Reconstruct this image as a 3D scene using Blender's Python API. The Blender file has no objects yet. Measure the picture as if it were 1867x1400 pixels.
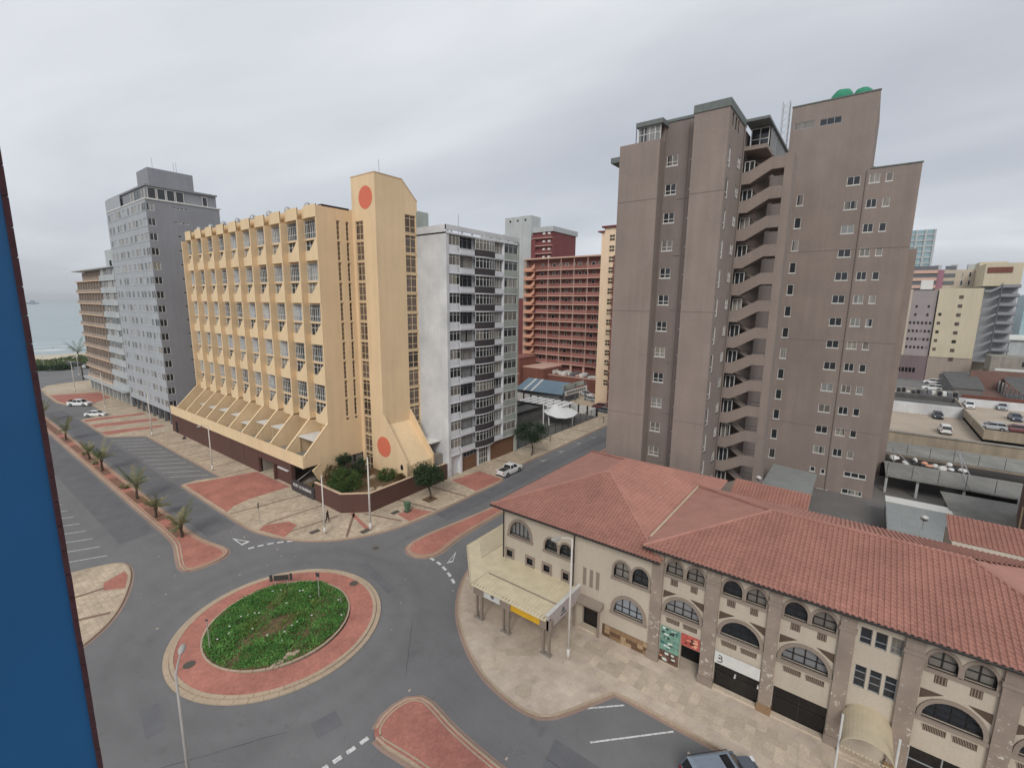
import bpy, math, random
from mathutils import Vector, Matrix
random.seed(7)
scene = bpy.context.scene
COL = scene.collection

# ------------------------------------------------------------------ camera
H = 28.0
FPX = 845.06
CR = ((0.60564, -0.79567, 0.01081), (-0.13019, -0.11249, -0.98509), (0.78502, 0.59520, -0.17171))
cam_d = bpy.data.cameras.new('camera'); cam = bpy.data.objects.new('camera', cam_d); COL.objects.link(cam)
r, d, fw = (Vector(v).normalized() for v in CR)
cam.matrix_world = Matrix(((r.x, -d.x, -fw.x, 0), (r.y, -d.y, -fw.y, 0), (r.z, -d.z, -fw.z, H), (0, 0, 0, 1)))
cam_d.sensor_fit = 'HORIZONTAL'; cam_d.sensor_width = 36.0
cam_d.lens = FPX / 1867 * 36.0
cam_d.clip_start = 0.05; cam_d.clip_end = 60000
scene.camera = cam

def ray(x, y):
    return r * ((x - 933.5) / FPX) + d * ((y - 700) / FPX) + fw
def gp(x, y, z=0.0):
    v = ray(x, y); t = (z - H) / v.z
    return (v.x * t, v.y * t)

# ------------------------------------------------------------------ sky and sun
SUN_EL, SUN_AZ = math.radians(38), math.radians(206)      # azimuth measured from +X towards +Y
world = bpy.data.worlds.new('World'); scene.world = world; world.use_nodes = True
nt = world.node_tree; nt.nodes.clear()
out = nt.nodes.new('ShaderNodeOutputWorld')
sky = nt.nodes.new('ShaderNodeTexSky'); sky.sky_type = 'NISHITA'; sky.sun_disc = False
sky.sun_elevation = SUN_EL; sky.sun_rotation = math.pi / 2 - SUN_AZ
bg1 = nt.nodes.new('ShaderNodeBackground'); bg1.inputs['Strength'].default_value = 0.10
nt.links.new(sky.outputs[0], bg1.inputs[0])
tc = nt.nodes.new('ShaderNodeTexCoord')
sep = nt.nodes.new('ShaderNodeSeparateXYZ'); nt.links.new(tc.outputs['Generated'], sep.inputs[0])
def wmath(op, a, b=None):
    n = nt.nodes.new('ShaderNodeMath'); n.operation = op
    for i, v in enumerate((a, b)):
        if v is None: continue
        if isinstance(v, (int, float)): n.inputs[i].default_value = v
        else: nt.links.new(v, n.inputs[i])
    return n.outputs[0]
zz = wmath('ADD', wmath('MAXIMUM', sep.outputs[2], 0.0), 0.16)
comb = nt.nodes.new('ShaderNodeCombineXYZ')
nt.links.new(wmath('DIVIDE', sep.outputs[0], zz), comb.inputs[0]); nt.links.new(wmath('DIVIDE', sep.outputs[1], zz), comb.inputs[1])
mp = nt.nodes.new('ShaderNodeMapping'); mp.inputs['Scale'].default_value = (0.55, 0.32, 1); mp.inputs['Rotation'].default_value = (0, 0, 0.5)
mp.inputs['Location'].default_value = (3.1, 1.7, 0)
nt.links.new(comb.outputs[0], mp.inputs[0])
nz = nt.nodes.new('ShaderNodeTexNoise'); nz.inputs['Scale'].default_value = 1.0; nz.inputs['Detail'].default_value = 7; nz.inputs['Roughness'].default_value = 0.52
nz.inputs['Distortion'].default_value = 0.35
nt.links.new(mp.outputs[0], nz.inputs['Vector'])
rp = nt.nodes.new('ShaderNodeValToRGB'); e = rp.color_ramp.elements
e[0].position = 0.34; e[0].color = (0.455, 0.48, 0.525, 1)
e[1].position = 0.67; e[1].color = (0.745, 0.765, 0.79, 1)
m_ = rp.color_ramp.elements.new(0.5); m_.color = (0.555, 0.58, 0.625, 1)
nt.links.new(nz.outputs[0], rp.inputs[0])
bg2 = nt.nodes.new('ShaderNodeBackground'); bg2.inputs['Strength'].default_value = 1.0
nt.links.new(rp.outputs[0], bg2.inputs[0])
mixs = nt.nodes.new('ShaderNodeMixShader'); mixs.inputs[0].default_value = 0.94
nt.links.new(bg1.outputs[0], mixs.inputs[1]); nt.links.new(bg2.outputs[0], mixs.inputs[2])
nt.links.new(mixs.outputs[0], out.inputs[0])

sun_d = bpy.data.lights.new('sun', 'SUN'); sun = bpy.data.objects.new('sun', sun_d); COL.objects.link(sun)
sun_d.energy = 1.5; sun_d.angle = math.radians(24); sun_d.color = (1.0, 0.965, 0.91)
sv = Vector((math.cos(SUN_AZ) * math.cos(SUN_EL), math.sin(SUN_AZ) * math.cos(SUN_EL), math.sin(SUN_EL)))
sun.rotation_euler = sv.to_track_quat('Z', 'Y').to_euler()
sun.location = (-60, 40, 120)
vs = scene.view_settings; vs.view_transform = 'Standard'; vs.look = 'None'; vs.exposure = 0.2; vs.gamma = 1.0; vs.use_curve_mapping = False
scene.cycles.max_bounces = 6; scene.cycles.diffuse_bounces = 3; scene.cycles.glossy_bounces = 3
scene.cycles.transparent_max_bounces = 8; scene.cycles.volume_bounces = 0

# ------------------------------------------------------------------ materials
MATS = {}
def srgb(r, g, b):
    f = lambda c: (c / 255) / 12.92 if c <= 10 else ((c / 255 + 0.055) / 1.055) ** 2.4
    return (f(r), f(g), f(b))
class NB:
    def __init__(s, name):
        s.m = bpy.data.materials.new(name); s.m.use_nodes = True; s.t = s.m.node_tree
        s.b = s.t.nodes['Principled BSDF']; MATS[name] = s.m
        s.pos = s.t.nodes.new('ShaderNodeNewGeometry').outputs['Position']
    def n(s, kind, **k):
        x = s.t.nodes.new('ShaderNode' + kind)
        for a, v in k.items(): setattr(x, a, v)
        return x
    def set(s, sock, v):
        if v is None: return
        if hasattr(v, 'is_output') or isinstance(v, bpy.types.NodeSocket): s.t.links.new(v, sock)
        elif isinstance(v, tuple) and len(v) == 3 and sock.type == 'RGBA': sock.default_value = (*v, 1)
        else: sock.default_value = v
    def math(s, op, a, b=0.0, c=None, clamp=False):
        x = s.n('Math', operation=op, use_clamp=clamp); s.set(x.inputs[0], a); s.set(x.inputs[1], b)
        if c is not None: s.set(x.inputs[2], c)
        return x.outputs[0]
    def map(s, vec=None, scale=(1, 1, 1), rot=(0, 0, 0), loc=(0, 0, 0)):
        x = s.n('Mapping'); s.set(x.inputs[0], vec or s.pos); x.inputs['Scale'].default_value = scale
        x.inputs['Rotation'].default_value = rot; x.inputs['Location'].default_value = loc
        return x.outputs[0]
    def noise(s, scale, vec=None, detail=4, rough=.55, dist=0.0):
        x = s.n('TexNoise'); s.set(x.inputs['Vector'], vec or s.pos); x.inputs['Scale'].default_value = scale
        x.inputs['Detail'].default_value = detail; x.inputs['Roughness'].default_value = rough; x.inputs['Distortion'].default_value = dist
        return x.outputs[0]
    def ramp(s, v, *stops):
        x = s.n('ValToRGB'); s.set(x.inputs[0], v); e = x.color_ramp.elements
        while len(e) < len(stops): e.new(.5)
        for k, (p, c) in zip(e, stops):
            k.position = p; k.color = (c, c, c, 1) if isinstance(c, (int, float)) else (*c, 1)
        return x.outputs[0]
    def mix(s, fac, a, b, mode='MIX'):
        x = s.n('MixRGB', blend_type=mode); s.set(x.inputs[0], fac); s.set(x.inputs[1], a); s.set(x.inputs[2], b)
        return x.outputs[0]
    def bump(s, h, strength=.3, dist=.02):
        x = s.n('Bump'); x.inputs['Strength'].default_value = strength; x.inputs['Distance'].default_value = dist
        s.set(x.inputs['Height'], h); s.t.links.new(x.outputs[0], s.b.inputs['Normal'])
    def done(s, col, rough=.8, spec=.3, metal=0.0):
        s.set(s.b.inputs['Base Color'], col); s.set(s.b.inputs['Roughness'], rough)
        s.b.inputs['Specular IOR Level'].default_value = spec; s.b.inputs['Metallic'].default_value = metal
        return s.m

def plaster(name, col, var=.12, streak=.05, grain=.08, rough=.88, bump=.25):
    q = NB(name)
    v = q.ramp(q.noise(.22, detail=6, rough=.6), (.3, 1 - var), (.7, 1 + var * .35))
    st = q.ramp(q.noise(1.0, q.map(scale=(1.1, 1.1, .07)), detail=5, rough=.65), (.36, 1 - streak), (.62, 1.03))
    gr = q.ramp(q.noise(9, detail=3), (.3, 1 - grain), (.7, 1 + grain * .5))
    c = q.mix(1, q.mix(1, q.mix(1, col, v, 'MULTIPLY'), st, 'MULTIPLY'), gr, 'MULTIPLY')
    q.bump(q.noise(14, detail=4), bump, .01)
    return q.done(c, rough)
def flat(name, col, rough=.6, var=.08, scale=2.0, spec=.35, metal=0.0):
    q = NB(name)
    v = q.ramp(q.noise(scale, detail=5), (.3, 1 - var), (.7, 1 + var * .5))
    return q.done(q.mix(1, col, v, 'MULTIPLY'), rough, spec, metal)
def rnd_tint(q, col, amt):
    oi = q.n('ObjectInfo')
    return q.mix(1, col, q.ramp(oi.outputs['Random'], (0, 1 - amt), (1, 1 + amt * .6)), 'MULTIPLY')

def glass(name, dark=(.026, .029, .034), curtain=(.38, .36, .33), share=.5, cut=.0):
    """window pane: opaque, its dark colour standing for the unlit room, with curtains painted on some"""
    q = NB(name)
    oi = q.n('ObjectInfo'); rnd = oi.outputs['Random']
    tcn = q.n('TexCoord'); ob = tcn.outputs['Object']
    sp = q.n('SeparateXYZ'); q.set(sp.inputs[0], ob)
    shift = q.math('MULTIPLY', rnd, 37.0)
    v = q.n('CombineXYZ'); q.set(v.inputs[0], q.math('ADD', q.math('MULTIPLY', sp.outputs[0], 9.0), shift)); q.set(v.inputs[2], q.math('MULTIPLY', sp.outputs[2], .5)); q.set(v.inputs[1], shift)
    folds = q.ramp(q.noise(1.0, v.outputs[0], detail=3), (.25, .45), (.75, 1.1))  # light and dark of the curtain folds put into the colour
    w = q.n('CombineXYZ'); q.set(w.inputs[0], q.math('ADD', q.math('MULTIPLY', sp.outputs[0], .9), shift)); q.set(w.inputs[1], shift)
    half = q.ramp(q.noise(1.0, w.outputs[0], detail=1), (.5 - share * .22 - .012, 0.0), (.5 - share * .22 + .012, 1.0)) if share < 1 else 1.0
    inv = q.math('SUBTRACT', 1.0, half) if share < .5 else half
    cc = q.mix(1, curtain, folds, 'MULTIPLY')
    cc = q.mix(1, cc, q.ramp(q.math('FRACT', q.math('MULTIPLY', rnd, 91.7)), (0, (.55, .52, .5)), (.5, (1, .97, .9)), (1, (.85, .92, 1.0))), 'MULTIPLY')
    on = q.math('LESS_THAN', q.math('FRACT', q.math('MULTIPLY', rnd, 13.3)), share)
    fac = q.math('MULTIPLY', on, half)
    col = q.mix(fac, dark, cc)
    q.done(col, .09, .6)
    return q.m

# ------------------------------------------------------------------ mesh helpers
class MB:
    def __init__(s): s.v = []; s.f = []; s.m = []
    def add(s, vs, fs, mi=0):
        o = len(s.v); s.v += [tuple(p) for p in vs]
        for f in fs: s.f.append(tuple(i + o for i in f)); s.m.append(mi)
    def box(s, x0, x1, y0, y1, z0, z1, mi=0):
        if x0 > x1: x0, x1 = x1, x0
        if y0 > y1: y0, y1 = y1, y0
        s.add([(x0, y0, z0), (x1, y0, z0), (x1, y1, z0), (x0, y1, z0), (x0, y0, z1), (x1, y0, z1), (x1, y1, z1), (x0, y1, z1)],
              [(0, 3, 2, 1), (4, 5, 6, 7), (0, 1, 5, 4), (1, 2, 6, 5), (2, 3, 7, 6), (3, 0, 4, 7)], mi)
        return s
    def quad(s, a, b, c, d_, mi=0): s.add([a, b, c, d_], [(0, 1, 2, 3)], mi); return s
    def prism(s, poly, lo, hi, ax='z', mi=0):
        """poly: 2-D points; extruded along ax from lo to hi. ax z: (x,y); x: (y,z); y: (x,z)"""
        n = len(poly)
        a = sum(poly[i][0] * poly[(i + 1) % n][1] - poly[(i + 1) % n][0] * poly[i][1] for i in range(n))
        if a < 0: poly = poly[::-1]
        P = {'z': lambda p, t: (p[0], p[1], t), 'x': lambda p, t: (t, p[0], p[1]), 'y': lambda p, t: (p[0], t, p[1])}[ax]
        vs = [P(p, lo) for p in poly] + [P(p, hi) for p in poly]
        fs = [tuple(range(n))[::-1], tuple(range(n, 2 * n))] + [(i, (i + 1) % n, (i + 1) % n + n, i + n) for i in range(n)]
        if ax == 'y': fs = [f[::-1] for f in fs]
        s.add(vs, fs, mi); return s
    def tube(s, p, q, r0, r1=None, n=8, mi=0, caps=True):
        r1 = r0 if r1 is None else r1
        p, q = Vector(p), Vector(q); w = (q - p)
        if w.length < 1e-6: return s
        w.normalize(); u = w.orthogonal().normalized(); v = w.cross(u)
        vs = []
        for c, rr in ((p, r0), (q, r1)):
            for i in range(n):
                a = 2 * math.pi * i / n; vs.append(c + (u * math.cos(a) + v * math.sin(a)) * rr)
        fs = [(i, (i + 1) % n, (i + 1) % n + n, i + n) for i in range(n)]
        if caps: fs += [tuple(range(n))[::-1], tuple(range(n, 2 * n))]
        s.add(vs, fs, mi); return s
    def path(s, pts, rr, n=6, mi=0):
        for i in range(len(pts) - 1):
            a = rr if isinstance(rr, (int, float)) else rr[i]; b = rr if isinstance(rr, (int, float)) else rr[i + 1]
            s.tube(pts[i], pts[i + 1], a, b, n, mi)
        return s
    def loft(s, rings, mi=0, caps=True):
        n = len(rings[0]); vs = [p for R_ in rings for p in R_]
        fs = []
        for k in range(len(rings) - 1):
            for i in range(n):
                fs.append((k * n + i, k * n + (i + 1) % n, (k + 1) * n + (i + 1) % n, (k + 1) * n + i))
        if caps: fs += [tuple(range(n))[::-1], tuple((len(rings) - 1) * n + i for i in range(n))]
        s.add(vs, fs, mi); return s
    def mesh(s, name, mats, origin=(0, 0, 0), smooth=False):
        me = bpy.data.meshes.new(name)
        ox, oy, oz = origin
        me.from_pydata([(a - ox, b - oy, c - oz) for a, b, c in s.v], [], s.f)
        if not isinstance(mats, (list, tuple)): mats = [mats]
        for m in mats: me.materials.append(MATS[m] if isinstance(m, str) else m)
        me.polygons.foreach_set('material_index', s.m)
        if smooth: me.polygons.foreach_set('use_smooth', [True] * len(s.f))
        me.update(); return me

WL = {}      # world location of unrotated parents
def link(name, data, parent=None, loc=(0, 0, 0), rz=0.0, **props):
    o = bpy.data.objects.new(name, data); COL.objects.link(o)
    if parent is not None:
        o.parent = parent
        pl = WL.get(parent.name, (0, 0, 0))
        o.location = (loc[0] - pl[0], loc[1] - pl[1], loc[2] - pl[2])
    else: o.location = loc
    if rz: o.rotation_euler = (0, 0, rz)
    WL[o.name] = tuple(loc)
    for k, v in props.items():
        if v is not None: o[k] = v
    return o
def thing(name, label, category, loc=(0, 0, 0), group=None):
    return link(name, None, None, loc, label=label, category=category, group=group)
def part(name, mb, mats, parent=None, smooth=False, kind=None, loc=None, **props):
    """mesh given in world coordinates, placed under parent"""
    lo = loc or (WL[parent.name] if parent is not None else (0, 0, 0))
    return link(name, mb.mesh(name, mats, lo, smooth), parent, lo, kind=kind, **props)
def struct(name, mb, mats, smooth=False, **props):
    return link(name, mb.mesh(name, mats, (0, 0, 0), smooth), None, (0, 0, 0), kind='structure', **props)
def copy_tree(o, loc=None, rz=None, parent=None, label=None, group=None):
    c = o.copy(); COL.objects.link(c); c.parent = parent
    if loc is not None: c.location = loc
    if rz is not None: c.rotation_euler = (0, 0, rz)
    if label: c['label'] = label
    if group: c['group'] = group
    for ch in o.children: copy_tree(ch, parent=c)
    return c

# ---- facades: plane 'x' looks towards -X at X=k (horizontal coordinate Y), plane 'y' looks towards -Y at Y=k (coordinate X)
def fpt(pl, k, u, dep, z): return (k + dep, u, z) if pl == 'x' else (u, k + dep, z)
def holed_wall(mb, pl, k, u0, u1, z0, z1, rects, depth=.25, mi=0, mr=None):
    mr = mi if mr is None else mr
    us = sorted({u0, u1, *[a for q in rects for a in (q[0], q[1])]}); zs = sorted({z0, z1, *[a for q in rects for a in (q[2], q[3])]})
    us = [u for u in us if u0 - 1e-6 <= u <= u1 + 1e-6]; zs = [z for z in zs if z0 - 1e-6 <= z <= z1 + 1e-6]
    def Q(a, b, c, d_, m):
        if pl == 'x': mb.quad(a, d_, c, b, m)
        else: mb.quad(a, b, c, d_, m)
    for j in range(len(zs) - 1):
        zc = (zs[j] + zs[j + 1]) / 2; run = None
        row = [q for q in rects if q[2] < zc < q[3]]
        for i in range(len(us)):
            solid = False
            if i < len(us) - 1:
                uc = (us[i] + us[i + 1]) / 2
                solid = not any(q[0] < uc < q[1] for q in row)
            if solid and run is None: run = us[i]
            if not solid and run is not None:
                a, b = run, us[i]
                Q(fpt(pl, k, a, 0, zs[j]), fpt(pl, k, b, 0, zs[j]), fpt(pl, k, b, 0, zs[j + 1]), fpt(pl, k, a, 0, zs[j + 1]), mi); run = None
    for (a, b, c, e_) in rects:
        A, B = fpt(pl, k, a, 0, c), fpt(pl, k, b, 0, c); C, D = fpt(pl, k, b, 0, e_), fpt(pl, k, a, 0, e_)
        A2, B2, C2, D2 = (fpt(pl, k, a, depth, c), fpt(pl, k, b, depth, c), fpt(pl, k, b, depth, e_), fpt(pl, k, a, depth, e_))
        for q in ((A, A2, B2, B), (B, B2, C2, C), (C, C2, D2, D), (D, D2, A2, A)): mb.quad(*q, mr)
WIN = {}
def win_mesh(w, h, nx=2, hs=(), ft=.06, mats=('glass', 'frame_white'), sill=.0, proud=.05, sill_mat=1):
    """window in local axes: x along the wall (centred), y outwards, z up from 0"""
    key = (round(w, 3), round(h, 3), nx, tuple(hs), ft, mats, sill, proud)
    if key in WIN: return WIN[key]
    mb = MB()
    mb.quad((-w / 2, 0, 0), (-w / 2, 0, h), (w / 2, 0, h), (w / 2, 0, 0), 0)
    if ft:
        for i in range(nx + 1):
            c = -w / 2 + w * i / nx; a = c - ft / 2; b = c + ft / 2
            if i == 0: a, b = -w / 2, -w / 2 + ft
            if i == nx: a, b = w / 2 - ft, w / 2
            mb.box(a, b, .004, proud, 0, h, 1)
        for t in (0, *hs, 1):
            z = h * t; a, b = z - ft / 2, z + ft / 2
            if t == 0: a, b = 0, ft
            if t == 1: a, b = h - ft, h
            mb.box(-w / 2 + ft, w / 2 - ft, .006, proud - .004, a, b, 1)
    if sill: mb.box(-w / 2 - .08, w / 2 + .08, 0, sill, -.1, .0, sill_mat if len(mats) > sill_mat else 1)
    WIN[key] = mb.mesh('window', mats); return WIN[key]
def put_window(pl, k, u0, u1, z0, z1, parent, depth=.15, name='window', **kw):
    me = win_mesh(u1 - u0, z1 - z0, **kw)
    return link(name, me, parent, fpt(pl, k, (u0 + u1) / 2, depth, z0), math.pi / 2 if pl == 'x' else math.pi)
# ================================================================== materials for the ground
def mk_ground_mats():
    q = NB('asphalt')
    big = q.ramp(q.noise(.09, detail=5, rough=.6), (.32, .90), (.68, 1.06))
    mid = q.ramp(q.noise(.7, q.map(scale=(1, .45, 1)), detail=6, rough=.65), (.3, .92), (.7, 1.05))
    fine = q.ramp(q.noise(22, detail=3, rough=.8), (.3, .78), (.72, 1.18))
    vor = q.n('TexVoronoi', feature='DISTANCE_TO_EDGE'); nn_ = q.n('TexNoise'); q.set(nn_.inputs['Vector'], q.pos); nn_.inputs['Scale'].default_value = .35; nn_.inputs['Detail'].default_value = 6; q.set(vor.inputs['Vector'], q.mix(.35, q.map(scale=(.12, .12, .12)), nn_.outputs['Color']))
    crack = q.ramp(vor.outputs['Distance'], (.0, .62), (.006, 1.0))
    oil = q.ramp(q.noise(.33, q.map(loc=(13, 5, 0)), detail=3), (.66, 1.0), (.8, .74))
    c = q.mix(1, srgb(124, 123, 123), big, 'MULTIPLY')
    for x in (mid, fine, oil): c = q.mix(1, c, x, 'MULTIPLY')
    c = q.mix(.6, c, q.mix(1, c, crack, 'MULTIPLY'))
    rel = q.n('VectorMath', operation='DISTANCE'); q.set(rel.inputs[0], q.map(scale=(1, 1, 0))); rel.inputs[1].default_value = (17.0, 38.05, 0)
    tracks = q.ramp(q.math('DIVIDE', rel.outputs['Value'], 20.0), (.44, 1.0), (.5, .92), (.545, .99), (.6, .91), (.68, 1.0))
    c = q.mix(1, c, tracks, 'MULTIPLY')
    q.bump(q.noise(40, detail=2), .35, .01); q.done(c, .85, .25)
    q = NB('asphalt_patch')
    mid = q.ramp(q.noise(.5, detail=6, rough=.65), (.3, .84), (.7, 1.1)); fine = q.ramp(q.noise(22, detail=3, rough=.8), (.3, .8), (.72, 1.15))
    q.bump(q.noise(40, detail=2), .35, .01); q.done(q.mix(1, q.mix(1, srgb(112, 112, 114), mid, 'MULTIPLY'), fine, 'MULTIPLY'), .85, .25)
    q = NB('city_ground'); q.done(q.mix(1, srgb(128, 122, 115), q.ramp(q.noise(.05, detail=7), (.3, .65), (.7, 1.2)), 'MULTIPLY'), .9)
    for nm, col, sx, sy, mort in (('paver', srgb(200, 182, 158), .42, .42, .012), ('paver_red', srgb(190, 128, 113), .21, .105, .006)):
        q = NB(nm)
        br = q.n('TexBrick'); q.set(br.inputs['Vector'], q.pos); br.offset = .5 if nm != 'paver' else 0.0
        br.inputs['Scale'].default_value = 1.0; br.inputs['Brick Width'].default_value = sx; br.inputs['Row Height'].default_value = sy
        br.inputs['Mortar Size'].default_value = mort; br.inputs['Mortar Smooth'].default_value = .2; br.inputs['Bias'].default_value = 0
        br.inputs['Color1'].default_value = (*[v * (.86 if nm == 'paver' else .9) for v in col], 1); br.inputs['Color2'].default_value = (*[v * 1.1 for v in col], 1)
        br.inputs['Mortar'].default_value = (*[v * .62 for v in col], 1)
        st = q.ramp(q.noise(.35, detail=7, rough=.65), (.3, .76), (.65, 1.08)); st2 = q.ramp(q.noise(2.6, detail=5, rough=.7), (.3, .86), (.7, 1.08))
        c = q.mix(1, q.mix(1, br.outputs['Color'], st, 'MULTIPLY'), st2, 'MULTIPLY')
        q.bump(q.math('SUBTRACT', 1.0, br.outputs['Fac']), .4, .008); q.done(c, .85, .25)
    q = NB('slab'); st = q.ramp(q.noise(.5, detail=7, rough=.65), (.3, .84), (.65, 1.05)); gr = q.ramp(q.noise(7, detail=4), (.3, .85), (.7, 1.08))
    q.done(rnd_tint(q, q.mix(1, q.mix(1, srgb(205, 189, 168), st, 'MULTIPLY'), gr, 'MULTIPLY'), .17), .88, .25); q.bump(q.noise(20), .25, .01)
    q = NB('worn_pavement')
    v = q.ramp(q.noise(.45, detail=8, rough=.68), (.28, srgb(170, 155, 141)), (.46, srgb(197, 181, 164)), (.7, srgb(213, 198, 180)))
    br = q.n('TexBrick'); q.set(br.inputs['Vector'], q.map(rot=(0, 0, .3))); br.offset = .5; br.inputs['Scale'].default_value = 1; br.inputs['Brick Width'].default_value = .6; br.inputs['Row Height'].default_value = .6
    br.inputs['Mortar Size'].default_value = .012; br.inputs['Color1'].default_value = (.88, .88, .88, 1); br.inputs['Color2'].default_value = (1.06, 1.06, 1.06, 1); br.inputs['Mortar'].default_value = (.72, .7, .68, 1)
    q.done(q.mix(.55, v, q.mix(1, v, br.outputs['Color'], 'MULTIPLY')), .9, .2); q.bump(q.noise(16), .3, .01)
    plaster('kerb_concrete', srgb(190, 170, 146), .15, .05, .14)
    plaster('kerb_dark', srgb(166, 142, 128), .15, .05, .14)
    plaster('brick_band', srgb(138, 112, 98), .15, .0, .15)
    q = NB('road_paint'); w = q.ramp(q.noise(5, detail=6, rough=.7), (.38, .35), (.52, 1.0)); q.done(q.mix(w, srgb(140, 140, 140), srgb(222, 222, 218)), .7)
    q = NB('soil'); q.done(q.ramp(q.noise(2.2, detail=8, rough=.7), (.3, srgb(84, 66, 48)), (.7, srgb(134, 110, 84))), .95); q.bump(q.noise(9, detail=5), .8, .05)
    q = NB('median_soil'); q.done(q.ramp(q.noise(1.2, detail=8, rough=.7), (.3, srgb(112, 80, 66)), (.7, srgb(150, 112, 94))), .95); q.bump(q.noise(9, detail=5), .6, .04)
    flat('iron', srgb(92, 86, 78), .7, .2, 12)
    q = NB('sand'); q.done(q.ramp(q.noise(.08, detail=6), (.3, srgb(184, 172, 150)), (.7, srgb(205, 194, 172))), .95)
    q = NB('sea')
    sp = q.n('SeparateXYZ'); q.set(sp.inputs[0], q.pos)
    nn = q.noise(.012, q.map(scale=(1, 3, 1)), detail=6)
    base = q.ramp(nn, (.3, srgb(128, 147, 152)), (.7, srgb(150, 167, 170)))
    wob = q.math('MULTIPLY', q.noise(.02, detail=4), 46.0)
    yy = q.math('SUBTRACT', q.math('ADD', sp.outputs[1], wob), 362.0)
    foam = q.math('MULTIPLY', q.ramp(q.math('FRACT', q.math('DIVIDE', yy, 34.0)), (.0, 1.0), (.16, .9), (.3, 0.0), (1, 0.0)), q.ramp(q.math('DIVIDE', yy, 130.0, clamp=True), (0, 1.0), (1, 0.0)))
    foam = q.math('MULTIPLY', foam, q.ramp(q.noise(.09, detail=5), (.35, .2), (.55, 1.0)))
    q.done(q.mix(foam, base, srgb(226, 228, 226)), .28, .35); q.bump(q.noise(.12, q.map(scale=(.5, 1.6, 1)), detail=6), .35, 1.2)
mk_ground_mats()

def rng(mb, poly, z, mi=0):      # flat polygon
    mb.add([(x, y, z) for x, y in poly], [tuple(range(len(poly)))], mi); return mb
def arc(cx, cy, rad, a0, a1, n): return [(cx + rad * math.cos(math.radians(a0 + (a1 - a0) * i / n)), cy + rad * math.sin(math.radians(a0 + (a1 - a0) * i / n))) for i in range(n + 1)]
def smooth_poly(pts, closed=False, it=2):
    for _ in range(it):
        o = [] if closed else [pts[0]]
        n = len(pts)
        for i in range(n if closed else n - 1):
            a, b = pts[i], pts[(i + 1) % n]
            if math.dist(a, b) > 12:
                da = 2.0 / math.dist(a, b); o += [(a[0] + (b[0] - a[0]) * da, a[1] + (b[1] - a[1]) * da), (b[0] - (b[0] - a[0]) * da, b[1] - (b[1] - a[1]) * da)]
            else: o += [(a[0] * .75 + b[0] * .25, a[1] * .75 + b[1] * .25), (a[0] * .25 + b[0] * .75, a[1] * .25 + b[1] * .75)]
        if not closed: o.append(pts[-1])
        pts = o
    return pts
def resample(pts, step):
    out_, acc = [pts[0]], 0.0
    for a, b in zip(pts, pts[1:]):
        L = math.dist(a, b); t = step - acc
        while t <= L: out_.append((a[0] + (b[0] - a[0]) * t / L, a[1] + (b[1] - a[1]) * t / L)); t += step
        acc = (acc + L) % step
    return out_
def offset(pts, dist_):
    o = []
    for i, p in enumerate(pts):
        a = pts[max(i - 1, 0)]; b = pts[min(i + 1, len(pts) - 1)]
        dx, dy = b[0] - a[0], b[1] - a[1]; L = math.hypot(dx, dy) or 1
        o.append((p[0] - dy / L * dist_, p[1] + dx / L * dist_))
    return o
PZ = .13
def kerb(pts, parent, w=.16, near=62.0, z=PZ, mat='kerb_concrete', gutter=.26, side=1):
    """kerb stones a metre long along pts (the road lies on the right of the path when side=1); the far ones joined"""
    p = resample(pts, 1.0); a, b = offset(p, .0), offset(p, w * side); gq = offset(p, -gutter * side)
    far = MB(); gut = MB()
    for i in range(len(p) - 1):
        mid = ((p[i][0] + p[i + 1][0]) / 2, (p[i][1] + p[i + 1][1]) / 2)
        e = .012
        def L(u, v, t): return (u[0] + (v[0] - u[0]) * t, u[1] + (v[1] - u[1]) * t)
        dz = random.uniform(-.006, .006)
        poly = [L(a[i], a[i + 1], e), L(a[i], a[i + 1], 1 - e), L(b[i], b[i + 1], 1 - e), L(b[i], b[i + 1], e)]
        if math.hypot(*mid) < near and gx_view(mid): part('kerb_stone', MB().prism(poly, -.02, z + .012 + dz), mat, parent)
        else: far.prism(poly, -.02, z + .012)
        gut.add([(*gq[i], .008), (*gq[i + 1], .008), (*a[i + 1], .008), (*a[i], .008)], [(0, 1, 2, 3)])
    if far.f: part('kerb_run', far, mat, parent, kind='stuff')
    part('gutter', gut, 'kerb_dark', parent)
def gx_view(p):
    v = Vector((p[0], p[1], -H)); x = v.dot(r) / max(v.dot(fw), .1); y = v.dot(d) / max(v.dot(fw), .1)
    return v.dot(fw) > 1 and -1.2 < x < 1.15 and y < .87

# ------------------------------------------------------------------ ground, sea, beach
struct('ground', rng(MB(), [(-6000, -9000), (11000, -9000), (11000, 292), (-6000, 292)], -.03), 'city_ground')
struct('road', rng(MB(), [(-60, -70), (250, -70), (250, 214), (60, 214), (60, 262), (-60, 262)], 0.0), 'asphalt')
b_ = MB(); nx_ = 60
ys = [286, 300, 318, 335, 350, 372]
zsb = [.0, .4, .2, -1.2, -2.2, -3.4]
for i in range(nx_):
    x0, x1 = -300 + i * 20, -280 + i * 20
    for j in range(5): b_.quad((x0, ys[j], zsb[j]), (x1, ys[j], zsb[j]), (x1, ys[j + 1], zsb[j + 1]), (x0, ys[j + 1], zsb[j + 1]))
struct('beach', b_, 'sand', True)
struct('sea', rng(MB(), [(-6000, 340), (11000, 340), (11000, 11000), (-6000, 11000)], -2.2), 'sea')

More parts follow.
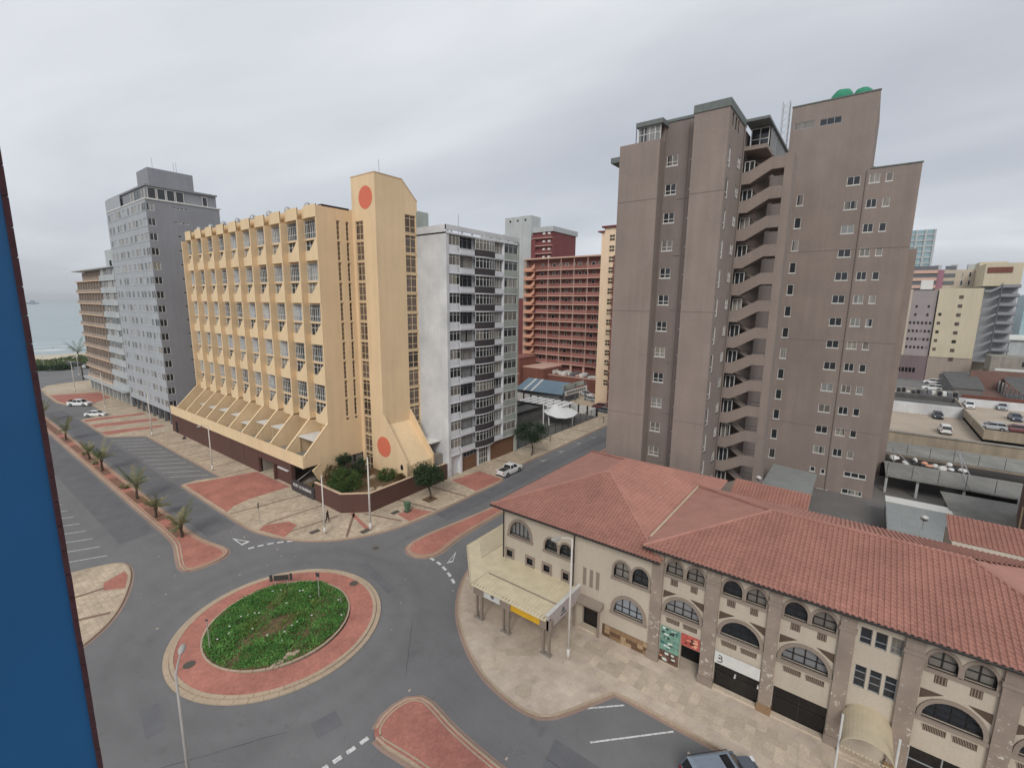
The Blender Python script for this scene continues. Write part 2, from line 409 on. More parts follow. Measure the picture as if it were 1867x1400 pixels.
# ------------------------------------------------------------------ pavements
A_edge = [(60, 213.5), (37.5, 212.7), (30, 210.2), (26.2, 208.2), (24.3, 202), (23.5, 188), (23.3, 172), (24.3, 167), (28.4, 163), (28.4, 146), (23.0, 143.6), (23.0, 121.4), (28.2, 116.4), (28.2, 79.4), (25.2, 81.0), (23.0, 80.6)]
A_cor = smooth_poly([(23.0, 80.6), (23.0, 66), (23.0, 60), (23.3, 56.2), (25.0, 51.2), (27.5, 47.8), (30.6, 45.6), (34.2, 44.2), (38.5, 43.6), (54.5, 43.5)])
A_end = [(54.5, 43.5), (56.1, 44.0), (56.3, 45.7), (94, 45.8), (130, 45.8)]
A_path = A_edge[:-1] + A_cor + A_end[1:]
pavA = struct('pavement', rng(MB(), A_path + [(130, 214)], PZ), 'paver')
kerb(A_path, pavA, side=1)

G_path = [(100, 32.0), (60, 31.8), (40, 31.8)] + smooth_poly([(40, 31.8), (34.6, 31.4), (30.2, 29.2), (27.3, 26.7), (25.3, 24.0), (23.6, 20.9), (22.95, 18.0), (22.85, 15.9), (23.2, 14.6), (24.2, 13.8), (25.8, 12.9), (27.2, 12.15), (28.2, 11.6)])[1:] + [(28.2, 6), (28.3, -40)]
pavG = struct('pavement', rng(MB(), G_path + [(130, -40), (130, 32)], PZ), 'worn_pavement')
kerb(G_path, pavG, side=1)
F_path = [(-40, 66)] + smooth_poly([(3, 63.4), (7.6, 62.5), (9.2, 62.0), (10.9, 61.3), (11.5, 60.1), (11.3, 57.8), (10.5, 55.2), (9.1, 51.9), (7.6, 49.6), (5.8, 48.0), (2, 45.6), (-6, 42)]) + [(-40, 38)]
pavF = struct('pavement', rng(MB(), F_path, PZ), 'paver')
kerb(F_path[::-1], pavF, side=1)

# brick bands and red brick panels laid into the pavement
bands = MB()
def strip(mb, a, b, w, z):
    dx, dy = b[0] - a[0], b[1] - a[1]; L = math.hypot(dx, dy); px, py = -dy / L * w / 2, dx / L * w / 2
    mb.add([(a[0] + px, a[1] + py, z), (b[0] + px, b[1] + py, z), (b[0] - px, b[1] - py, z), (a[0] - px, a[1] - py, z)], [(0, 1, 2, 3)]); return mb
Z1, Z2 = PZ + .004, PZ + .008
for y in (116.5, 111.4, 106.3, 101.2, 96.1, 91.0, 85.9, 80.6): part('brick_band', strip(MB(), (28.5, y - .6), (33.0, y - .6), .26, Z1), 'brick_band', pavA)
for a, b in (((23.3, 64.3), (33.0, 62.6)), ((25.0, 57.8), (32.9, 57.2)), ((24.6, 53.6), (31.8, 52.7)), ((29.3, 46.9), (33.6, 51.7)), ((34.4, 50.6), (36.1, 45.0)),
             ((40.0, 50.6), (41.2, 43.9)), ((46.3, 50.6), (47.0, 43.8)), ((62.0, 50.6), (62.6, 46.0)), ((72, 51), (72.6, 46.0)), ((80.5, 51), (81, 46)), ((89, 51), (89.4, 46))):
    part('brick_band', strip(MB(), a, b, .30, Z1), 'brick_band', pavA)
part('brick_band', strip(MB(), (31.9, 46.0), (33.4, 52.0), .5, Z1), 'paver_red', pavA)
for poly in ([(23.3, 80.2), (32.7, 77.6), (32.9, 67.2), (27.0, 67.2), (24.6, 66.4), (23.3, 65.2)], [(23.6, 56.9), (24.7, 57.6), (27.0, 56.2), (27.2, 54.4), (24.7, 52.6)],
             [(37.0, 47.0), (39.5, 46.9), (40.4, 43.9), (36.6, 44.2)], [(50.2, 49.9), (56.0, 49.0), (55.6, 43.8), (49.3, 43.9)],
             [(23.2, 143), (34, 141), (34, 138.6), (23.2, 140)], [(23.2, 136), (34, 132.4), (34, 129.2), (23.2, 132.2)], [(23.2, 127), (33, 124), (33, 122), (23.2, 123)],
             [(24.0, 187), (34, 182), (34, 170), (29, 164), (24.6, 167.5), (23.8, 174)]):
    part('red_panel', rng(MB(), poly, Z2), 'paver_red', pavA)
for poly in ([(24.8, 200), (34.2, 205), (34.2, 186), (24.4, 190)],): part('cream_panel', rng(MB(), poly, Z2), 'slab', pavA)
for a, b in (((3, 57.2), (9.6, 56.4)), ((5.8, 52.5), (8.2, 51.4))): part('brick_band', strip(MB(), a, b, .35, Z1), 'brick_band', pavF)
part('red_panel', rng(MB(), [(9.0, 57.6), (10.9, 58.6), (10.9, 57.4), (10.1, 54.9), (8.7, 56.0)], Z2), 'paver_red', pavF)
# light slabs in front of the arcade, laid one by one
sl = MB().box(-.295, .295, -.295, .295, -.03, .012)
slm = sl.mesh('paving_slab', ['slab'])
for i in range(4):
    for j in range(44):
        x, y = 29.75 + i * .61, 16.6 - j * .61
        if random.random() < .06: continue
        o = link('paving_slab', slm, pavG, (x, y, PZ + random.uniform(-.004, .006))); o.rotation_euler = (random.uniform(-.006, .006), random.uniform(-.006, .006), random.uniform(-.006, .006))
part('light_band', strip(MB(), (26.0, 20.9), (28.0, 18.2), .8, Z1), 'slab', pavG)
part('light_band', strip(MB(), (26.2, 20.6), (24.6, 19.6), .8, Z2), 'slab', pavG)
part('light_band', strip(MB(), (28.2, 18.0), (31.5, 17.2), .8, Z2), 'slab', pavG)
for (x, y, rad) in ((30.4, 9.6, .42), (24.2, 17.0, .62), (24.4, 20.6, .5), (28.9, 13.2, .4)):
    part('manhole_cover', rng(MB(), arc(x, y, rad, 0, 360, 24)[:-1], Z2 + .012), 'slab', pavG)

# ------------------------------------------------------------------ median, splitter islands
def island(label_name, path, red=None, soil=None):
    st = struct('median', rng(MB(), path, PZ), 'paver_red')
    kerb(path + [path[0]], st, side=1, mat='kerb_concrete', gutter=.3)
    inner = offset(path + [path[0]], .42)
    m = MB(); p2 = offset(path + [path[0]], .30)
    for i in range(len(p2) - 1):
        if math.dist(path[i], path[(i + 1) % len(path)]) < 1e-4: continue
        m.add([(*p2[i], PZ + .02), (*p2[i + 1], PZ + .02), (*inner[i + 1], PZ + .02), (*inner[i], PZ + .02)], [(0, 1, 2, 3)])
    part('edge_course', m, 'kerb_concrete', st)
    if soil: part('soil_bed', rng(MB(), soil, PZ + .006), 'median_soil', st)
    return st
def ccw(p):
    a = sum(p[i][0] * p[(i + 1) % len(p)][1] - p[(i + 1) % len(p)][0] * p[i][1] for i in range(len(p)))
    return p if a > 0 else p[::-1]
med = ccw(smooth_poly([(16.35, 170), (16.3, 61.5), (15.5, 58.4), (14.9, 56), (14.6, 54.4), (15.1, 53.4), (17, 53.2), (18.6, 53.6), (19.2, 54.4), (19.3, 55.7), (18.5, 59.0), (18.25, 61.7), (18.3, 170)], True))
medN = island('n', med, soil=[(16.75, 168), (16.7, 62.6), (17.9, 62.4), (17.9, 168)])
for y in (66.5, 75, 83.5, 92, 101, 110, 119, 128):
    part('red_panel', rng(MB(), [(16.72, y), (17.92, y), (17.92, y + 2.6), (16.72, y + 2.6)], PZ + .011), 'paver_red', medN)
isD = island('e', ccw(smooth_poly([(32.1, 39.5), (31.4, 38.2), (31.7, 36.4), (33.4, 35.4), (36.5, 36.2), (41, 36.5), (90, 36.8), (90, 38.0), (47, 38.5), (41, 39.2), (37.0, 39.8), (34.0, 40.0)], True)))
isE = island('s', ccw(smooth_poly([(15.1, 22.3), (15.8, 23.2), (17.3, 23.5), (18.7, 23.2), (19.4, 22.3), (19.3, 21.0), (18.9, 19.0), (18.7, 15), (18.6, -40), (16.2, -40), (15.9, 15), (15.6, 19), (15.3, 21)], True)))

# ------------------------------------------------------------------ roundabout
RC = (17.0, 38.05)
rb = thing('roundabout_island', 'round planted traffic island with red brick ring and pale kerb at the crossing', 'roundabout', (RC[0], RC[1], 0))
def ringmesh(r0, r1, z0, z1, n=72, inner_lip=None):
    m = MB()
    for i in range(n):
        a0, a1 = 2 * math.pi * i / n, 2 * math.pi * (i + 1) / n
        P = lambda rr, a, z: (RC[0] + rr * math.cos(a), RC[1] + rr * math.sin(a), z)
        m.quad(P(r0, a0, z0), P(r1, a0, z1), P(r1, a1, z1), P(r0, a1, z0))
    return m
part('brick_ring', ringmesh(5.75, 7.75, .2, .16), 'paver_red', rb)
part('base', ringmesh(.0, 7.9, .0, .0), 'kerb_dark', rb)
for kname, r0, r1, z, n in (('kerb_stone', 7.72, 8.0, .185, 50), ('apron_stone', 8.03, 8.42, .09, 52)):
    for i in range(n):
        a0, a1 = 2 * math.pi * (i + .012) / n, 2 * math.pi * (i + .988) / n
        m = MB(); z2 = z + random.uniform(-.008, .008)
        poly = [(RC[0] + rr * math.cos(a), RC[1] + rr * math.sin(a)) for rr, a in ((r0, a0), (r1, a0), (r1, (a0 + a1) / 2), (r1, a1), (r0, a1), (r0, (a0 + a1) / 2))]
        part(kname, m.prism(poly, 0, z2), 'kerb_concrete', rb)
for i in range(40):
    a0, a1 = 2 * math.pi * (i + .02) / 40, 2 * math.pi * (i + .98) / 40
    part('edging_stone', MB().prism([(RC[0] + rr * math.cos(a), RC[1] + .3 + rr * math.sin(a)) for rr, a in ((5.72, a0), (5.87, a0), (5.87, a1), (5.72, a1))], .1, .27), 'kerb_concrete', rb)
m = MB(); n = 48; rad = [0, 1.5, 3, 4.5, 5.74]; hz = [.62, .55, .42, .3, .2]
def rp_(k, i): return (RC[0] + rad[k] * math.cos(2 * math.pi * i / n), RC[1] + .3 + rad[k] * math.sin(2 * math.pi * i / n), hz[k])
for k in range(4):
    for i in range(n): m.quad(rp_(k, i), rp_(k + 1, i), rp_(k + 1, i + 1), rp_(k, i + 1))
part('soil_bed', m, 'soil', rb, True)

# ------------------------------------------------------------------ painted markings
marks = []
def mark(mb, z=.005):
    o = struct('road_marking', mb, 'road_paint'); marks.append(o); return o
dn = [gp(*p) for p in ((458, 998.5), (475, 994.5), (493, 990.8), (511, 988.3), (529, 986.3))]
de = [gp(*p) for p in ((788, 1019), (800, 1026.5), (810, 1036), (819, 1047), (826, 1059))]
ds = [gp(*p) for p in ((664, 1349.5), (640, 1367), (615, 1384), (590, 1401))]
for L_ in (dn, de, ds):
    for i, p in enumerate(L_):
        q0 = L_[max(i - 1, 0)]; q1 = L_[min(i + 1, len(L_) - 1)]
        dx, dy = q1[0] - q0[0], q1[1] - q0[1]; l = math.hypot(dx, dy); n_ = 1 if i in (0, len(L_) - 1) else 2; h_ = l / n_ * .31; dx, dy = dx / l * h_, dy / l * h_
        mark(strip(MB(), (p[0] - dx, p[1] - dy), (p[0] + dx, p[1] + dy), .30, .006))
for tri in (((423, 981), (456, 987), (441, 994)), ((814, 1027), (832, 1005), (826, 1024))):
    P = [gp(*p) for p in tri]; c = (sum(p[0] for p in P) / 3, sum(p[1] for p in P) / 3); m = MB()
    for i in range(3):
        a, b = P[i], P[(i + 1) % 3]; k = .62
        ai, bi = [(c[0] + (q[0] - c[0]) * k, c[1] + (q[1] - c[1]) * k) for q in (a, b)]
        m.add([(*a, .006), (*b, .006), (*bi, .006), (*ai, .006)], [(0, 1, 2, 3)])
    mark(m)
for k in range(11): mark(strip(MB(), (23.05, 86.1 + 3.14 * k), (27.3, 82.4 + 3.14 * k), .11, .006))
for k in range(9): mark(strip(MB(), (10.7 - .03 * k, 64.1 + 3.05 * k), (5.2, 66.9 + 3.05 * k), .11, .006))
mark(strip(MB(), gp(1076, 1353), gp(1228, 1333), .12, .006)); mark(strip(MB(), gp(1040, 1293.5), gp(1138, 1285), .12, .006))
for p in ((990, 839), (1023, 822.5), (1055, 808), (1082, 797)):
    c = gp(*p); m = MB(); strip(m, (c[0] - .1, c[1] + .9), (c[0] - .1, c[1] - .2), .1, .006); strip(m, (c[0] - .8, c[1] - .25), (c[0] + .6, c[1] - .25), .1, .0065); mark(m)
# resurfaced strips, trench repairs and tar seams
for k_, poly in enumerate(([(19.2, 60), (22.5, 60.6), (22.4, 160), (19.0, 160)], [(12.2, 66), (15.7, 66.5), (15.8, 160), (12.1, 160)], [(40, 40.6), (88, 40.4), (88, 43.2), (40.4, 43.3)], [(19.4, 2), (22.6, 2), (22.5, 13.2), (19.5, 12.6)],
              [(25.5, 34.2), (26.4, 34.0), (27.6, 40.4), (26.7, 40.7)], [(6.2, 34.0), (7.2, 33.9), (7.6, 36.8), (6.6, 37.0)], [(13.0, 25.4), (14.6, 25.0), (14.9, 26.4), (13.3, 26.8)])):
    struct('road_patch', rng(MB(), poly, .003 + .0004 * k_), 'asphalt_patch')
flat('tar', srgb(86, 86, 88), .7, .2)
rdt = random.Random(3)
for a, b in (((3, 33), (12, 27.5)), ((19.2, 60), (19.0, 100)), ((31, 41), (60, 40.5)), ((20, 25), (24.5, 29.5)), ((21, 13), (21.3, -10))):
    n_ = 14; P = [(a[0] + (b[0] - a[0]) * i / n_ + rdt.gauss(0, .03), a[1] + (b[1] - a[1]) * i / n_ + rdt.gauss(0, .03)) for i in range(n_ + 1)]; m = MB()
    for p_, q_ in zip(P, P[1:]): strip(m, p_, q_, rdt.uniform(.03, .06), .0062)
    struct('tar_seam', m, 'tar')
m = MB()
for i in range(70):
    x, y = rdt.choice(((rdt.uniform(8, 31), rdt.uniform(14, 60)), (rdt.uniform(23.5, 31), rdt.uniform(-6, 22)), (rdt.uniform(19, 30), rdt.uniform(46, 70))))
    if math.hypot(x - 17, y - 38) < 9: continue
    z = .02 if not (x > 23 and (y < 22 or y > 48)) else PZ + .03; w = rdt.uniform(.04, .11); m.box(x - w, x + w, y - w * .7, y + w * .6, z - .015, z)
part('litter', m, 'slab', None, kind='stuff')
for (px, py, w, dl) in ((685, 999, .6, 0), (500, 1008, .0, 0)):
    if w:
        c = gp(px, py); struct('manhole_cover', rng(MB(), arc(c[0], c[1], .38, 0, 360, 20)[:-1], .007), 'iron')
for (px, py) in ((345, 1211), (645, 1063), ):
    c = gp(px, py, .2); part('manhole_cover', rng(MB(), arc(c[0], c[1], .42, 0, 360, 20)[:-1], .2), 'iron', rb)
for (px, py) in ((721, 934), (666, 968), (574, 969)):
    c = gp(px, py, PZ); part('grate', rng(MB(), [(c[0] - .6, c[1] - .4), (c[0] + .6, c[1] - .4), (c[0] + .6, c[1] + .4), (c[0] - .6, c[1] + .4)], Z2 + .004), 'iron', pavA)
# ================================================================== shared building materials
glass('glass', share=.5); glass('glass_dark', share=.12); glass('glass_curtain', (.045, .05, .056), (.50, .52, .55), .62)
glass('glass_brown', (.035, .026, .022), (.20, .15, .125), .7)
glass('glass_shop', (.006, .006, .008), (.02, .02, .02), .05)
flat('frame_white', srgb(214, 213, 208), .5, .1); flat('frame_cream', srgb(216, 192, 156), .55, .1); flat('frame_dark', srgb(44, 42, 42), .5, .1); flat('frame_grey', srgb(150, 153, 156), .5, .1)
plaster('cream', srgb(231, 203, 164), .08, .045); plaster('cream_light', srgb(235, 208, 168), .07, .04)
plaster('brown_wall', srgb(98, 70, 63), .1, .04); plaster('cream_cap', srgb(214, 186, 158), .1, .05)
flat('coral', srgb(218, 118, 92), .75, .06)
plaster('white_wall', srgb(224, 226, 229), .10, .05); plaster('white_weathered', srgb(212, 213, 214), .24, .03)
plaster('greenish', srgb(170, 176, 168), .18, .1); flat('dark_panel', srgb(70, 65, 67), .7, .15)
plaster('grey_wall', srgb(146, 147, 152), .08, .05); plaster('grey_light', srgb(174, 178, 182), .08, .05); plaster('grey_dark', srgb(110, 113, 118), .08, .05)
flat('void_shade', (.012, .012, .012), .9, .1)  # near-black colour painted for the unlit depth of openings
flat('roof_felt', srgb(96, 94, 92), .9, .25, .7); flat('galv', srgb(168, 170, 172), .45, .15, 3, .5, .3)
flat('white_paint', srgb(222, 221, 216), .5, .08)
plaster('concrete', srgb(158, 152, 142), .2, .2)

# ================================================================== cream apartment hotel
hotel = thing('apartment_hotel', 'cream yellow apartment hotel with scalloped balconies, sloping terrace fins and coral discs on its tower', 'hotel', (42, 60, 0))
F0, BAY, NB_ = 62.65, 5.02, 10
ROWS = [33.7 - 6.02 * k for k in range(5)]
part('wall', MB().box(38.9, 50.3, F0 + .3, F0 + BAY * NB_ + .2, 4.2, 40.9), 'cream', hotel)
part('parapet_infill', MB().box(38.05, 38.95, F0 + .36, F0 + BAY * NB_ + .1, 39.8, 41.25), 'cream', hotel)
part('roof_deck', MB().box(38.6, 50.2, F0 + .36, F0 + BAY * NB_ + .1, 40.9, 41.0), 'roof_felt', hotel)
finm = MB().box(0, 1.85, -.17, .17, 0, 30.0).mesh('fin', ['cream'])
for i in range(1, NB_ + 1): link('fin', finm, hotel, (37.1, F0 + .17 + BAY * i, 9.65))
# balcony: a parapet that curves back into the bay, its top rising to the fin
PLAN = [(-.03, -.36), (-.05, .25), (-.05, 1.3), (-.04, 2.1), (.04, 2.7), (.2, 3.3), (.48, 3.85), (.8, 4.3), (1.0, 4.67)]
def ptop(y): return 2.95 if y < .1 else (1.4 if y > 1.7 else 2.95 - (y - .1) / 1.6 * 1.55)
def curved(h0, tops, th=.17, floor=True, floor_z=(0, .2)):
    m = MB(); n = len(PLAN)
    inn = [(x + th, y) for x, y in PLAN]
    pts = []
    for (a, b), (ai, bi) in zip(zip(PLAN, PLAN[1:]), zip(inn, inn[1:])):
        segs = sorted({0.0, 1.0, *[(t - a[1]) / (b[1] - a[1]) for t in (.1, 1.7) if a[1] < t < b[1]]})
        for s, t in zip(segs, segs[1:]):
            L = lambda u, v, k: (u[0] + (v[0] - u[0]) * k, u[1] + (v[1] - u[1]) * k)
            p, q, pi, qi = L(a, b, s), L(a, b, t), L(ai, bi, s), L(ai, bi, t)
            zp, zq = tops(p[1] + 1e-4), tops(q[1] - 1e-4)
            m.quad((*p, h0), (*q, h0), (*q, zq), (*p, zp)); m.quad((*pi, h0), (*qi, h0), (*qi, zq), (*pi, zp)); m.quad((*p, zp), (*q, zq), (*qi, zq), (*pi, zp))
    if floor:
        poly = [(x + .02, y) for x, y in PLAN[1:]] + [(1.85, 4.66), (1.85, .0)]
        m.prism([(p[0], max(p[1], -.02)) for p in poly], *floor_z)
    return m
balm = curved(0, ptop).mesh('balcony', ['cream_light'])
parm = curved(0, lambda y: 1.68, floor_z=(0, .25)).mesh('roof_parapet', ['cream_light'])
def bay_window():
    m = MB()
    up = [(1.02, .0), (1.0, 1.2), (1.0, 2.4), (1.02, 3.6), (1.12, 4.67)]
    for (a, b) in zip(up, up[1:]):
        m.quad((*a, 3.25), (*b, 3.25), (*b, 5.8), (*a, 5.8), 0)
        nn = 2 if abs(b[1] - a[1]) > 1 else 1
        for j in range(nn + 1):
            t = j / nn; x, y = a[0] + (b[0] - a[0]) * t, a[1] + (b[1] - a[1]) * t
            m.box(x - .06, x + .03, y - .04, y + .04, 3.25, 5.8, 1)
        for z in (3.28, 4.05, 5.25, 5.76):
            m.quad((a[0] - .05, a[1], z - .04), (b[0] - .05, b[1], z - .04), (b[0] - .05, b[1], z + .04), (a[0] - .05, a[1], z + .04), 1)
    m.prism([(.75, .0), (.75, 3.9), (1.0, 4.67), (1.8, 4.67), (1.8, 0)], 2.98, 3.22, 'z', 2); m.box(1.0, 1.8, 0, 4.67, 5.8, 6.02, 2)
    m.quad((1.2, 0, .2), (1.2, 4.67, .2), (1.2, 4.67, 2.98), (1.2, 0, 2.98), 3)
    for y in (.9, 1.8, 2.7, 3.6, 4.6): m.box(1.12, 1.2, y - .05, y + .05, .2, 2.98, 1)
    for z in (1.2, 2.3): m.box(1.14, 1.2, 0, 4.67, z - .035, z + .035, 1)
    return m.mesh('bay_window', ['glass_curtain', 'frame_white', 'cream', 'glass'])
bwm = bay_window()
for i in range(NB_):
    y0 = F0 + .34 + BAY * i
    for z in ROWS:
        link('balcony', balm, hotel, (37.1, y0, z)); link('bay_window', bwm, hotel, (37.1, y0, z))
    link('roof_parapet', parm, hotel, (37.1, y0, 39.6))
    b2 = MB(); b2.quad((38.6, y0 + .1, 5.3), (38.6, y0 + 3.0, 5.3), (38.6, y0 + 3.0, 8.6), (38.6, y0 + .1, 8.6))
    for yy in (.1, 1.05, 2.0, 2.95): b2.box(38.52, 38.6, y0 + yy - .04, y0 + yy + .04, 5.3, 8.6, 1)
    b2.box(38.53, 38.6, y0 + .1, y0 + 3, 7.5, 7.58, 1)
    part('terrace_door', b2, ['glass_curtain', 'frame_white'], hotel)
    sf = MB().prism([(33.12, 4.4), (33.12, 5.78), (37.12, 9.9), (38.95, 9.9), (38.95, 4.4)], F0 + BAY * (i + 1), F0 + .3 + BAY * (i + 1), 'y')
    f_ = part('terrace_fin', sf, 'cream', hotel)
    cp = MB(); yb = F0 + BAY * (i + 1)
    for a, b in (((33.1, 5.78), (37.12, 9.9)),):
        cp.prism([(a[0], a[1]), (b[0], b[1]), (b[0], b[1] + .1), (a[0], a[1] + .1)], yb - .03, yb + .33, 'y')
    part('coping', cp, 'cream_light', f_)
part('terrace_floor', MB().box(33.1, 38.9, F0 + .2, F0 + BAY * NB_ + 3.2, 4.2, 5.0), 'concrete', hotel)
part('fascia_band', MB().box(32.8, 33.1, F0 - .02, F0 + BAY * NB_ + 3.4, 4.0, 5.76), 'cream_light', hotel)
for i, (w0, w1, zz_) in {0: (.3, 4.6, 7.5), 2: (.2, 3.0, 7.6), 3: (.2, 3.2, 7.5), 4: (1.8, 4.4, 6.4), 5: (.4, 3.0, 7.3), 6: (.3, 3.3, 7.4), 7: (.5, 3.2, 7.2), 8: (.5, 2.4, 7.2)}.items():
    y0 = F0 + .34 + BAY * i
    c = part('terrace_canopy', MB().box(34.9, 38.4, y0 + w0, y0 + w1, zz_, zz_ + .12), 'white_paint', hotel)
    for yy in (w0 + .1, w1 - .1): part('post', MB().box(35.0, 35.12, y0 + yy - .06, y0 + yy + .06, 5.0, zz_), 'frame_cream', c)
# end wall with its two columns of slit windows, and the prow below
ew = MB(); slit = []
for k in range(12):
    zt = 39.5 - 2.93 * k
    if zt - 2.75 < 6: break
    slit += [(40.2, 40.75, zt - 2.7, zt), (41.75, 42.25, zt - 2.7, zt)]
holed_wall(ew, 'y', F0, 37.1, 42.9, 9.9, 41.1, slit, .3)
ew.add([(33.1, F0, 4.05), (42.9, F0, 4.05), (42.9, F0, 9.9), (37.1, F0, 9.9), (33.1, F0, 5.76)], [(0, 1, 2, 3, 4)])
ew.add([(35.3, F0, 4.05), (34.2, F0, 3.3), (35.5, F0, .9), (35.5, F0, 0), (39.2, F0, 0), (39.2, F0, 4.05)], [(0, 1, 2, 3, 4, 5)])
ew.box(37.12, 37.4, F0 + .004, F0 + .34, 9.9, 39.6); ew.box(33.1, 42.9, F0 + .02, F0 + .3, 4.05, 4.2)
part('end_wall', ew, 'cream', hotel)
cp = MB().prism([(33.1, 5.76), (37.12, 9.9), (37.12, 10.0), (33.1, 5.86)], F0 - .03, F0 + .3, 'y'); part('coping', cp, 'cream_light', hotel)
part('prow_edge', MB().prism([(35.35, 4.04), (34.2, 3.3), (35.5, .9), (35.62, .95), (34.42, 3.32), (35.5, 4.04)], F0 - .06, F0 + .25, 'y'), 'cream_light', hotel)
for (a, b, c, e_) in slit: put_window('y', F0, a, b, c, e_, hotel, .2, nx=1, hs=(.25, .5, .75), ft=.07, mats=('glass_brown', 'frame_cream'), name='slit_window')
lob = MB(); lob.quad((39.2, F0 + .3, 0), (42.9, F0 + .3, 0), (42.9, F0 + .3, 4.05), (39.2, F0 + .3, 4.05))
for x in (39.25, 40.1, 41.0, 41.9, 42.8): lob.box(x - .05, x + .05, F0 + .2, F0 + .3, 0, 4.05, 1)
lob.box(39.2, 42.9, F0 + .22, F0 + .3, 2.6, 2.7, 1); part('lobby_glazing', lob, ['glass_dark', 'frame_grey'], hotel)
# tower
T = MB(); lw = [(60.1, 62.0, 39.6 - 2.95 * k - 2.65, 39.6 - 2.95 * k) for k in range(13)]
rw = [(48.2, 50.3, 41.0 - 2.96 * k - 2.6, 41.0 - 2.96 * k) for k in range(13)]
holed_wall(T, 'x', 42.9, 57.1, F0, 0, 41.6, lw, .25); holed_wall(T, 'y', 57.1, 42.9, 50.4, 0, 41.6, rw, .25)
T.prism([(42.9, 41.6), (50.6, 41.6), (50.6, 43.1), (47.7, 45.8), (42.9, 45.8)], 57.1, F0 + .02, 'y')
T.box(43.2, 50.4, 57.4, F0 + 3, 0, 41.5)
part('tower', T, 'cream', hotel)
tcap = MB(); tcap.prism([(42.85, 45.8), (47.72, 45.8), (50.65, 43.1), (50.65, 43.2), (47.76, 45.92), (42.85, 45.92)], 57.05, F0 + .07, 'y'); part('tower_cap', tcap, 'cream_cap', hotel)
for (a, b, c, e_) in lw: put_window('x', 42.9, a, b, c, e_, hotel, .18, nx=2, hs=(.32, .8), ft=.08, mats=('glass_brown', 'frame_cream'), sill=.22)
for (a, b, c, e_) in rw: put_window('y', 57.1, a, b, c, e_, hotel, .18, nx=2, hs=(.32, .8), ft=.08, mats=('glass_brown', 'frame_cream'), sill=.22)
def disc(cy, cz, rad, x):
    return MB().prism([(cy + rad * math.cos(a * math.pi / 24), cz + rad * math.sin(a * math.pi / 24)) for a in range(48)], x - .03, x + .02, 'x')
part('disc', disc(59.3, 42.7, 1.58, 42.9), 'coral', hotel); part('disc', disc(57.1, 6.0, 1.6, 42.84), 'coral', hotel)
ch = MB(); ch.prism([(57.3, 9.5), (52.1, 3.9), (52.1, 0), (57.3, 0)], 43.15, 48.1, 'x'); part('chute', ch, 'cream_light', hotel)
for x0, x1 in ((42.86, 43.15), (48.1, 48.4)): part('chute_cheek', MB().prism([(57.1, 11.0), (51.9, 4.5), (51.9, 0), (58.0, 0), (58.0, 11.0)], x0, x1, 'x'), 'cream', hotel)
part('porthole', MB().prism([(53.0 + .3 * math.cos(a / 8 * math.pi), 3.6 + .45 * math.sin(a / 8 * math.pi)) for a in range(16)], 42.82, 42.9, 'x'), 'void_shade', hotel)
part('antenna', MB().tube((46.0, 60, 45.6), (46.0, 60, 48.6), .04), 'galv', hotel)
# street level
for k in range(8):
    y0 = 77.4 + 4.9 * k; part('wall_panel', MB().box(32.95, 33.2, y0 + .04, y0 + 4.86, 0, 4.0), 'brown_wall', hotel)
part('recess_wall', MB().box(33.2, 38.6, 77.3, 116.6, 0, 4.0), 'dark_panel', hotel)
part('service_door', MB().box(32.9, 32.96, 113.4, 114.5, 0.1, 2.5), 'void_shade', hotel)
part('lintel', MB().box(32.95, 33.3, 66.6, 77.3, 2.75, 4.0), 'brown_wall', hotel)
for y in (66.45, 71.75, 77.0): part('pier', MB().box(32.92, 33.5, y, y + .36, 0, 4.0), 'brown_wall', hotel)
gb = MB(); gb.box(37.5, 37.7, 72, 77.2, 0, 4); gb.box(33.3, 37.5, 77.0, 77.2, 0, 4); gb.box(33.3, 37.5, 71.9, 72.1, 0, 4); part('garage_wall', gb, 'concrete', hotel)
part('garage_door', MB().box(33.35, 33.45, 66.8, 71.75, 0, 2.75), 'brown_wall', hotel)
part('strip_light', MB().box(33.0, 33.3, 67.8, 70.9, 2.3, 2.5), 'white_paint', hotel)
pw = MB(); pw.box(38.3, 38.5, 59, 66.5, 0, 4.0); part('porch_glazing', pw, 'glass_shop', hotel)
for k in range(5): part('step', MB().box(34.0 + .35 * k, 38.3, 63.5, 66.4, 0, .18 + .16 * k), 'concrete', hotel)
part('stair_rail', MB().path([(33.6, 66.3, 1.0), (36.2, 66.3, 2.2)], .05), 'frame_white', hotel)
# sign wall with its lettering
sg = part('sign_wall', MB().box(32.5, 32.8, 59.7, 65.8, 0, 1.75), 'dark_panel', hotel)
part('planter_soil', MB().box(32.8, 36.5, 59.9, 63.3, 0, 1.5), 'soil', hotel)
def text_obj(body, size, loc, rot, mat, parent=None, ext=.02, name='lettering', align='CENTER', xs=1.0):
    cu = bpy.data.curves.new(name, 'FONT'); cu.body = body; cu.size = size; cu.extrude = ext; cu.align_x = align; cu.align_y = 'CENTER'
    tmp = bpy.data.objects.new(name, cu); me = bpy.data.meshes.new_from_object(tmp); bpy.data.objects.remove(tmp)
    o = bpy.data.objects.new(name, me); COL.objects.link(o); me.materials.clear(); me.materials.append(MATS[mat])
    if parent is not None:
        o.parent = parent; pl = WL.get(parent.name, (0, 0, 0)); loc = tuple(loc[i] - pl[i] for i in range(3))
    o.location = loc; o.rotation_euler = rot; o.scale = (xs, 1, 1); return o
text_obj('PORT O DURBAN', .62, (32.47, 62.75, 1.15), (math.pi / 2, 0, -math.pi / 2), 'white_paint', sg)
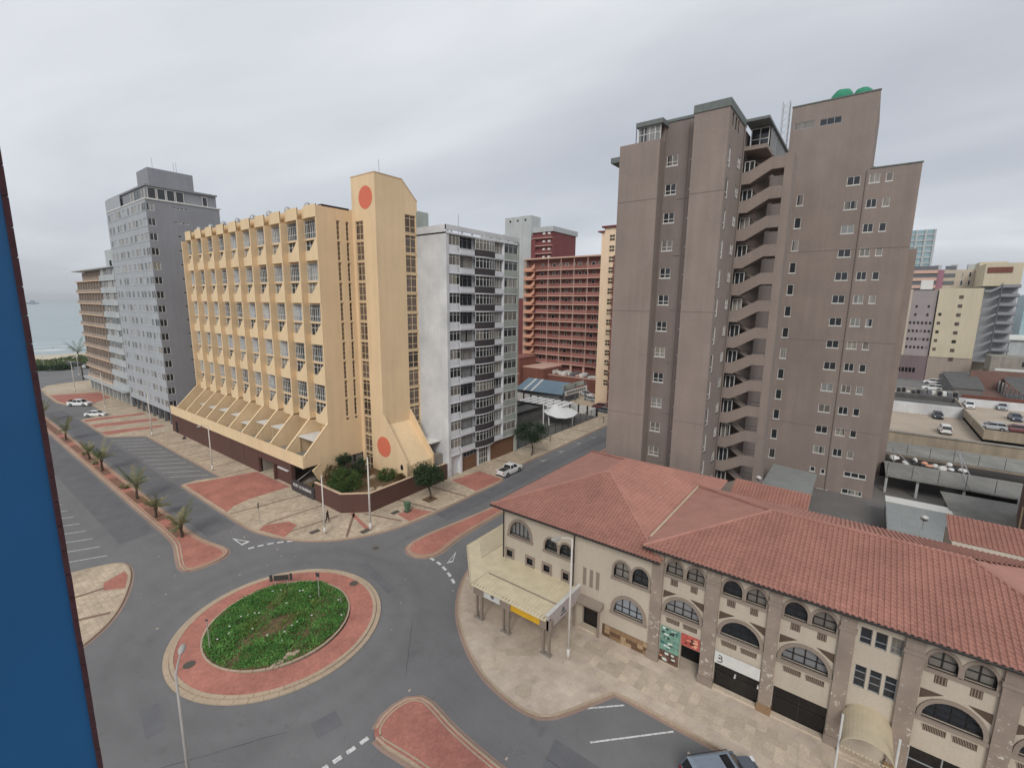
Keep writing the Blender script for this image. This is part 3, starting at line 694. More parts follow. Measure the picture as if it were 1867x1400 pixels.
# garden wall round the corner
gw = thing('garden_wall', 'dark brown planter wall with pale coping wrapping the hotel garden corner', 'wall', (35, 52, 0))
GP = [(32.65, 59.6), (32.55, 53.1), (35.25, 50.25), (50.0, 50.75)]
GI = [(32.95, 59.6), (32.85, 53.25), (35.4, 50.55), (50.0, 51.05)]
for i in range(3):
    q = [GP[i], GP[i + 1], GI[i + 1], GI[i]]
    part('wall_panel', MB().prism(q, 0, 2.75), 'brown_wall', gw)
    cx = lambda a, b: (b[0] + (a[0] - b[0]) * 1.12, b[1] + (a[1] - b[1]) * 1.12)
    part('coping', MB().prism([cx(GP[i], GI[i]), cx(GP[i + 1], GI[i + 1]), cx(GI[i + 1], GP[i + 1]), cx(GI[i], GP[i])], 2.75, 2.83), 'cream_cap', gw)
part('garden_soil', MB().prism([(32.9, 59.6), (32.9, 53.3), (35.4, 50.6), (43, 50.8), (43, 57), (42.8, 62.6), (35.5, 62.6)], 0, 1.9), 'soil', gw)
# low roof between the tower and the white block
part('side_wall', MB().box(48.4, 50.2, 52.0, 57.0, 0, 4.2), 'concrete', hotel)
part('side_canopy', MB().box(48.4, 50.35, 52.5, 57.05, 6.0, 6.2), 'white_paint', hotel)
part('ramp_wall', MB().prism([(57, 6.3), (51.4, .4), (51.4, 0), (57, 0)], 49.4, 49.7, 'x'), 'cream', hotel)
for i in range(8):
    y = F0 + 6 + i * 5.9; part('roof_vent', MB().loft([[(39.4 + rr * math.cos(a), y + rr * math.sin(a), z) for a in [k * math.pi / 5 for k in range(10)]] for rr, z in ((.5, 41), (.5, 41.9), (.4, 42.3), (.15, 42.5))]), 'galv', hotel, True)
part('roof_sheet', MB().box(38.2, 42.6, F0 + .3, F0 + 1.2, 41.1, 41.45), 'frame_dark', hotel)

# ================================================================== white balcony block
wb = thing('apartment_block', 'weathered white apartment block with dark bowed balcony panels beside the cream hotel', 'apartment block', (58, 55, 0))
WX0, WX1, WY = 50.4, 68.4, 50.66
part('side_wall', MB().box(WX0, WX0 + .3, WY, 74, 0, 39.3), 'white_weathered', wb)
part('core', MB().box(WX0 + .3, WX1 - .25, WY + .7, 74, 0, 38.4), 'white_wall', wb)
part('corner_wall', MB().box(WX1 - .3, WX1, WY - .1, 74, 0, 38.6), 'greenish', wb)
part('front_end', MB().box(WX0 + .302, WX0 + .55, WY - .003, WY + .7, 0, 39.29), 'white_weathered', wb)
xs_ = {'a0': 50.95, 'a1': 53.3, 'b1': 56.6, 'c1': 61.7, 'd1': 64.2, 'e1': 68.1}
P12 = 2.87
flm = {}
def wmesh(key, fn, mats):
    if key not in flm: flm[key] = fn().mesh(key, mats)
    return flm[key]
def bow(z0, z1, dd, x0=56.7, x1=61.6, n=8, back=.0):
    m = MB(); P = []
    for i in range(n + 1):
        t = i / n; P.append((x0 + (x1 - x0) * t - x0, -dd * (1 - (2 * t - 1) ** 2) - .12))
    poly = P + [(x1 - x0, .25), (0, .25)]
    m.prism(poly, z0, z1); return m
for k in range(12):
    s = 3.6 + P12 * k
    for xa, xb in ((xs_['a0'], xs_['b1'] + .1), (xs_['c1'], xs_['e1'])): part('floor_slab', MB().box(xa, xb, WY - .02, WY + .7, s, s + .14), 'white_wall', wb)
    part('spandrel', MB().box(xs_['a0'], xs_['a1'], WY + .06, WY + .2, s + .14, s + 1.28), 'white_wall', wb)
    bl = MB(); bl.box(xs_['a1'], xs_['b1'], WY - .06, WY + .06, s + .14, s + .92); bl.box(xs_['a1'] - .1, xs_['b1'], WY - .1, WY + .09, s + .92, s + 1.0)
    part('balcony', bl, 'white_wall', wb)
    part('drain_pipe', MB().path([(xs_['a1'] - .5, WY + .02, s + 1.2), (xs_['a1'] - .15, WY + .0, s + .25)], .035), 'grey_wall', wb)
    part('dark_balcony', bow(s + .12, s + 1.1, .4), 'dark_panel', wb, loc=(0, 0, 0)).location = (56.7 - 58, WY - 55, 0)
    part('bow_slab', bow(s - .06, s + .1, .43), 'white_wall', wb, loc=(0, 0, 0)).location = (56.7 - 58, WY - 55, 0)
    gl_ = MB(); n = 6; x0, x1 = 56.85, 61.5
    for i in range(n):
        t0, t1 = i / n, (i + 1) / n
        f = lambda t: (x0 + (x1 - x0) * t, WY - .28 * (1 - (2 * t - 1) ** 2))
        a, b = f(t0), f(t1)
        gl_.quad((*a, s + 1.15), (*b, s + 1.15), (*b, s + 2.8), (*a, s + 2.8), 0)
        gl_.box(a[0] - .04, a[0] + .04, a[1] - .05, a[1] + .02, s + 1.15, s + 2.8, 1)
        for z in (1.2, 2.3, 2.76): gl_.quad((a[0], a[1] - .03, s + z - .035), (b[0], b[1] - .03, s + z - .035), (b[0], b[1] - .03, s + z + .035), (a[0], a[1] - .03, s + z + .035), 1)
    gl_.box(x1 - .04, x1 + .04, WY - .05, WY + .5, s + 1.15, s + 2.8, 1)
    part('bow_window', gl_, ['glass', 'frame_white'], wb)
    put_window('y', WY, xs_['a0'] + .02, xs_['a1'], s + 1.28, s + P12 - .04, wb, .12, nx=3, hs=(.75,), ft=.05)
    put_window('y', WY, xs_['a1'] + .05, xs_['b1'], s + .5, s + P12 - .1, wb, .62, nx=3, hs=(.8,), ft=.05, mats=('glass', 'frame_grey'))
    bl = MB(); bl.box(xs_['c1'], xs_['d1'], WY - .06, WY + .06, s + .14, s + .95); part('balcony', bl, 'white_wall', wb)
    put_window('y', WY, xs_['c1'] + .05, xs_['d1'] - .05, s + .95, s + P12 - .1, wb, .4, nx=3, hs=(.2,), ft=.06)
    part('spandrel', MB().box(xs_['d1'], xs_['e1'], WY + .02, WY + .2, s + .14, s + 1.28), 'greenish', wb)
    put_window('y', WY, xs_['d1'] + .02, xs_['e1'], s + 1.28, s + P12 - .06, wb, .14, nx=3, hs=(.8,), ft=.05)
    part('party_fin', MB().box(xs_['d1'] - .12, xs_['d1'] + .06, WY - .05, WY + .7, s + .14, s + P12), 'white_wall', wb)
top = 3.6 + P12 * 12
part('roof_beam', MB().box(WX0, WX1, WY - .05, WY + .25, top + .55, top + 1.25), 'white_weathered', wb)
part('roof_slab', MB().box(WX0, WX1, WY - .1, 74, top - .02, top + .2), 'white_wall', wb)
for i in range(8): part('roof_post', MB().box(51.5 + i * 2.3, 51.75 + i * 2.3, WY, WY + .2, top + .2, top + .55), 'white_weathered', wb)
part('antenna', MB().tube((53.6, 51.2, 38), (53.6, 51.2, 41.2), .04), 'galv', wb)
part('plant_room', MB().box(52.5, 57.5, 62, 74, 38, 43.0), 'greenish', wb)
plaster('brick_tan', srgb(130, 98, 76), .12, .1)
part('garage_recess', MB().box(51.0, 53.4, WY + 3.0, WY + 3.2, 0, 3.6), 'void_shade', wb)  # black slab painted for the dark of the garage opening
part('ground_wall', MB().box(53.5, 57.6, WY + .5, WY + .8, 0, 2.5), 'brick_tan', wb)
put_window('y', WY, 53.5, 57.6, 2.5, 3.55, wb, .6, nx=5, ft=.06, mats=('glass_dark', 'frame_grey'))
part('pier', MB().box(53.2, 53.6, WY + .1, WY + .8, 0, 3.6), 'white_wall', wb)
put_window('y', WY, 58.2, 60.6, .1, 3.3, wb, .6, nx=4, hs=(.33, .66), ft=.12, mats=('glass_dark', 'frame_white'), name='entrance_door')
for x in (57.7, 60.7): part('pier', MB().box(x, x + .45, WY + .4, WY + .85, 0, 3.6), 'white_wall', wb)
part('ground_wall', MB().box(61.2, 68.2, WY + .5, WY + .8, 0, 3.2), 'brick_tan', wb)
part('ground_ceiling', MB().box(50.7, 68.2, WY + .3, WY + 3.2, 3.4, 3.6), 'white_wall', wb)
# ================================================================== brown tower
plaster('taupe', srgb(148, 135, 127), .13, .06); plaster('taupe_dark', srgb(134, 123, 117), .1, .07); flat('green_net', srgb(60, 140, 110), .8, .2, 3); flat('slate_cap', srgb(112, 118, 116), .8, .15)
bt = thing('apartment_tower', 'tall taupe brown apartment tower with open zigzag fire stairs behind the tiled roof', 'apartment tower', (70, 15, 0))
part('wall', MB().box(55.5, 66.9, 21.2, 26.1, 0, 46.7), 'taupe', bt)
m = MB(); fw_ = [(19.7, 21.0, 45.3 - 3.22 * k - 1.2, 45.3 - 3.22 * k) for k in range(13)]; sw_ = [(17.6, 18.15, 45.7 - 3.22 * k - 1.2, 45.7 - 3.22 * k) for k in range(13)]
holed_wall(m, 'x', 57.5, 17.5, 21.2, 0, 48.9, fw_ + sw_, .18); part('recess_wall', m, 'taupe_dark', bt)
for q_ in fw_: put_window('x', 57.5, *q_, bt, .1, nx=2, hs=(.35,), ft=.065, sill=.12)
for q_ in sw_: put_window('x', 57.5, *q_, bt, .1, nx=1, hs=(.35,), ft=.065, sill=.12)
m = MB(); m.quad((55.5, 13.9, 0), (55.5, 17.5, 0), (55.5, 17.5, 48.5), (55.5, 13.9, 48.5)); m.quad((55.5, 17.5, 0), (57.5, 17.5, 0), (57.5, 17.5, 48.9), (55.5, 17.5, 48.5))
rw_ = [(56.2, 57.3, 44.9 - 3.22 * k - 2.1, 44.9 - 3.22 * k) for k in range(13)]; rw2 = [(60.6, 62.0, 44.9 - 3.22 * k - 1.3, 44.9 - 3.22 * k) for k in range(13)]; rw3 = [(56.7, 57.5, 47.0, 48.3), (58.2, 58.9, 47.0, 48.3), (59.4, 60.1, 47.0, 48.3)]
holed_wall(m, 'y', 13.9, 55.5, 63.0, 0, 48.9, rw_ + rw2 + rw3, .18)
part('stair_side_wall', m, 'taupe', bt)
part('block_cap', MB().box(55.4, 63.2, 13.8, 17.6, 48.5, 49.3), 'slate_cap', bt)
for q_ in rw_: put_window('y', 13.9, *q_, bt, .1, nx=1, hs=(.3,), ft=.1, sill=.1)
for q_ in rw2: put_window('y', 13.9, *q_, bt, .1, nx=2, hs=(.5,), ft=.08, sill=.1)
for q_ in rw3: put_window('y', 13.9, *q_, bt, .1, nx=1, ft=.06, mats=('glass', 'frame_dark'))
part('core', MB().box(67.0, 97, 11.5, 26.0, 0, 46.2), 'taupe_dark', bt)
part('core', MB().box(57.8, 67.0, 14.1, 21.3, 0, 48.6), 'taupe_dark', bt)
part('roof_slab', MB().box(57.4, 67, 17.6, 21.3, 48.9, 49.2), 'slate_cap', bt)
# penthouse on the left block
ph = MB(); ph.box(55.5, 60, 21.0, 24.2, 48.4, 48.9); part('penthouse_roof', ph, 'slate_cap', bt)
part('penthouse_wall', MB().box(57, 60, 21.2, 24.1, 46.7, 48.4), 'taupe', bt)
put_window('x', 55.9, 21.3, 24.0, 46.75, 48.4, bt, .0, nx=4, hs=(.5,), ft=.07, mats=('glass_curtain', 'frame_white'))
part('penthouse_post', MB().tube((55.6, 24.15, 46.7), (55.6, 24.15, 48.5), .05), 'frame_dark', bt)
part('ledge', MB().box(55.6, 60, 26.1, 27.3, 45.0, 45.6), 'slate_cap', bt)
# stairs
for k in range(14):
    z0 = 43.5 - 3.23 * k
    if z0 < 1.5: break
    pr = [(13.88, z0), (13.1, z0 + .05), (10.8, z0 + 1.28), (9.42, z0 + 1.28), (9.42, z0 - .05), (10.7, z0 - .05), (12.9, z0 - 1.35), (13.88, z0 - 1.35)]
    part('stair_parapet', MB().prism(pr, 62.95, 63.12, 'x'), 'taupe', bt)
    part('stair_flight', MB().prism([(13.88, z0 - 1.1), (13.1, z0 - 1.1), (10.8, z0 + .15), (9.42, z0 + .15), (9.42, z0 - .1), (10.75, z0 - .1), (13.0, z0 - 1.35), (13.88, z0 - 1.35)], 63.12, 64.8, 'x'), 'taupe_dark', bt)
    part('return_flight', MB().prism([(9.42, z0 + .15), (10.8, z0 + .15), (13.1, z0 + 1.75), (13.88, z0 + 1.75), (13.88, z0 + 1.55), (13.15, z0 + 1.55), (10.85, z0 - .08), (9.42, z0 - .08)], 64.9, 66.4, 'x'), 'taupe', bt)
    put_window('x', 64.2, 12.75, 13.86, z0 - .95, z0 + 1.5, bt, .0, nx=2, ft=.09, mats=('glass_dark', 'frame_white'), name='stair_door')
    for zr_ in (.7, 1.15): part('landing_rail', MB().box(66.32, 66.38, 9.42, 11.4, z0 + zr_, z0 + zr_ + .05), 'frame_grey', bt)
part('stair_pillar', MB().box(62.9, 65.6, 8.55, 9.42, 0, 44.95), 'taupe', bt)
part('drain_pipe', MB().tube((62.6, 13.8, 0), (62.6, 13.8, 48.5), .07), 'taupe_dark', bt)
part('drain_pipe', MB().tube((57.42, 18.6, 0), (57.42, 18.6, 48.5), .06), 'taupe_dark', bt)
for k in range(6): part('wall_band', MB().box(57.44, 57.5, 17.5, 19.5, 8 + 6.45 * k, 8.08 + 6.45 * k), 'taupe_dark', bt)
# stair head with sloping lean-to roof
part('stair_head_roof', MB().box(62.8, 80, 11.4, 13.9, 49.0, 49.3), 'slate_cap', bt)
part('stair_head_wall', MB().box(67.1, 80, 12.0, 13.9, 46.2, 49.0), 'taupe_dark', bt)
for i in range(7): put_window('y', 11.6, 65.6 + i * 1.9, 67.35 + i * 1.9, 46.4, 48.9, bt, .0, nx=3, ft=.07, mats=('glass', 'frame_grey'))
put_window('x', 65.4, 11.7, 13.7, 46.4, 48.9, bt, .0, nx=2, ft=.1, hs=(.5,), mats=('glass', 'frame_white'))
part('stair_head_deck', MB().box(62.9, 67, 11.4, 13.88, 45.9, 46.35), 'taupe', bt)
# right block
m = MB()
cA = [(3.0, 4.5, 45.9 - 3.25 * k - 1.15, 45.9 - 3.25 * k) for k in range(13)]; cB = [(.85, 2.0, a[2], a[3]) for a in cA]; cC = [(-.55, .2, a[2], a[3] - .05) for a in cA]
cN = [(9.55, 10.4, 47.5 - 3.25 * k - 1.55, 47.5 - 3.25 * k) for k in range(14)]
cT = [(9.2, 11.8, 53.35, 54.3), (6.0, 8.6, 53.3, 54.2)]; cL = [(-2.4, .3, 2.9, 3.7), (3.9, 4.6, 2.7, 3.5), (2.6, 3.2, 2.6, 3.4), (2.0, 3.4, .2, 1.0), (-2.2, .3, .2, 1.0)]
holed_wall(m, 'x', 83.3, -3.4, 2.02, 0, 46.6, [q_ for q_ in cB + cC + cL if q_[1] < 2.02], .15)
holed_wall(m, 'x', 83.3, 2.02, 12.2, 0, 46.6, [q_ for q_ in cA + [c for c in cN if c[3] < 46.5] + cL if q_[0] >= 2.02], .15)
holed_wall(m, 'x', 83.3, 2.02, 12.2, 46.6, 56.5, cT, .15)
m.quad((83.3, 2.02, 46.6), (97, 2.02, 46.6), (97, 2.02, 56.5), (83.3, 2.02, 56.5)); m.quad((83.3, -3.4, 0), (97, -3.4, 0), (97, -3.4, 46.6), (83.3, -3.4, 46.6))
m.quad((83.3, 12.2, 46), (97, 12.2, 46), (97, 12.2, 56.5), (83.3, 12.2, 56.5)); m.quad((83.3, -3.4, 46.6), (97, -3.4, 46.6), (97, 2.02, 46.6), (83.3, 2.02, 46.6)); m.quad((83.3, 2.02, 56.5), (97, 2.02, 56.5), (97, 12.2, 56.5), (83.3, 12.2, 56.5))
m.quad((97, -3.4, 0), (97, 12.2, 0), (97, 12.2, 56.5), (97, -3.4, 46.6))
part('rear_block', m, 'taupe', bt)
for q_ in cA + cB: put_window('x', 83.3, *q_, bt, .08, nx=2, ft=.06, sill=.1, mats=('glass', 'frame_white'))
for q_ in cC: put_window('x', 83.3, *q_, bt, .08, nx=1, ft=.06, sill=.1, mats=('glass', 'frame_white'))
for q_ in [c for c in cN if c[3] < 46.5]: put_window('x', 83.3, *q_, bt, .08, nx=1, ft=.07, sill=.1, mats=('glass_dark', 'frame_white'))
for q_ in cT: put_window('x', 83.3, *q_, bt, .08, nx=3, ft=.07, mats=('glass', 'frame_grey'))
for q_ in cL: put_window('x', 83.3, *q_, bt, .08, nx=3 if q_[1] - q_[0] > 2 else 2 if q_[1] - q_[0] > 1 else 1, ft=.1, sill=.12, mats=('glass_dark', 'frame_white'))
part('rear_wing', MB().box(97.2, 116, -4.9, 12, 0, 37), 'taupe', bt)
part('parapet_cap', MB().box(83.2, 83.6, -3.5, 2.0, 46.6, 46.75), 'slate_cap', bt); part('parapet_cap', MB().box(83.2, 83.6, 1.95, 12.25, 56.5, 56.65), 'slate_cap', bt)
for z_ in (9.9, 23.0, 36.0): part('joint_line', MB().box(83.27, 83.3, -3.4, 12.2, z_, z_ + .07), 'taupe_dark', bt)
for z_ in (14.2, 27.2, 40.2): part('joint_line', MB().box(55.47, 55.5, 21.2, 26.1, z_, z_ + .06), 'taupe_dark', bt); part('joint_line', MB().box(55.47, 55.5, 13.9, 17.5, z_, z_ + .06), 'taupe_dark', bt)
part('drain_pipe', MB().tube((83.2, 2.35, 0), (83.2, 2.35, 46.5), .07), 'taupe_dark', bt)
def lump(cx, cy, z, rx, ry, h, seed, n=14):
    rd = random.Random(seed); rings = []
    for t in (0, .3, .6, .85, 1.0):
        s = math.sqrt(max(0, 1 - t ** 2.2)) * .93 + .07
        rings.append([(cx + rx * s * math.cos(2 * math.pi * i / n) * rd.uniform(.9, 1.08), cy + ry * s * math.sin(2 * math.pi * i / n) * rd.uniform(.9, 1.08), z + h * t + rd.uniform(-.03, .03)) for i in range(n)])
    return MB().loft(rings)
for i, (y, rx, h) in enumerate(((6.4, 1.7, 1.7), (4.1, 1.4, 1.4), (8.6, .9, .8))):
    wt = link('water_tank', lump(0, 0, 0, rx, rx * .9, h, 40 + i).mesh('water_tank', ['green_net'], smooth=True), None, (85.2, y, 56.5))
    wt['label'] = ('largest green netted tank on the brown tower roof', 'small green netted tank nearest the roof corner of the brown tower', 'low green netted heap left of the large tank on the brown tower')[i]; wt['category'] = 'water tank'; wt['group'] = 'green netted tanks on the tower roof'
lm = thing('lattice_mast', 'thin wire lattice mast beside the top of the brown tower', 'mast', (83.0, 12.9, 46.2))
for dx, dy in ((0, 0), (.9, 0), (0, .9), (.9, .9)): part('mast_leg', MB().tube((82.6 + dx, 12.5 + dy, 46.2), (82.6 + dx, 12.5 + dy, 57.4), .04, n=5), 'galv', lm)
for k in range(12):
    z = 46.4 + k * .9
    for a, b in (((0, 0), (0, .9)), ((0, .9), (0, 0)), ((0, 0), (.9, 0)), ((.9, 0), (0, 0))):
        part('mast_brace', MB().tube((82.6 + a[0], 12.5 + a[1], z), (82.6 + b[0], 12.5 + b[1], z + .9), .028, n=4), 'galv', lm)

# ================================================================== arcade building with tiled hip roofs
plaster('beige_wall', srgb(194, 182, 165), .08, .04); plaster('taupe_trim', srgb(150, 136, 124), .1, .05)
q = NB('peeling'); base = q.mix(1, srgb(152, 137, 125), q.ramp(q.noise(.8, detail=6), (.3, .82), (.7, 1.08)), 'MULTIPLY')
sp = q.n('SeparateXYZ'); q.set(sp.inputs[0], q.pos)
zf = q.ramp(q.math('DIVIDE', sp.outputs[2], 10.0), (.0, .0), (.1, .04), (.35, .05), (.62, .0))
fl = q.math('GREATER_THAN', q.math('ADD', q.noise(3.2, detail=6, rough=.75), zf), .64)
q.done(q.mix(fl, base, srgb(205, 198, 186)), .9); q.bump(q.noise(8, detail=5), .3, .02)
q = NB('terracotta'); c = rnd_tint(q, q.mix(1, srgb(174, 126, 112), q.ramp(q.noise(1.3, detail=6, rough=.7), (.3, .90), (.7, 1.07)), 'MULTIPLY'), .09)
q.done(q.mix(1, c, q.ramp(q.noise(.35, detail=5), (.3, .86), (.7, 1.08)), 'MULTIPLY'), .75, .3)
q = NB('terracotta_plain'); w = q.n('TexWave', wave_type='BANDS', bands_direction='Y'); q.set(w.inputs[0], q.pos); w.inputs['Scale'].default_value = 5.2
c = q.mix(1, srgb(180, 132, 118), q.ramp(q.noise(.8, detail=7, rough=.7), (.3, .84), (.7, 1.08)), 'MULTIPLY'); q.bump(w.outputs[1], .35, .05); q.done(c, .8, .25)
for i_, nm in enumerate(('stone_a', 'stone_b', 'stone_c')): plaster(nm, [srgb(150, 122, 92), srgb(112, 86, 66), srgb(176, 150, 118)][i_], .2, .0, .2)
flat('shoulder_brown', srgb(92, 76, 64), .8, .15)
flat('poster_green', srgb(120, 158, 142), .5, .3, 3); flat('poster_red', srgb(190, 92, 84), .5, .35, 4); flat('poster_brown', srgb(110, 84, 72), .5, .5, 5)
flat('yellow_sign', srgb(226, 176, 46), .6, .08); flat('awning_cream', srgb(200, 186, 158), .75, .1, 1.5); flat('lilac', srgb(190, 178, 176), .7, .1)
ar = thing('arcade_building', 'two storey beige arcade building with arched windows and red tiled hip roofs', 'building', (40, 5, 0))
FX = 33.15
ty = lambda y: .9925 * y
tz = lambda z: .9925 * z + .21
def arch_pts(y0, y1, zs, zt, n=14): return [((y0 + y1) / 2 + (y1 - y0) / 2 * math.cos(math.pi * i / n), zs + (zt - zs) * math.sin(math.pi * i / n)) for i in range(n + 1)]
holes = []; archs = []; trims = []
def arch(y0, y1, z0, zs, zt, bars=2, hb=(.5,), glassm='glass', frame='frame_dark', depth=.28, blind=False):
    """arched opening y0<y1 (world Y), sill z0, spring zs, crown zt"""
    holes.append((y0, y1, z0, zt)); archs.append((y0, y1, z0, zs, zt))
    w = MB(); w.add([(FX + depth, y0, z0), (FX + depth, y1, z0)] + [(FX + depth, y, z) for y, z in arch_pts(y0, y1, zs, zt)], [tuple(range(17))], 0)
    g_ = part('window', w, glassm, ar)
    fr = MB(); yc, hw = (y0 + y1) / 2, (y1 - y0) / 2
    for i in range(bars + 1):
        y = y0 + (y1 - y0) * i / bars; y = min(max(y, y0 + .04), y1 - .04)
        zt_ = zs + (zt - zs) * math.sqrt(max(0, 1 - ((y - yc) / hw) ** 2))
        fr.box(FX + depth - .06, FX + depth - .004, y - .035, y + .035, z0, zt_)
    for t in hb:
        z = z0 + (zt - z0) * t; k = 1 if z < zs else math.sqrt(max(0, 1 - ((z - zs) / (zt - zs)) ** 2))
        fr.box(FX + depth - .055, FX + depth - .006, yc - hw * k, yc + hw * k, z - .03, z + .03)
    fr.box(FX + depth - .07, FX + depth - .002, y0, y1, z0, z0 + .07)
    part('frame', fr, frame, g_)
def surround(y0, y1, z0, zs, zt, tw=.22, proud=.07, mat='taupe_trim', sill=True):
    m = MB(); a = arch_pts(y0, y1, zs, zt); b = arch_pts(y0 - tw, y1 + tw, zs, zt + tw)
    a = [(y1, z0)] + a + [(y0, z0)]; b = [(y1 + tw, z0)] + b + [(y0 - tw, z0)]
    for i in range(len(a) - 1): m.prism([a[i], b[i], b[i + 1], a[i + 1]], FX - proud, FX + .25, 'x')
    part('arch_surround', m, mat, ar)
    if sill: part('sill', MB().box(FX - proud - .06, FX + .1, y0 - tw - .05, y1 + tw + .05, z0 - .22, z0), mat, ar)
def twin(y0, y1, z0, zs, zt, **k):
    mid = (y0 + y1) / 2
    for a, b in ((y0, mid - .13), (mid + .13, y1)):
        arch(a, b, z0, zs, zt, bars=2, hb=(.45,), **k); surround(a, b, z0, zs, zt, tw=.17, proud=.05 + .003 * (a == y0))
def vent(y0, y1, z0, z1, name='vent', mat='taupe_trim', n=6, diag=False):
    v = part(name, MB().box(FX - .01, FX + .02, y0, y1, z0, z1), 'shoulder_brown', ar)
    for i in range(n):
        y = y0 + (y1 - y0) * (i + .5) / n; sh = .12 if diag else 0
        part('slat', MB().prism([(y - .02, z0), (y + .02, z0), (y + .02 + sh, z1), (y - .02 + sh, z1)], FX - .03, FX - .008, 'x'), mat, v)
# left wing openings
arch(ty(22.95), ty(25.35), tz(5.9), tz(6.1), tz(7.5), bars=5, hb=()); surround(ty(22.95), ty(25.35), tz(5.9), tz(6.1), tz(7.5), .26)
twin(ty(18.4), ty(21.3), tz(5.7), tz(6.2), tz(6.95)); twin(ty(11.5), ty(14.45), tz(5.7), tz(6.4), tz(7.2))
arch(ty(11.75), ty(14.3), tz(2.55), tz(2.75), tz(4.1), bars=4, hb=(.35,), glassm='glass_curtain'); surround(ty(11.75), ty(14.3), tz(2.55), tz(2.75), tz(4.1), .28)
for a, b in ((24.8, 25.9), (22.4, 23.5), (20.5, 21.6), (18.5, 19.5)):
    y0, y1, z0, z1 = ty(a + .22), ty(b - .2), tz(3.55), tz(4.2); holes.append((y0, y1, z0, z1))
    w = put_window('x', FX, y0, y1, z0, z1, ar, .2, nx=1, hs=(.5,), ft=.05, mats=('glass_dark', 'frame_dark'), name='square_window')
    for q4 in ((ty(a), ty(b), z1, z1 + .24), (ty(a), ty(b), z0 - .3, z0), (ty(a), y0, z0, z1), (y1, ty(b), z0, z1)): part('window_trim', MB().box(FX - .06, FX + .15, *q4), 'taupe_trim', ar)
for y in (17.15, 16.5, 15.9):
    holes.append((ty(y - .17), ty(y + .17), tz(3.75), tz(5.45))); part('slot_panel', MB().box(FX + .1, FX + .2, ty(y - .17), ty(y + .17), tz(3.75), tz(5.45)), 'taupe_trim', ar)
holes.append((ty(15.75), ty(17.2), .12, tz(2.3)))
put_window('x', FX, ty(15.75), ty(17.2), .12, tz(2.3), ar, .3, nx=1, hs=(.85,), ft=.12, mats=('glass_shop', 'frame_dark'), name='door')
part('door_hood', MB().prism([(FX - .75, tz(2.35)), (FX + .0, tz(2.35)), (FX + .0, tz(2.85)), (FX - .1, tz(2.85)), (FX - .8, tz(2.5))], ty(15.2), ty(17.9), 'y'), 'taupe_trim', ar)
for y in (15.35, 17.7): part('door_post', MB().tube((FX - .6, ty(y), .1), (FX - .6, ty(y), tz(2.4)), .1), 'taupe_trim', ar)
part('door_step', MB().box(FX - .5, FX + .2, ty(15.7), ty(17.3), .1, .26), 'slab', ar)
sm = [MB().box(-.06, .05, -.235, .235, -.165, .165).mesh('plinth_stone', [n]) for n in ('stone_a', 'stone_b', 'stone_c')]
for i in range(9):
    for j in range(3): link('plinth_stone', random.choice(sm), ar, (FX - .06 + random.uniform(-.02, .02), ty(15.0) - .25 - i * .485, .31 + j * .345))
part('plinth', MB().box(FX - .03, FX + .1, ty(10.9), ty(15.25), .1, 1.18), 'stone_b', ar)
# right wing: pilasters and bays
PIL = [(10.35, 11.2), (6.25, 7.2), (2.4, 3.15), (-1.6, -.8), (-4.8, -3.9), (-8.75, -7.95), (-12.6, -11.8)]
for a, b in PIL:
    part('pilaster', MB().box(FX - .22, FX + .2, ty(a), ty(b), .1, tz(9.3)), 'peeling', ar)
    part('capital', MB().box(FX - .3, FX + .2, ty(a) - .06, ty(b) + .06, tz(8.2), tz(8.45)), 'taupe_trim', ar); part('pilaster_base', MB().box(FX - .3, FX + .2, ty(a) - .07, ty(b) + .07, .1, .75), random.choice(('stone_a', 'taupe_trim')), ar)
BAYS = [(7.25, 10.3), (3.2, 6.2), (-.75, 2.35), None, (-7.9, -4.85), (-11.75, -8.8)]
for bi, b in enumerate(BAYS):
    if b is None: continue
    a, c = b
    twin(ty(a + .12), ty(c - .12), tz(7.62), tz(8.1), tz(8.85), glassm='glass')
    arch(ty(a + .22), ty(c - .22), tz(4.45), tz(4.6), tz(5.85), bars=4, hb=(.4,), glassm='glass_curtain' if bi in (0, 2) else 'glass'); surround(ty(a + .22), ty(c - .22), tz(4.45), tz(4.6), tz(5.85), .22, .1)
    vent(ty(a + .35), ty(a + 1.35), tz(3.6), tz(4.0), 'lattice_vent', n=9, diag=True); vent(ty(a + 1.65), ty(a + 2.65), tz(3.6), tz(4.0), 'lattice_vent', n=9, diag=True)
    vent(ty(a + .55), ty(a + 1.05), tz(6.8), tz(7.3), n=4); vent(ty(a + 2.0), ty(a + 2.55), tz(6.8), tz(7.3), n=4)
    for s, y in ((1, a + .02), (-1, c - .02)): part('shoulder_panel', MB().prism([(ty(y), tz(5.55)), (ty(y), tz(6.2)), (ty(y + s * 1.0), tz(6.2))], FX - .015, FX + .02, 'x'), 'shoulder_brown', ar)
    z1 = tz(2.2)
    if bi == 0:
        holes.append((ty(7.25), ty(8.7), .12, z1)); part('shop_interior', MB().box(FX + 1.6, FX + 1.7, ty(7.0), ty(9), .1, z1), 'void_shade', ar)  # black slab stands for the unlit shop behind the opening
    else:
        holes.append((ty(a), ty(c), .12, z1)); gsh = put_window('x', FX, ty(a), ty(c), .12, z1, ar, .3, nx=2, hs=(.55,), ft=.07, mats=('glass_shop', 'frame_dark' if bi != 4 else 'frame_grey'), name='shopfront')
        part('threshold', MB().box(FX - .2, FX + .25, ty(a), ty(c), .1, .24), 'slab', ar)
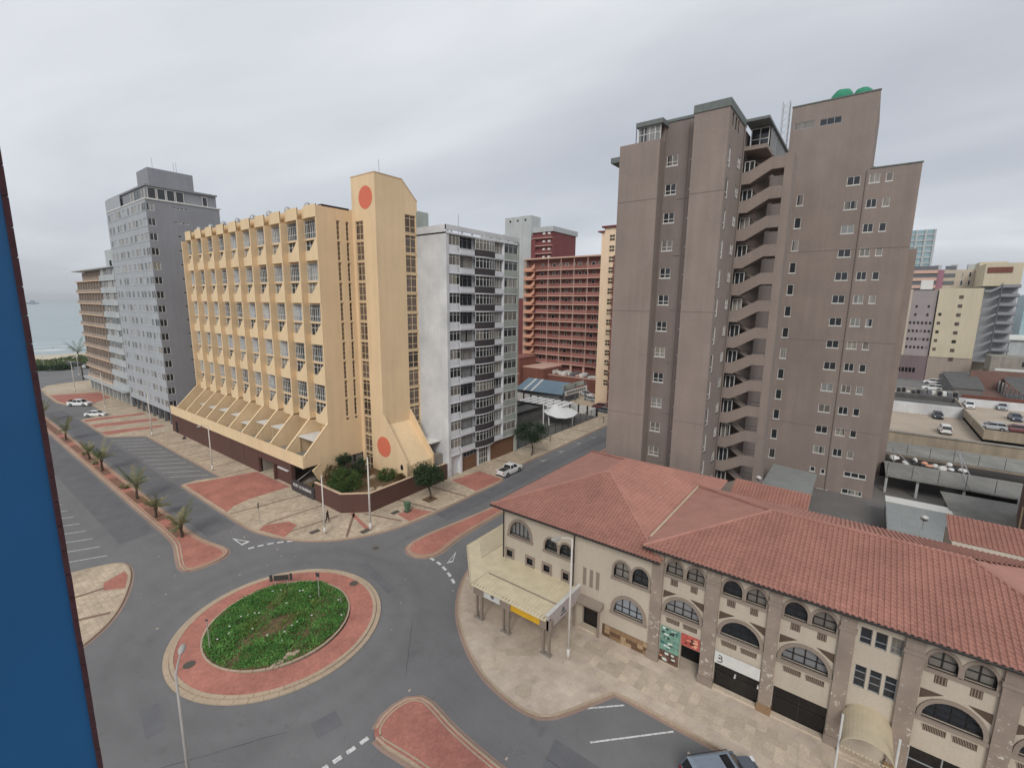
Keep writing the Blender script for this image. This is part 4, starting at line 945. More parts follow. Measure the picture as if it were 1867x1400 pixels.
for k in range(3):
    y0 = ty(-1.8 - .74 * k - .58); y1 = ty(-1.8 - .74 * k)
    for z0, z1, hs in ((tz(7.6), tz(8.7), (.35,)), (tz(4.6), tz(6.1), (.35, .68))):
        holes.append((y0, y1, z0, z1)); put_window('x', FX, y0, y1, z0, z1, ar, .15, nx=1, hs=hs, ft=.04, mats=('glass_dark', 'frame_grey'))
m = MB()
holed_wall(m, 'x', FX, ty(11.2), ty(26.1), 0, tz(8.6), [h for h in holes if h[0] >= ty(11.2) - .01], .3)
holed_wall(m, 'x', FX, -14.0, ty(11.2), 0, tz(9.4), [h for h in holes if h[1] < ty(11.2)], .3)
for (y0, y1, z0, zs, zt) in archs:      # corners above the arches
    p = arch_pts(y0, y1, zs, zt); n = len(p) // 2
    m.add([(FX, y1, zt)] + [(FX, y, z) for y, z in p[:n + 1]][::-1], [tuple(range(n + 2))]); m.add([(FX, y0, zt)] + [(FX, y, z) for y, z in p[n:]], [tuple(range(len(p) - n + 1))])
    for (ya, za), (yb, zb) in zip(p, p[1:]): m.quad((FX, ya, za), (FX, yb, zb), (FX + .3, yb, zb), (FX + .3, ya, za))
part('front_wall', m, 'beige_wall', ar)
m = MB(); m.quad((FX, ty(26.1), 0), (53, ty(26.1), 0), (53, ty(26.1), tz(8.6)), (FX, ty(26.1), tz(8.6))); part('side_wall', m, 'beige_wall', ar)
part('inner_core', MB().box(FX + 2.0, 46.5, -13.6, 25.5, 0, 8.5), 'beige_wall', ar)
for y in (26.05, 18.2): part('down_pipe', MB().path([(32.75, ty(y), 8.6), (33.0, ty(y), 8.3), (33.0, ty(y), 3.5)], .06), 'frame_dark', ar)
# roofs
rf = part('roof', MB().box(33.6, 46.6, -13.8, 11.2, 9.3, 9.55), 'terracotta_plain', ar)
tile_a = MB()
def tile_mesh():
    m = MB(); w, L = .15, .2
    prof = [(-w, .0), (-w * .35, .01), (w * .05, .085), (w * .6, .10), (w * 1.04, .03)]
    lo = [(x, -L - .03, z + .075) for x, z in prof]; hi = [(x, L, z + .012) for x, z in prof]; fr = [(x, -L - .03, z - .005) for x, z in prof]
    n = len(prof)
    m.add(lo + hi, [(i, i + 1, n + i + 1, n + i) for i in range(n - 1)]); m.add(fr + lo, [(i, i + 1, n + i + 1, n + i) for i in range(n - 1)]); return m
TM = tile_mesh(); tm_obj = TM.mesh('roof_tile', ['terracotta'])
def inside(p, poly):
    c = False; n = len(poly)
    for i in range(n):
        a, b = poly[i], poly[(i + 1) % n]
        if (a[1] > p[1]) != (b[1] > p[1]) and p[0] < (b[0] - a[0]) * (p[1] - a[1]) / (b[1] - a[1]) + a[0]: c = not c
    return c
n_single = 0
def roof_face(corners, tiles=True, singles=0, name='roof_slope'):
    """corners: eave points first (two), then the upper ones, counter-clockwise seen from above"""
    global n_single
    P = [Vector(c) for c in corners]; e1 = (P[1] - P[0]).normalized(); nrm = e1.cross(P[2] - P[1]).normalized()
    if nrm.z < 0: nrm = -nrm
    up = nrm.cross(e1).normalized()
    if up.z < 0: up = -up; 
    e1 = up.cross(nrm).normalized()
    s = MB(); s.add([p for p in P], [tuple(range(len(P)))]); under = part(name, s, 'terracotta' if tiles else 'terracotta_plain', ar)
    if not tiles: return
    flat2 = [((p - P[0]).dot(e1), (p - P[0]).dot(up)) for p in P]
    x0, x1 = min(p[0] for p in flat2), max(p[0] for p in flat2); y1 = max(p[1] for p in flat2)
    cells = []
    j = 0; y = .16
    while y < y1:
        x = x0 + .15
        while x < x1:
            if inside((x, y), flat2): cells.append((x, y))
            x += .3
        y += .345
    world_ = [(P[0] + e1 * x + up * y) for x, y in cells]
    order = sorted(range(len(cells)), key=lambda i: (world_[i] - Vector((0, 0, H))).length)
    single = set([i for i in order if gx_view3(world_[i])][:singles])
    big = MB(); rot = Matrix((e1, up, nrm)).transposed()
    V = [Vector(v) for v in TM.v]
    for i, w_ in enumerate(world_):
        if i in single:
            o = link('roof_tile', tm_obj, under, tuple(w_)); o.rotation_euler = rot.to_euler()
        else:
            jz = random.uniform(-.012, .012)
            big.add([tuple(w_ + e1 * v.x + up * v.y + nrm * (v.z + jz)) for v in V], TM.f)
    part('roof_tiles', big, 'terracotta', under, kind='stuff')
def gx_view3(p):
    v = p - Vector((0, 0, H)); return v.dot(fw) > 0 and abs(v.dot(r) / v.dot(fw)) < 1.1 and abs(v.dot(d) / v.dot(fw)) < .82
RE, RR = 9.78, 12.05
roof_face([(32.45, 11.8, RE), (32.45, -14.5, RE), (39.9, -7.05, RR), (39.9, 4.35, RR)], True, 200)
roof_face([(47.35, 11.8, RE), (32.45, 11.8, RE), (39.9, 4.35, RR)], False)
roof_face([(47.35, -14.5, RE), (47.35, 11.8, RE), (39.9, 4.35, RR), (39.9, -7.05, RR)], True, 0)
roof_face([(32.45, -14.5, RE), (47.35, -14.5, RE), (39.9, -7.05, RR)], False)
LE, LR = 8.86, 11.75
roof_face([(32.45, 27.0, LE), (32.45, 10.4, LE), (40.75, 18.7, LR)], True, 100)
roof_face([(53.2, 27.0, LE), (32.45, 27.0, LE), (40.75, 18.7, LR), (44.9, 18.7, LR)], False)
roof_face([(32.45, 10.4, LE), (53.2, 10.4, LE), (44.9, 18.7, LR), (40.75, 18.7, LR)], True, 0)
roof_face([(53.2, 10.4, LE), (53.2, 27.0, LE), (44.9, 18.7, LR)], True, 0)
def ridge(a, b, name='ridge_cap'):
    part(name, MB().tube((a[0], a[1], a[2] + .03), (b[0], b[1], b[2] + .03), .13, n=8), 'terracotta', ar)
for a, b in (((32.45, 11.8, RE), (39.9, 4.35, RR)), ((39.9, 4.35, RR), (39.9, -7.05, RR)), ((39.9, -7.05, RR), (32.45, -14.5, RE)), ((39.9, 4.35, RR), (47.35, 11.8, RE)),
             ((32.45, 27, LE), (40.75, 18.7, LR)), ((32.45, 10.4, LE), (40.75, 18.7, LR)), ((40.75, 18.7, LR), (44.9, 18.7, LR)), ((44.9, 18.7, LR), (53.2, 10.4, LE)), ((44.9, 18.7, LR), (53.2, 27, LE))): ridge(a, b)
part('valley_flashing', MB().tube((34.2, 11.85, 9.8), (47.3, 11.85, 9.8), .08, n=6), 'awning_cream', ar)
for a, b in (((32.42, -14.6, RE - .1), (32.42, 11.8, RE - .1)), ((32.42, 10.4, LE - .1), (32.42, 27.05, LE - .1)), ((32.42, 27.05, LE - .1), (53, 27.05, LE - .1))): part('gutter', MB().tube(a, b, .09, n=6), 'frame_dark', ar)
sof = MB(); sof.box(32.5, FX + .3, -14.3, 11.3, RE - .2, RE - .12); part('soffit', sof, 'taupe_trim', ar)
part('soffit', MB().box(32.5, FX + .3, 10.5, 26.9, LE - .2, LE - .12), 'taupe_trim', ar)
part('skylight', MB().box(47.0, 47.7, 15.2, 15.7, 10.35, 10.5), 'frame_white', ar); part('skylight', MB().box(44.4, 45.1, 14.3, 14.8, 10.2, 10.35), 'frame_white', ar); part('skylight', MB().box(41.2, 41.8, 13.6, 14.0, 9.98, 10.1), 'frame_white', ar)
# rear lean-to roofs
roof_face([(50.0, 9.4, 8.7), (50.0, 2.6, 8.7), (52.6, 2.6, 9.6), (52.6, 9.4, 9.6)], True, 0); part('rear_wall', MB().box(49.9, 52.5, 2.7, 9.3, 0, 8.7), 'beige_wall', ar)
roof_face([(49.6, -7.3, 9.4), (49.6, -13.8, 9.4), (53.0, -13.8, 10.4), (53.0, -7.3, 10.4)], True, 0); part('rear_wall', MB().box(47.4, 52.9, -13.7, -7.4, 0, 9.4), 'beige_wall', ar)
# corner canopy on paired posts
CZ = 3.45
cn = thing('corner_canopy', 'cream corrugated canopy on paired brown posts over the corner pavement', 'canopy', (30, 24, 0))
flat('corrugated', srgb(218, 204, 172), .6, .12, 1.2)
m = MB(); rb_y = [17.55 + .16 * i for i in range(50)]
for i in range(len(rb_y) - 1):
    z0, z1 = (.035 if i % 2 else 0), (0 if i % 2 else .035)
    m.quad((27.75, rb_y[i], CZ - .12 + z0), (27.75, rb_y[i + 1], CZ - .12 + z1), (FX, rb_y[i + 1], CZ + z1 + .05), (FX, rb_y[i], CZ + z0 + .05))
part('ribbed_sheet', m, 'corrugated', cn)
part('sheet_lap', MB().box(30.0, 30.08, 17.6, 25.2, CZ - .02, CZ + .05), 'taupe_trim', cn)
part('corner_sheet', MB().prism([(27.75, 25.42), (32.4, 30.1), (44, 30.2), (44, 26), (FX, 26.0), (FX, 25.42)], CZ - .08, CZ), 'corrugated', cn)
part('upper_sheet', MB().prism([(31.5, 27.4), (34.0, 29.9), (44, 30.0), (44, 27.3)], CZ + .01, CZ + .05), 'awning_cream', cn)
part('fascia', MB().prism([(27.7, 25.45), (32.38, 30.16), (32.45, 30.05), (27.85, 25.4)], CZ - .6, CZ + .03), 'awning_cream', cn); part('fascia', MB().box(32.4, 44, 30.1, 30.2, CZ - .6, CZ + .03), 'awning_cream', cn)
for y in (24.75, 21.75, 17.65):
    for dy in (-.28, .28): part('post', MB().box(28.1, 28.3, y + dy - .09, y + dy + .09, .1, CZ - .1), 'taupe_trim', cn)
    part('post_cap', MB().box(28.0, 28.35, y - .55, y + .55, CZ - 1.0, CZ - .1), 'taupe_trim', cn); part('post_foot', MB().box(28.0, 28.4, y - .5, y + .5, .1, .22), 'concrete', cn)
for y0, y1, mt in ((22.3, 24.2, 'frame_white'), (18.2, 21.2, 'yellow_sign')): 
    part('sign_panel', MB().box(28.1, 28.16, y0, y1, CZ - .95, CZ - .2), mt, cn)
part('end_wall', MB().box(28.0, FX, 17.35, 17.55, CZ - 1.0, CZ + .35), 'lilac', cn); part('end_coping', MB().box(27.9, FX, 17.3, 17.6, CZ + .35, CZ + .42), 'frame_white', cn)
part('emblem', MB().prism([(29.9, CZ - .45), (30.5, CZ - .45), (30.2, CZ + .05)], 17.32, 17.35, 'y'), 'grey_dark', cn); part('emblem', MB().box(29.8, 30.7, 17.32, 17.35, CZ - .72, CZ - .6), 'grey_dark', cn)
part('emblem', MB().prism([(23.2 + .2 * math.cos(a), CZ - .55 + .2 * math.sin(a)) for a in [i * math.pi / 6 for i in range(12)]], 28.08, 28.1, 'x'), 'grey_dark', cn)
part('header_beam', MB().box(28.12, 28.28, 17.6, 25.0, CZ - .22, CZ - .1), 'taupe_trim', cn); part('header_beam', MB().box(28.2, FX, 24.9, 25.1, CZ - .3, CZ - .1), 'taupe_trim', cn)
part('corner_post', MB().box(36.5, 36.8, 29.7, 30.0, .1, CZ - .1), 'taupe_trim', cn); part('corner_post', MB().box(32.3, 32.6, 29.6, 29.9, .1, CZ - .1), 'taupe_trim', cn)
# shop signs and posters
def sign(name, label, y0, y1, z0, z1, mat, x=FX - .05, th=.05):
    return part(name, MB().box(x - th, x, ty(y0), ty(y1), z0, z1), mat, None, label=label, category='sign', loc=(x, ty(y0), z0))
def pposter(name, label, y0, y1, z0, z1, mat, seed, cols):
    t = sign(name, label, y0, y1, z0, z1, mat); rd = random.Random(seed)
    for i in range(14):
        y = rd.uniform(ty(y0) + .1, ty(y1) - .25); z = rd.uniform(z0 + .08, z1 - .2); w, h = rd.uniform(.1, .38), rd.uniform(.05, .2)
        y2, z2 = min(y + w, ty(y1) - .04), min(z + h, z1 - .04)
        part('print', MB().box(FX - .104 - .0007 * i, FX - .1, y, y2, z, z2), rd.choice(cols), t)
flat('ink_teal', srgb(56, 104, 106), .5); flat('ink_dark', srgb(40, 44, 48), .5); flat('ink_pale', srgb(206, 218, 208), .5); flat('ink_peach', srgb(226, 168, 140), .5); flat('ink_brown', srgb(74, 48, 40), .5)
pposter('shop_poster', 'pale green printed shop board above the darker green one', 8.75, 10.25, tz(2.1), tz(3.2), 'poster_green', 1, ['ink_teal', 'ink_pale', 'ink_pale', 'ink_dark'])
pposter('shop_poster', 'teal green printed shop board beneath the pale green one', 8.75, 10.25, tz(1.15), tz(2.05), 'poster_green', 2, ['ink_teal', 'ink_dark', 'ink_teal', 'ink_pale'])
pposter('shop_poster', 'brown printed shop board at pavement level beside dark doorway', 8.75, 10.25, tz(.15), tz(1.1), 'poster_brown', 3, ['ink_brown', 'ink_peach', 'ink_pale', 'ink_brown'])
pposter('shop_poster', 'red printed shop board over the dark doorway', 7.3, 8.65, tz(2.3), tz(3.25), 'poster_red', 4, ['ink_peach', 'ink_peach', 'ink_brown', 'poster_red'])
sw2 = sign('shop_sign', 'plain white shop sign board with a black swirl at one end', 3.2, 6.2, tz(2.15), tz(3.05), 'frame_white', FX - .12, .08)
cv = MB()
for cz_, rr in ((tz(2.72), .16), (tz(2.48), .2)):
    pts = [(FX - .21, ty(5.85) - rr * math.cos(a), cz_ + rr * .8 * math.sin(a)) for a in [math.radians(-120 + 26 * i) for i in range(10)]]
    cv.path(pts, .03, 5)
part('swirl', cv, 'ink_dark', sw2)
for y in (4.75, 3.25): part('wall_light', MB().box(FX - .18, FX + .1, ty(y) - .05, ty(y) + .05, tz(1.5), tz(1.65)), 'frame_white', ar)
aw = thing('barrel_awning', 'cream barrel vault entrance awning on white posts over the pavement', 'awning', (31, -2.8, 0))
m = MB(); A0, A1 = ty(-4.0), ty(-1.5); ar_ = arch_pts(A0, A1, 2.75, 3.75, 16)
for (ya, za), (yb, zb) in zip(ar_, ar_[1:]):
    m.quad((30.2, ya, za), (30.2, yb, zb), (FX, yb, zb), (FX, ya, za)); m.quad((30.2, ya, za - .05), (30.2, yb, zb - .05), (FX, yb, zb - .05), (FX, ya, za - .05)); m.quad((30.2, ya, za), (30.2, yb, zb), (30.2, yb, zb - .05), (30.2, ya, za - .05))
part('vault', m, 'awning_cream', aw, True)
sc_ = MB()
for i in range(13):
    y = A0 + (A1 - A0) * (i + .5) / 13; part('scallop', MB().prism([(y - .1, 2.78), (y + .1, 2.78), (y, 2.62)], 30.18, 30.2, 'x'), 'awning_cream', aw)
for y in (-1.45, -4.05): part('post', MB().tube((30.4, ty(y), .1), (30.4, ty(y), 4.6), .06), 'frame_white', aw)
for k in range(2): part('steps', MB().box(32.3 + .3 * k, FX, A0, A1, .1, .2 + .12 * k), 'slab', aw)
# ================================================================== grey tower by the sea
gt = thing('grey_tower', 'tall blue grey apartment tower with corner windows next to the cream hotel', 'apartment tower', (40, 135, 0))
GX, GY, GY1, GX1 = 34.5, 122.8, 151.8, 48.6
tops = [47.9 - 3.03 * k for k in range(15)]
hx, hy = [], []
cols = [(124.9 - 1.9, 125.5), (126.4, 127.8), (129.0, 130.6), (131.0, 132.6), (134.2, 135.5), (137.6, 139.2), (140.6, 142.4), (142.9, 144.4), (146.6, 148.2), (149.3, 150.9)]
m = MB()
for zt in tops:
    for i, (a, b) in enumerate(cols):
        hh = 1.5 if i else 1.55
        hx.append((a if i else GY + .15, b, zt - hh, zt))
    hy.append((GX + .12, GX + 1.5, zt - 1.55, zt))
for k, zt in enumerate(tops):
    if k < 2: hy += [(39.4 + .75 * j, 39.95 + .75 * j, zt - .55, zt - .1) for j in range(4)]
    else: hy.append((39.7, 40.6, zt - .5, zt))
holed_wall(m, 'x', GX, GY, GY1, 3.0, 48.6, hx, .2); part('street_wall', m, 'grey_light', gt)  # paler copy of the tower grey, light on this face put into the colour
m = MB(); holed_wall(m, 'y', GY, GX, GX1, 3.0, 48.6, hy, .2); part('side_wall', m, 'grey_wall', gt)  # same tower wall in a darker grey, its shade put into the colour
part('core', MB().box(GX + .4, GX1 - .1, GY + .4, GY1 - .1, 3.0, 48.6), 'grey_dark', gt)
for i, q_ in enumerate(hx): put_window('x', GX, *q_, gt, .1, nx=2, hs=(), ft=.06, mats=('glass_curtain' if random.random() < .5 else 'glass', 'frame_white'))
for q_ in hy: put_window('y', GY, *q_, gt, .1, nx=2 if q_[1] - q_[0] > 1.2 else 1, hs=(), ft=.08, mats=('glass_dark', 'frame_white'))
for zt in tops: part('string_course', MB().box(GX - .06, GX, GY, GY1, zt - 1.68, zt - 1.58), 'grey_light', gt)
part('penthouse', MB().box(GX + .6, GX1 - .3, GY + .6, GY1 - .3, 48.6, 51.4), 'grey_wall', gt)
part('terrace_edge', MB().box(GX - .1, GX1 + .3, GY - .15, GY1, 48.6, 48.85), 'frame_white', gt)
part('roof_slab', MB().box(GX + .3, GX1 - .1, GY + .25, GY1 - .1, 51.4, 51.75), 'grey_wall', gt)
for i in range(4): put_window('y', GY + .6, 35.2 + 1.7 * i, 36.75 + 1.7 * i, 48.9, 51.2, gt, -.03, nx=1, ft=.12, mats=('glass_dark', 'frame_white'))
put_window('y', GY + .6, 45.4, 46.5, 48.9, 51.0, gt, -.03, nx=1, ft=.12, mats=('glass_dark', 'frame_white'))
for i in range(6): put_window('x', GX + .6, 123.8 + 1.9 * i, 125.5 + 1.9 * i, 48.9, 51.2, gt, -.03, nx=1, ft=.08, mats=('glass', 'frame_grey'))
part('terrace_screen', MB().box(GX, GX + .1, 140, GY1, 48.8, 51.4), 'grey_light', gt)
part('plant_room', MB().box(36.9, 45.5, 127.6, 135, 51.7, 56.1), 'grey_wall', gt)
for x, y in ((38, 128), (42, 128), (42.5, 128)): part('antenna', MB().tube((x, y, 56), (x, y, 58.2), .04, n=5), 'galv', gt)
part('ground_recess', MB().box(37.0, GX1, GY + .3, GY1, 0, 3.0), 'void_shade', gt)  # solid block painted black for the shade of the ground floor
for i in range(8): part('column', MB().box(GX + .1, GX + .6, GY + .1 + i * 4.0, GY + .7 + i * 4.0, 0, 3.05), 'grey_dark', gt)
for i in range(5): part('shop_door', MB().box(GX + 1.1, GX + 1.2, GY + 1 + i * 4, GY + 3.8 + i * 4, 0, 2.9), 'dark_panel', gt)
part('transfer_beam', MB().box(GX - .05, GX1, GY - .05, GY1, 2.9, 3.2), 'grey_light', gt)
part('stair_base', MB().box(GX1 - 8, GX1 - .2, GY + .2, GY + 5, 0, 3), 'grey_dark', gt)

# ================================================================== tan balcony block at the sea end of the street
plaster('tan_wall', srgb(166, 152, 140), .1, .06); plaster('pale_grey', srgb(186, 190, 190), .1, .12)
tb = thing('balcony_block', 'older tan and pale grey balcony block beyond the grey tower towards the sea', 'apartment block', (40, 172, 0))
part('core', MB().box(36.2, 60, 152.2, 194.3, 0, 35.6), 'tan_wall', tb)
for k in range(10):
    z = 4.2 + 3.18 * k
    part('balcony_slab', MB().box(34.3, 36.3, 167, 194.8, z - .12, z + .14), 'cream_cap', tb)
    for j in range(9):
        y = 168.0 + 3.05 * j
        if k < 9:
            part('balcony_fin', MB().box(34.5, 36.2, y, y + .35, z + .14, z + 3.06), 'tan_wall', tb)
            part('balustrade', MB().box(34.55, 34.65, y + .35, y + 3.05, z + .14, z + .95), 'tan_wall', tb)
            put_window('x', 36.2, y + .6, y + 2.7, z + .3, z + 2.6, tb, -.02, nx=2, ft=.07, mats=('glass', 'frame_white'), name='balcony_door')
    if k < 10:
        part('grey_spandrel', MB().box(34.5, 34.8, 152.2, 166.9, z - .1, z + 1.25), 'pale_grey', tb)
        for (a, b) in ((152.6, 155.5), (156.2, 160.8), (161.4, 163.0), (163.6, 166.5)):
            put_window('x', 34.6, a, b, z + 1.25, z + 3.05, tb, .25, nx=3, hs=(.7,), ft=.07, mats=('glass' if random.random() < .6 else 'glass_curtain', 'frame_white'))
        part('grey_slab', MB().box(34.35, 36.2, 152.2, 167, z - .2, z - .08), 'pale_grey', tb)
part('roof_slab', MB().box(34.0, 60, 152.2, 195.3, 35.8, 36.1), 'pale_grey', tb)
part('lift_room', MB().box(37, 46, 158, 169.5, 36.1, 41.0), 'pale_grey', tb); part('vent', MB().box(36.95, 37.0, 164, 166, 36.6, 38.2), 'void_shade', tb)
for j in range(11): part('column', MB().box(34.6, 35.2, 152.6 + 4.1 * j, 153.2 + 4.1 * j, 0, 4.1), 'pale_grey', tb)
for j in range(10): part('shopfront', MB().box(35.9, 36.1, 153.3 + 4.1 * j, 156.6 + 4.1 * j, .1, 3.6), 'glass_shop' if j % 3 else 'dark_panel', tb)
part('canopy', MB().box(33.2, 36.2, 152.2, 195, 3.7, 4.05), 'pale_grey', tb)

# ================================================================== red deck-access block, centre background
plaster('red_brick_wall', srgb(142, 94, 86), .1, .04); plaster('red_panel_wall', srgb(160, 110, 102), .1, .04); plaster('salmon', srgb(208, 156, 130), .08, .04); plaster('maroon', srgb(124, 70, 70), .1, .05); flat('pale_line', srgb(204, 170, 154), .8)
plaster('brick', srgb(126, 82, 70), .14, .08); plaster('peach', srgb(238, 212, 182), .06, .05)
rb2 = thing('deck_access_block', 'long red brick block with open access galleries and salmon zigzag stairs', 'apartment block', (145, 85, 0))
S = 140 / 130; RX = 140.0
yy_ = lambda y: y * S
zz2 = lambda z: 28 + (z - 28) * S
part('back_wall', MB().box(RX + 1.8, RX + 14, yy_(65.2), yy_(94.2), 0, zz2(42.2)), 'red_brick_wall', rb2)
part('end_wall', MB().box(RX + .2, RX + 2, yy_(93.2), yy_(94.3), 0, zz2(42)), 'tan_wall', rb2)
part('roof_slab', MB().box(RX - .4, RX + 14, yy_(65.0), yy_(94.3), zz2(42.2), zz2(42.6)), 'pale_line', rb2)
for k in range(13):
    z = zz2(8.55) + 2.77 * S * k * .988
    if k < 12:
        part('gallery_slab', MB().box(RX - .1, RX + 1.9, yy_(65.2), yy_(89), z - .15, z + .12), 'pale_line', rb2)
        for j in range(5):
            y0 = yy_(65.2) + j * 5.15; part('gallery_panel', MB().box(RX, RX + .12, y0 + .1, y0 + 5.0, z + .12, z + 1.15), 'red_panel_wall' if (j + k) % 3 else 'red_brick_wall', rb2)
        for j in range(10):
            y0 = yy_(65.2) + .6 + j * 2.55
            put_window('x', RX + 1.8, y0, y0 + random.choice((.9, 1.5)), z + .25, z + 2.3, rb2, -.03, nx=1, ft=.12, mats=('glass' if random.random() < .6 else 'glass_brown', 'frame_white'), name='flat_door')
    if k < 12:
        y1, y0 = yy_(93.4), yy_(89.1); zs = z + .9
        part('stair_parapet', MB().prism([(y1, zs - .0), (y0 + 1.6, zs), (y0, zs + 1.4), (y0, zs + .1), (y0 + 1.5, zs - 1.25), (y1, zs - 1.25)], RX - 1.0, RX - .8, 'x'), 'salmon', rb2)
        part('stair_landing', MB().box(RX - .8, RX + 1.8, y0, y1, zs - 1.3, zs - 1.1), 'salmon', rb2)
for j in range(1, 5): part('gallery_post', MB().box(RX - .06, RX + .2, yy_(65.2) + j * 5.15 - .08, yy_(65.2) + j * 5.15 + .08, zz2(8.6), zz2(42.2)), 'pale_line', rb2)
part('undercroft', MB().box(RX + 2, RX + 3, yy_(64), yy_(94), 0, 8), 'void_shade', rb2)  # black backing painted for the shade under the block
for j in range(6): part('undercroft_column', MB().box(RX + .2, RX + .8, yy_(65.4) + j * 5, yy_(66) + j * 5, 0, 8), 'pale_line', rb2)
part('podium', MB().box(131.0, RX + 1, 60, 104, 0, 4.3), 'brick', rb2); part('podium_coping', MB().box(130.8, 131.3, 60, 96, 4.3, 4.5), 'pale_line', rb2)
for j in range(16):
    part('podium_clutter', MB().box(132.5 + random.random() * 3, 133.6 + random.random() * 3 + .8, 66 + 1.6 * j, 67.1 + 1.6 * j, 4.3, 4.3 + random.uniform(.4, 1.3)), random.choice(('white_paint', 'concrete', 'pale_line', 'grey_dark')), rb2)
bh = thing('brick_service_house', 'dark brick service house with small windows below the salmon stairs', 'building', (128, 96, 0))
part('wall', MB().box(126, 136, 92.5, 99, 0, 9.5), 'brick', bh); part('roof', MB().box(125.8, 136.2, 92.3, 99.2, 9.5, 9.8), 'red_brick_wall', bh); part('string_course', MB().box(125.9, 126, 92.4, 99, 4.2, 4.5), 'pale_line', bh)
for y in (94, 95.2): put_window('x', 126, y, y + .9, 7.0, 7.8, bh, -.02, nx=2, ft=.1, mats=('glass_curtain', 'frame_white'))
part('side_wing', MB().box(128, 140, 84, 92.4, 0, 6.5), 'brick', bh); part('wing_roof', MB().box(127.8, 140, 84, 92.4, 6.5, 6.8), 'pale_line', bh)
# maroon and white block behind
mw = thing('maroon_block', 'maroon flats with white lift tower rising behind the red block', 'apartment block', (172, 112, 0))
part('lift_tower', MB().box(165, 172, 116, 129.8, 30, 64), 'pale_grey', mw); part('body', MB().box(166.5, 185, 106, 116, 10, 57), 'maroon', mw); part('base', MB().box(165.2, 172, 114, 129, 0, 54), 'maroon', mw)
part('roof', MB().box(165.8, 186, 105.6, 116, 57, 59.0), 'pale_grey', mw); part('low_roof', MB().box(166, 180, 129.8, 145, 50, 57.5), 'pale_grey', mw)
for k in range(8):
    z = 33 + 3.1 * k; part('balcony', MB().box(165.4, 166.5, 106.2, 115.8, z, z + 1.0), 'maroon', mw); part('balcony_slab', MB().box(165.3, 166.5, 106.1, 115.9, z - .25, z), 'pale_line', mw)
    for y in (107, 109.5): part('airconditioner', MB().box(165.6, 166.4, y, y + 1, z + 1.2, z + 1.9), 'white_paint', mw)
for i in range(3): part('vent', MB().box(164.95, 165, 118.5 + 4 * i, 119.4 + 4 * i, 62, 62.8), 'void_shade', mw)
# peach tower and brick slab beside the brown tower
pk = thing('peach_tower', 'slim peach tower with red eaves peeping out beside the brown tower', 'apartment tower', (118, 56, 0))
part('body', MB().box(115, 122, 54.2, 57.3, 0, 47.6), 'peach', pk); part('step', MB().box(115.4, 121, 57.3, 58.3, 0, 46.6), 'peach', pk)
part('eaves', MB().box(114.4, 123, 53, 57.9, 47.6, 48.0), 'maroon', pk); part('eaves', MB().box(114.8, 122, 57.2, 59.2, 46.6, 46.9), 'maroon', pk)
for k in range(15):
    for dz in (0, .85): put_window('x', 115, 54.3, 55.8, 44.2 + dz - 2.72 * k, 44.9 + dz - 2.72 * k, pk, -.02, nx=2, ft=.08, mats=('glass_dark', 'frame_cream'))
bs = thing('brick_slab_block', 'dark brick flats with pale floor bands just left of the brown tower', 'apartment block', (112, 51, 0))
part('wall', MB().box(110.5, 120, 46, 52.4, 0, 40), 'brick', bs)
for k in range(14): part('floor_band', MB().box(110.4, 110.5, 46, 52.5, 2.6 + 2.72 * k, 2.78 + 2.72 * k), 'pale_line', bs)

# ================================================================== yard behind the white block
def wirem(name, col, a):
    q = NB(name); tr = q.n('BsdfTransparent'); mx = q.n('MixShader'); mx.inputs[0].default_value = a
    q.done(col, .7); o = q.t.nodes['Material Output']; q.t.links.new(tr.outputs[0], mx.inputs[1]); q.t.links.new(q.b.outputs[0], mx.inputs[2]); q.t.links.new(mx.outputs[0], o.inputs[0])
wirem('wire_mesh', srgb(70, 74, 72), .38); wirem('wire_mesh_pale', srgb(150, 150, 150), .22)
flat('blue_roof', srgb(112, 136, 150), .55, .1, .5); flat('canvas', srgb(226, 226, 224), .8, .06, 1.0)
plaster('dark_yard', srgb(122, 119, 116), .2, .0); plaster('tin_weathered', srgb(150, 149, 143), .28, .1, .2)
struct('yard', rng(MB(), [(69.5, 51.3), (103, 51.3), (107, 80), (69.5, 80)], Z2), 'dark_yard')
fe = thing('mesh_fence', 'wire mesh fence on thin posts along the side street yard', 'fence', (86, 51.4, 0))
for i in range(13):
    x = 69.8 + i * 2.75
    part('fence_post', MB().tube((x, 51.35, PZ), (x, 51.35, 2.5), .05, n=6), 'frame_dark', fe)
    if i < 12:
        mm = MB(); mm.quad((x, 51.35, .2), (x + 2.75, 51.35, .2), (x + 2.75, 51.35, 2.3), (x, 51.35, 2.3)); part('mesh_panel', mm, 'wire_mesh', fe); part('rail', MB().tube((x, 51.35, 2.32), (x + 2.75, 51.35, 2.32), .03, n=5), 'frame_dark', fe)
wl = thing('panel_wall', 'white panelled boundary wall with black piers behind the yard', 'wall', (105, 65, 0))
a_, b_2 = Vector((103.4, 51.6, 0)), Vector((108.0, 80.0, 0)); nseg = 10
for i in range(nseg):
    p = a_.lerp(b_2, i / nseg); q2 = a_.lerp(b_2, (i + 1) / nseg); ex = Vector((.15, -.02, 0))
    part('wall_panel', MB().prism([(p.x, p.y), (q2.x, q2.y), (q2.x + .15, q2.y), (p.x + .15, p.y)], 0, 2.2), 'white_paint', wl)
    part('pier', MB().box(p.x - .1, p.x + .2, p.y - .22, p.y + .22, 0, 2.3), 'frame_dark', wl)
br_ = thing('blue_roof_shed', 'low shed with pale blue metal roof and two white strips', 'shed', (114, 74, 0))
part('wall', MB().box(109.6, 121, 66.5, 84, 0, 3.0), 'grey_dark', br_)
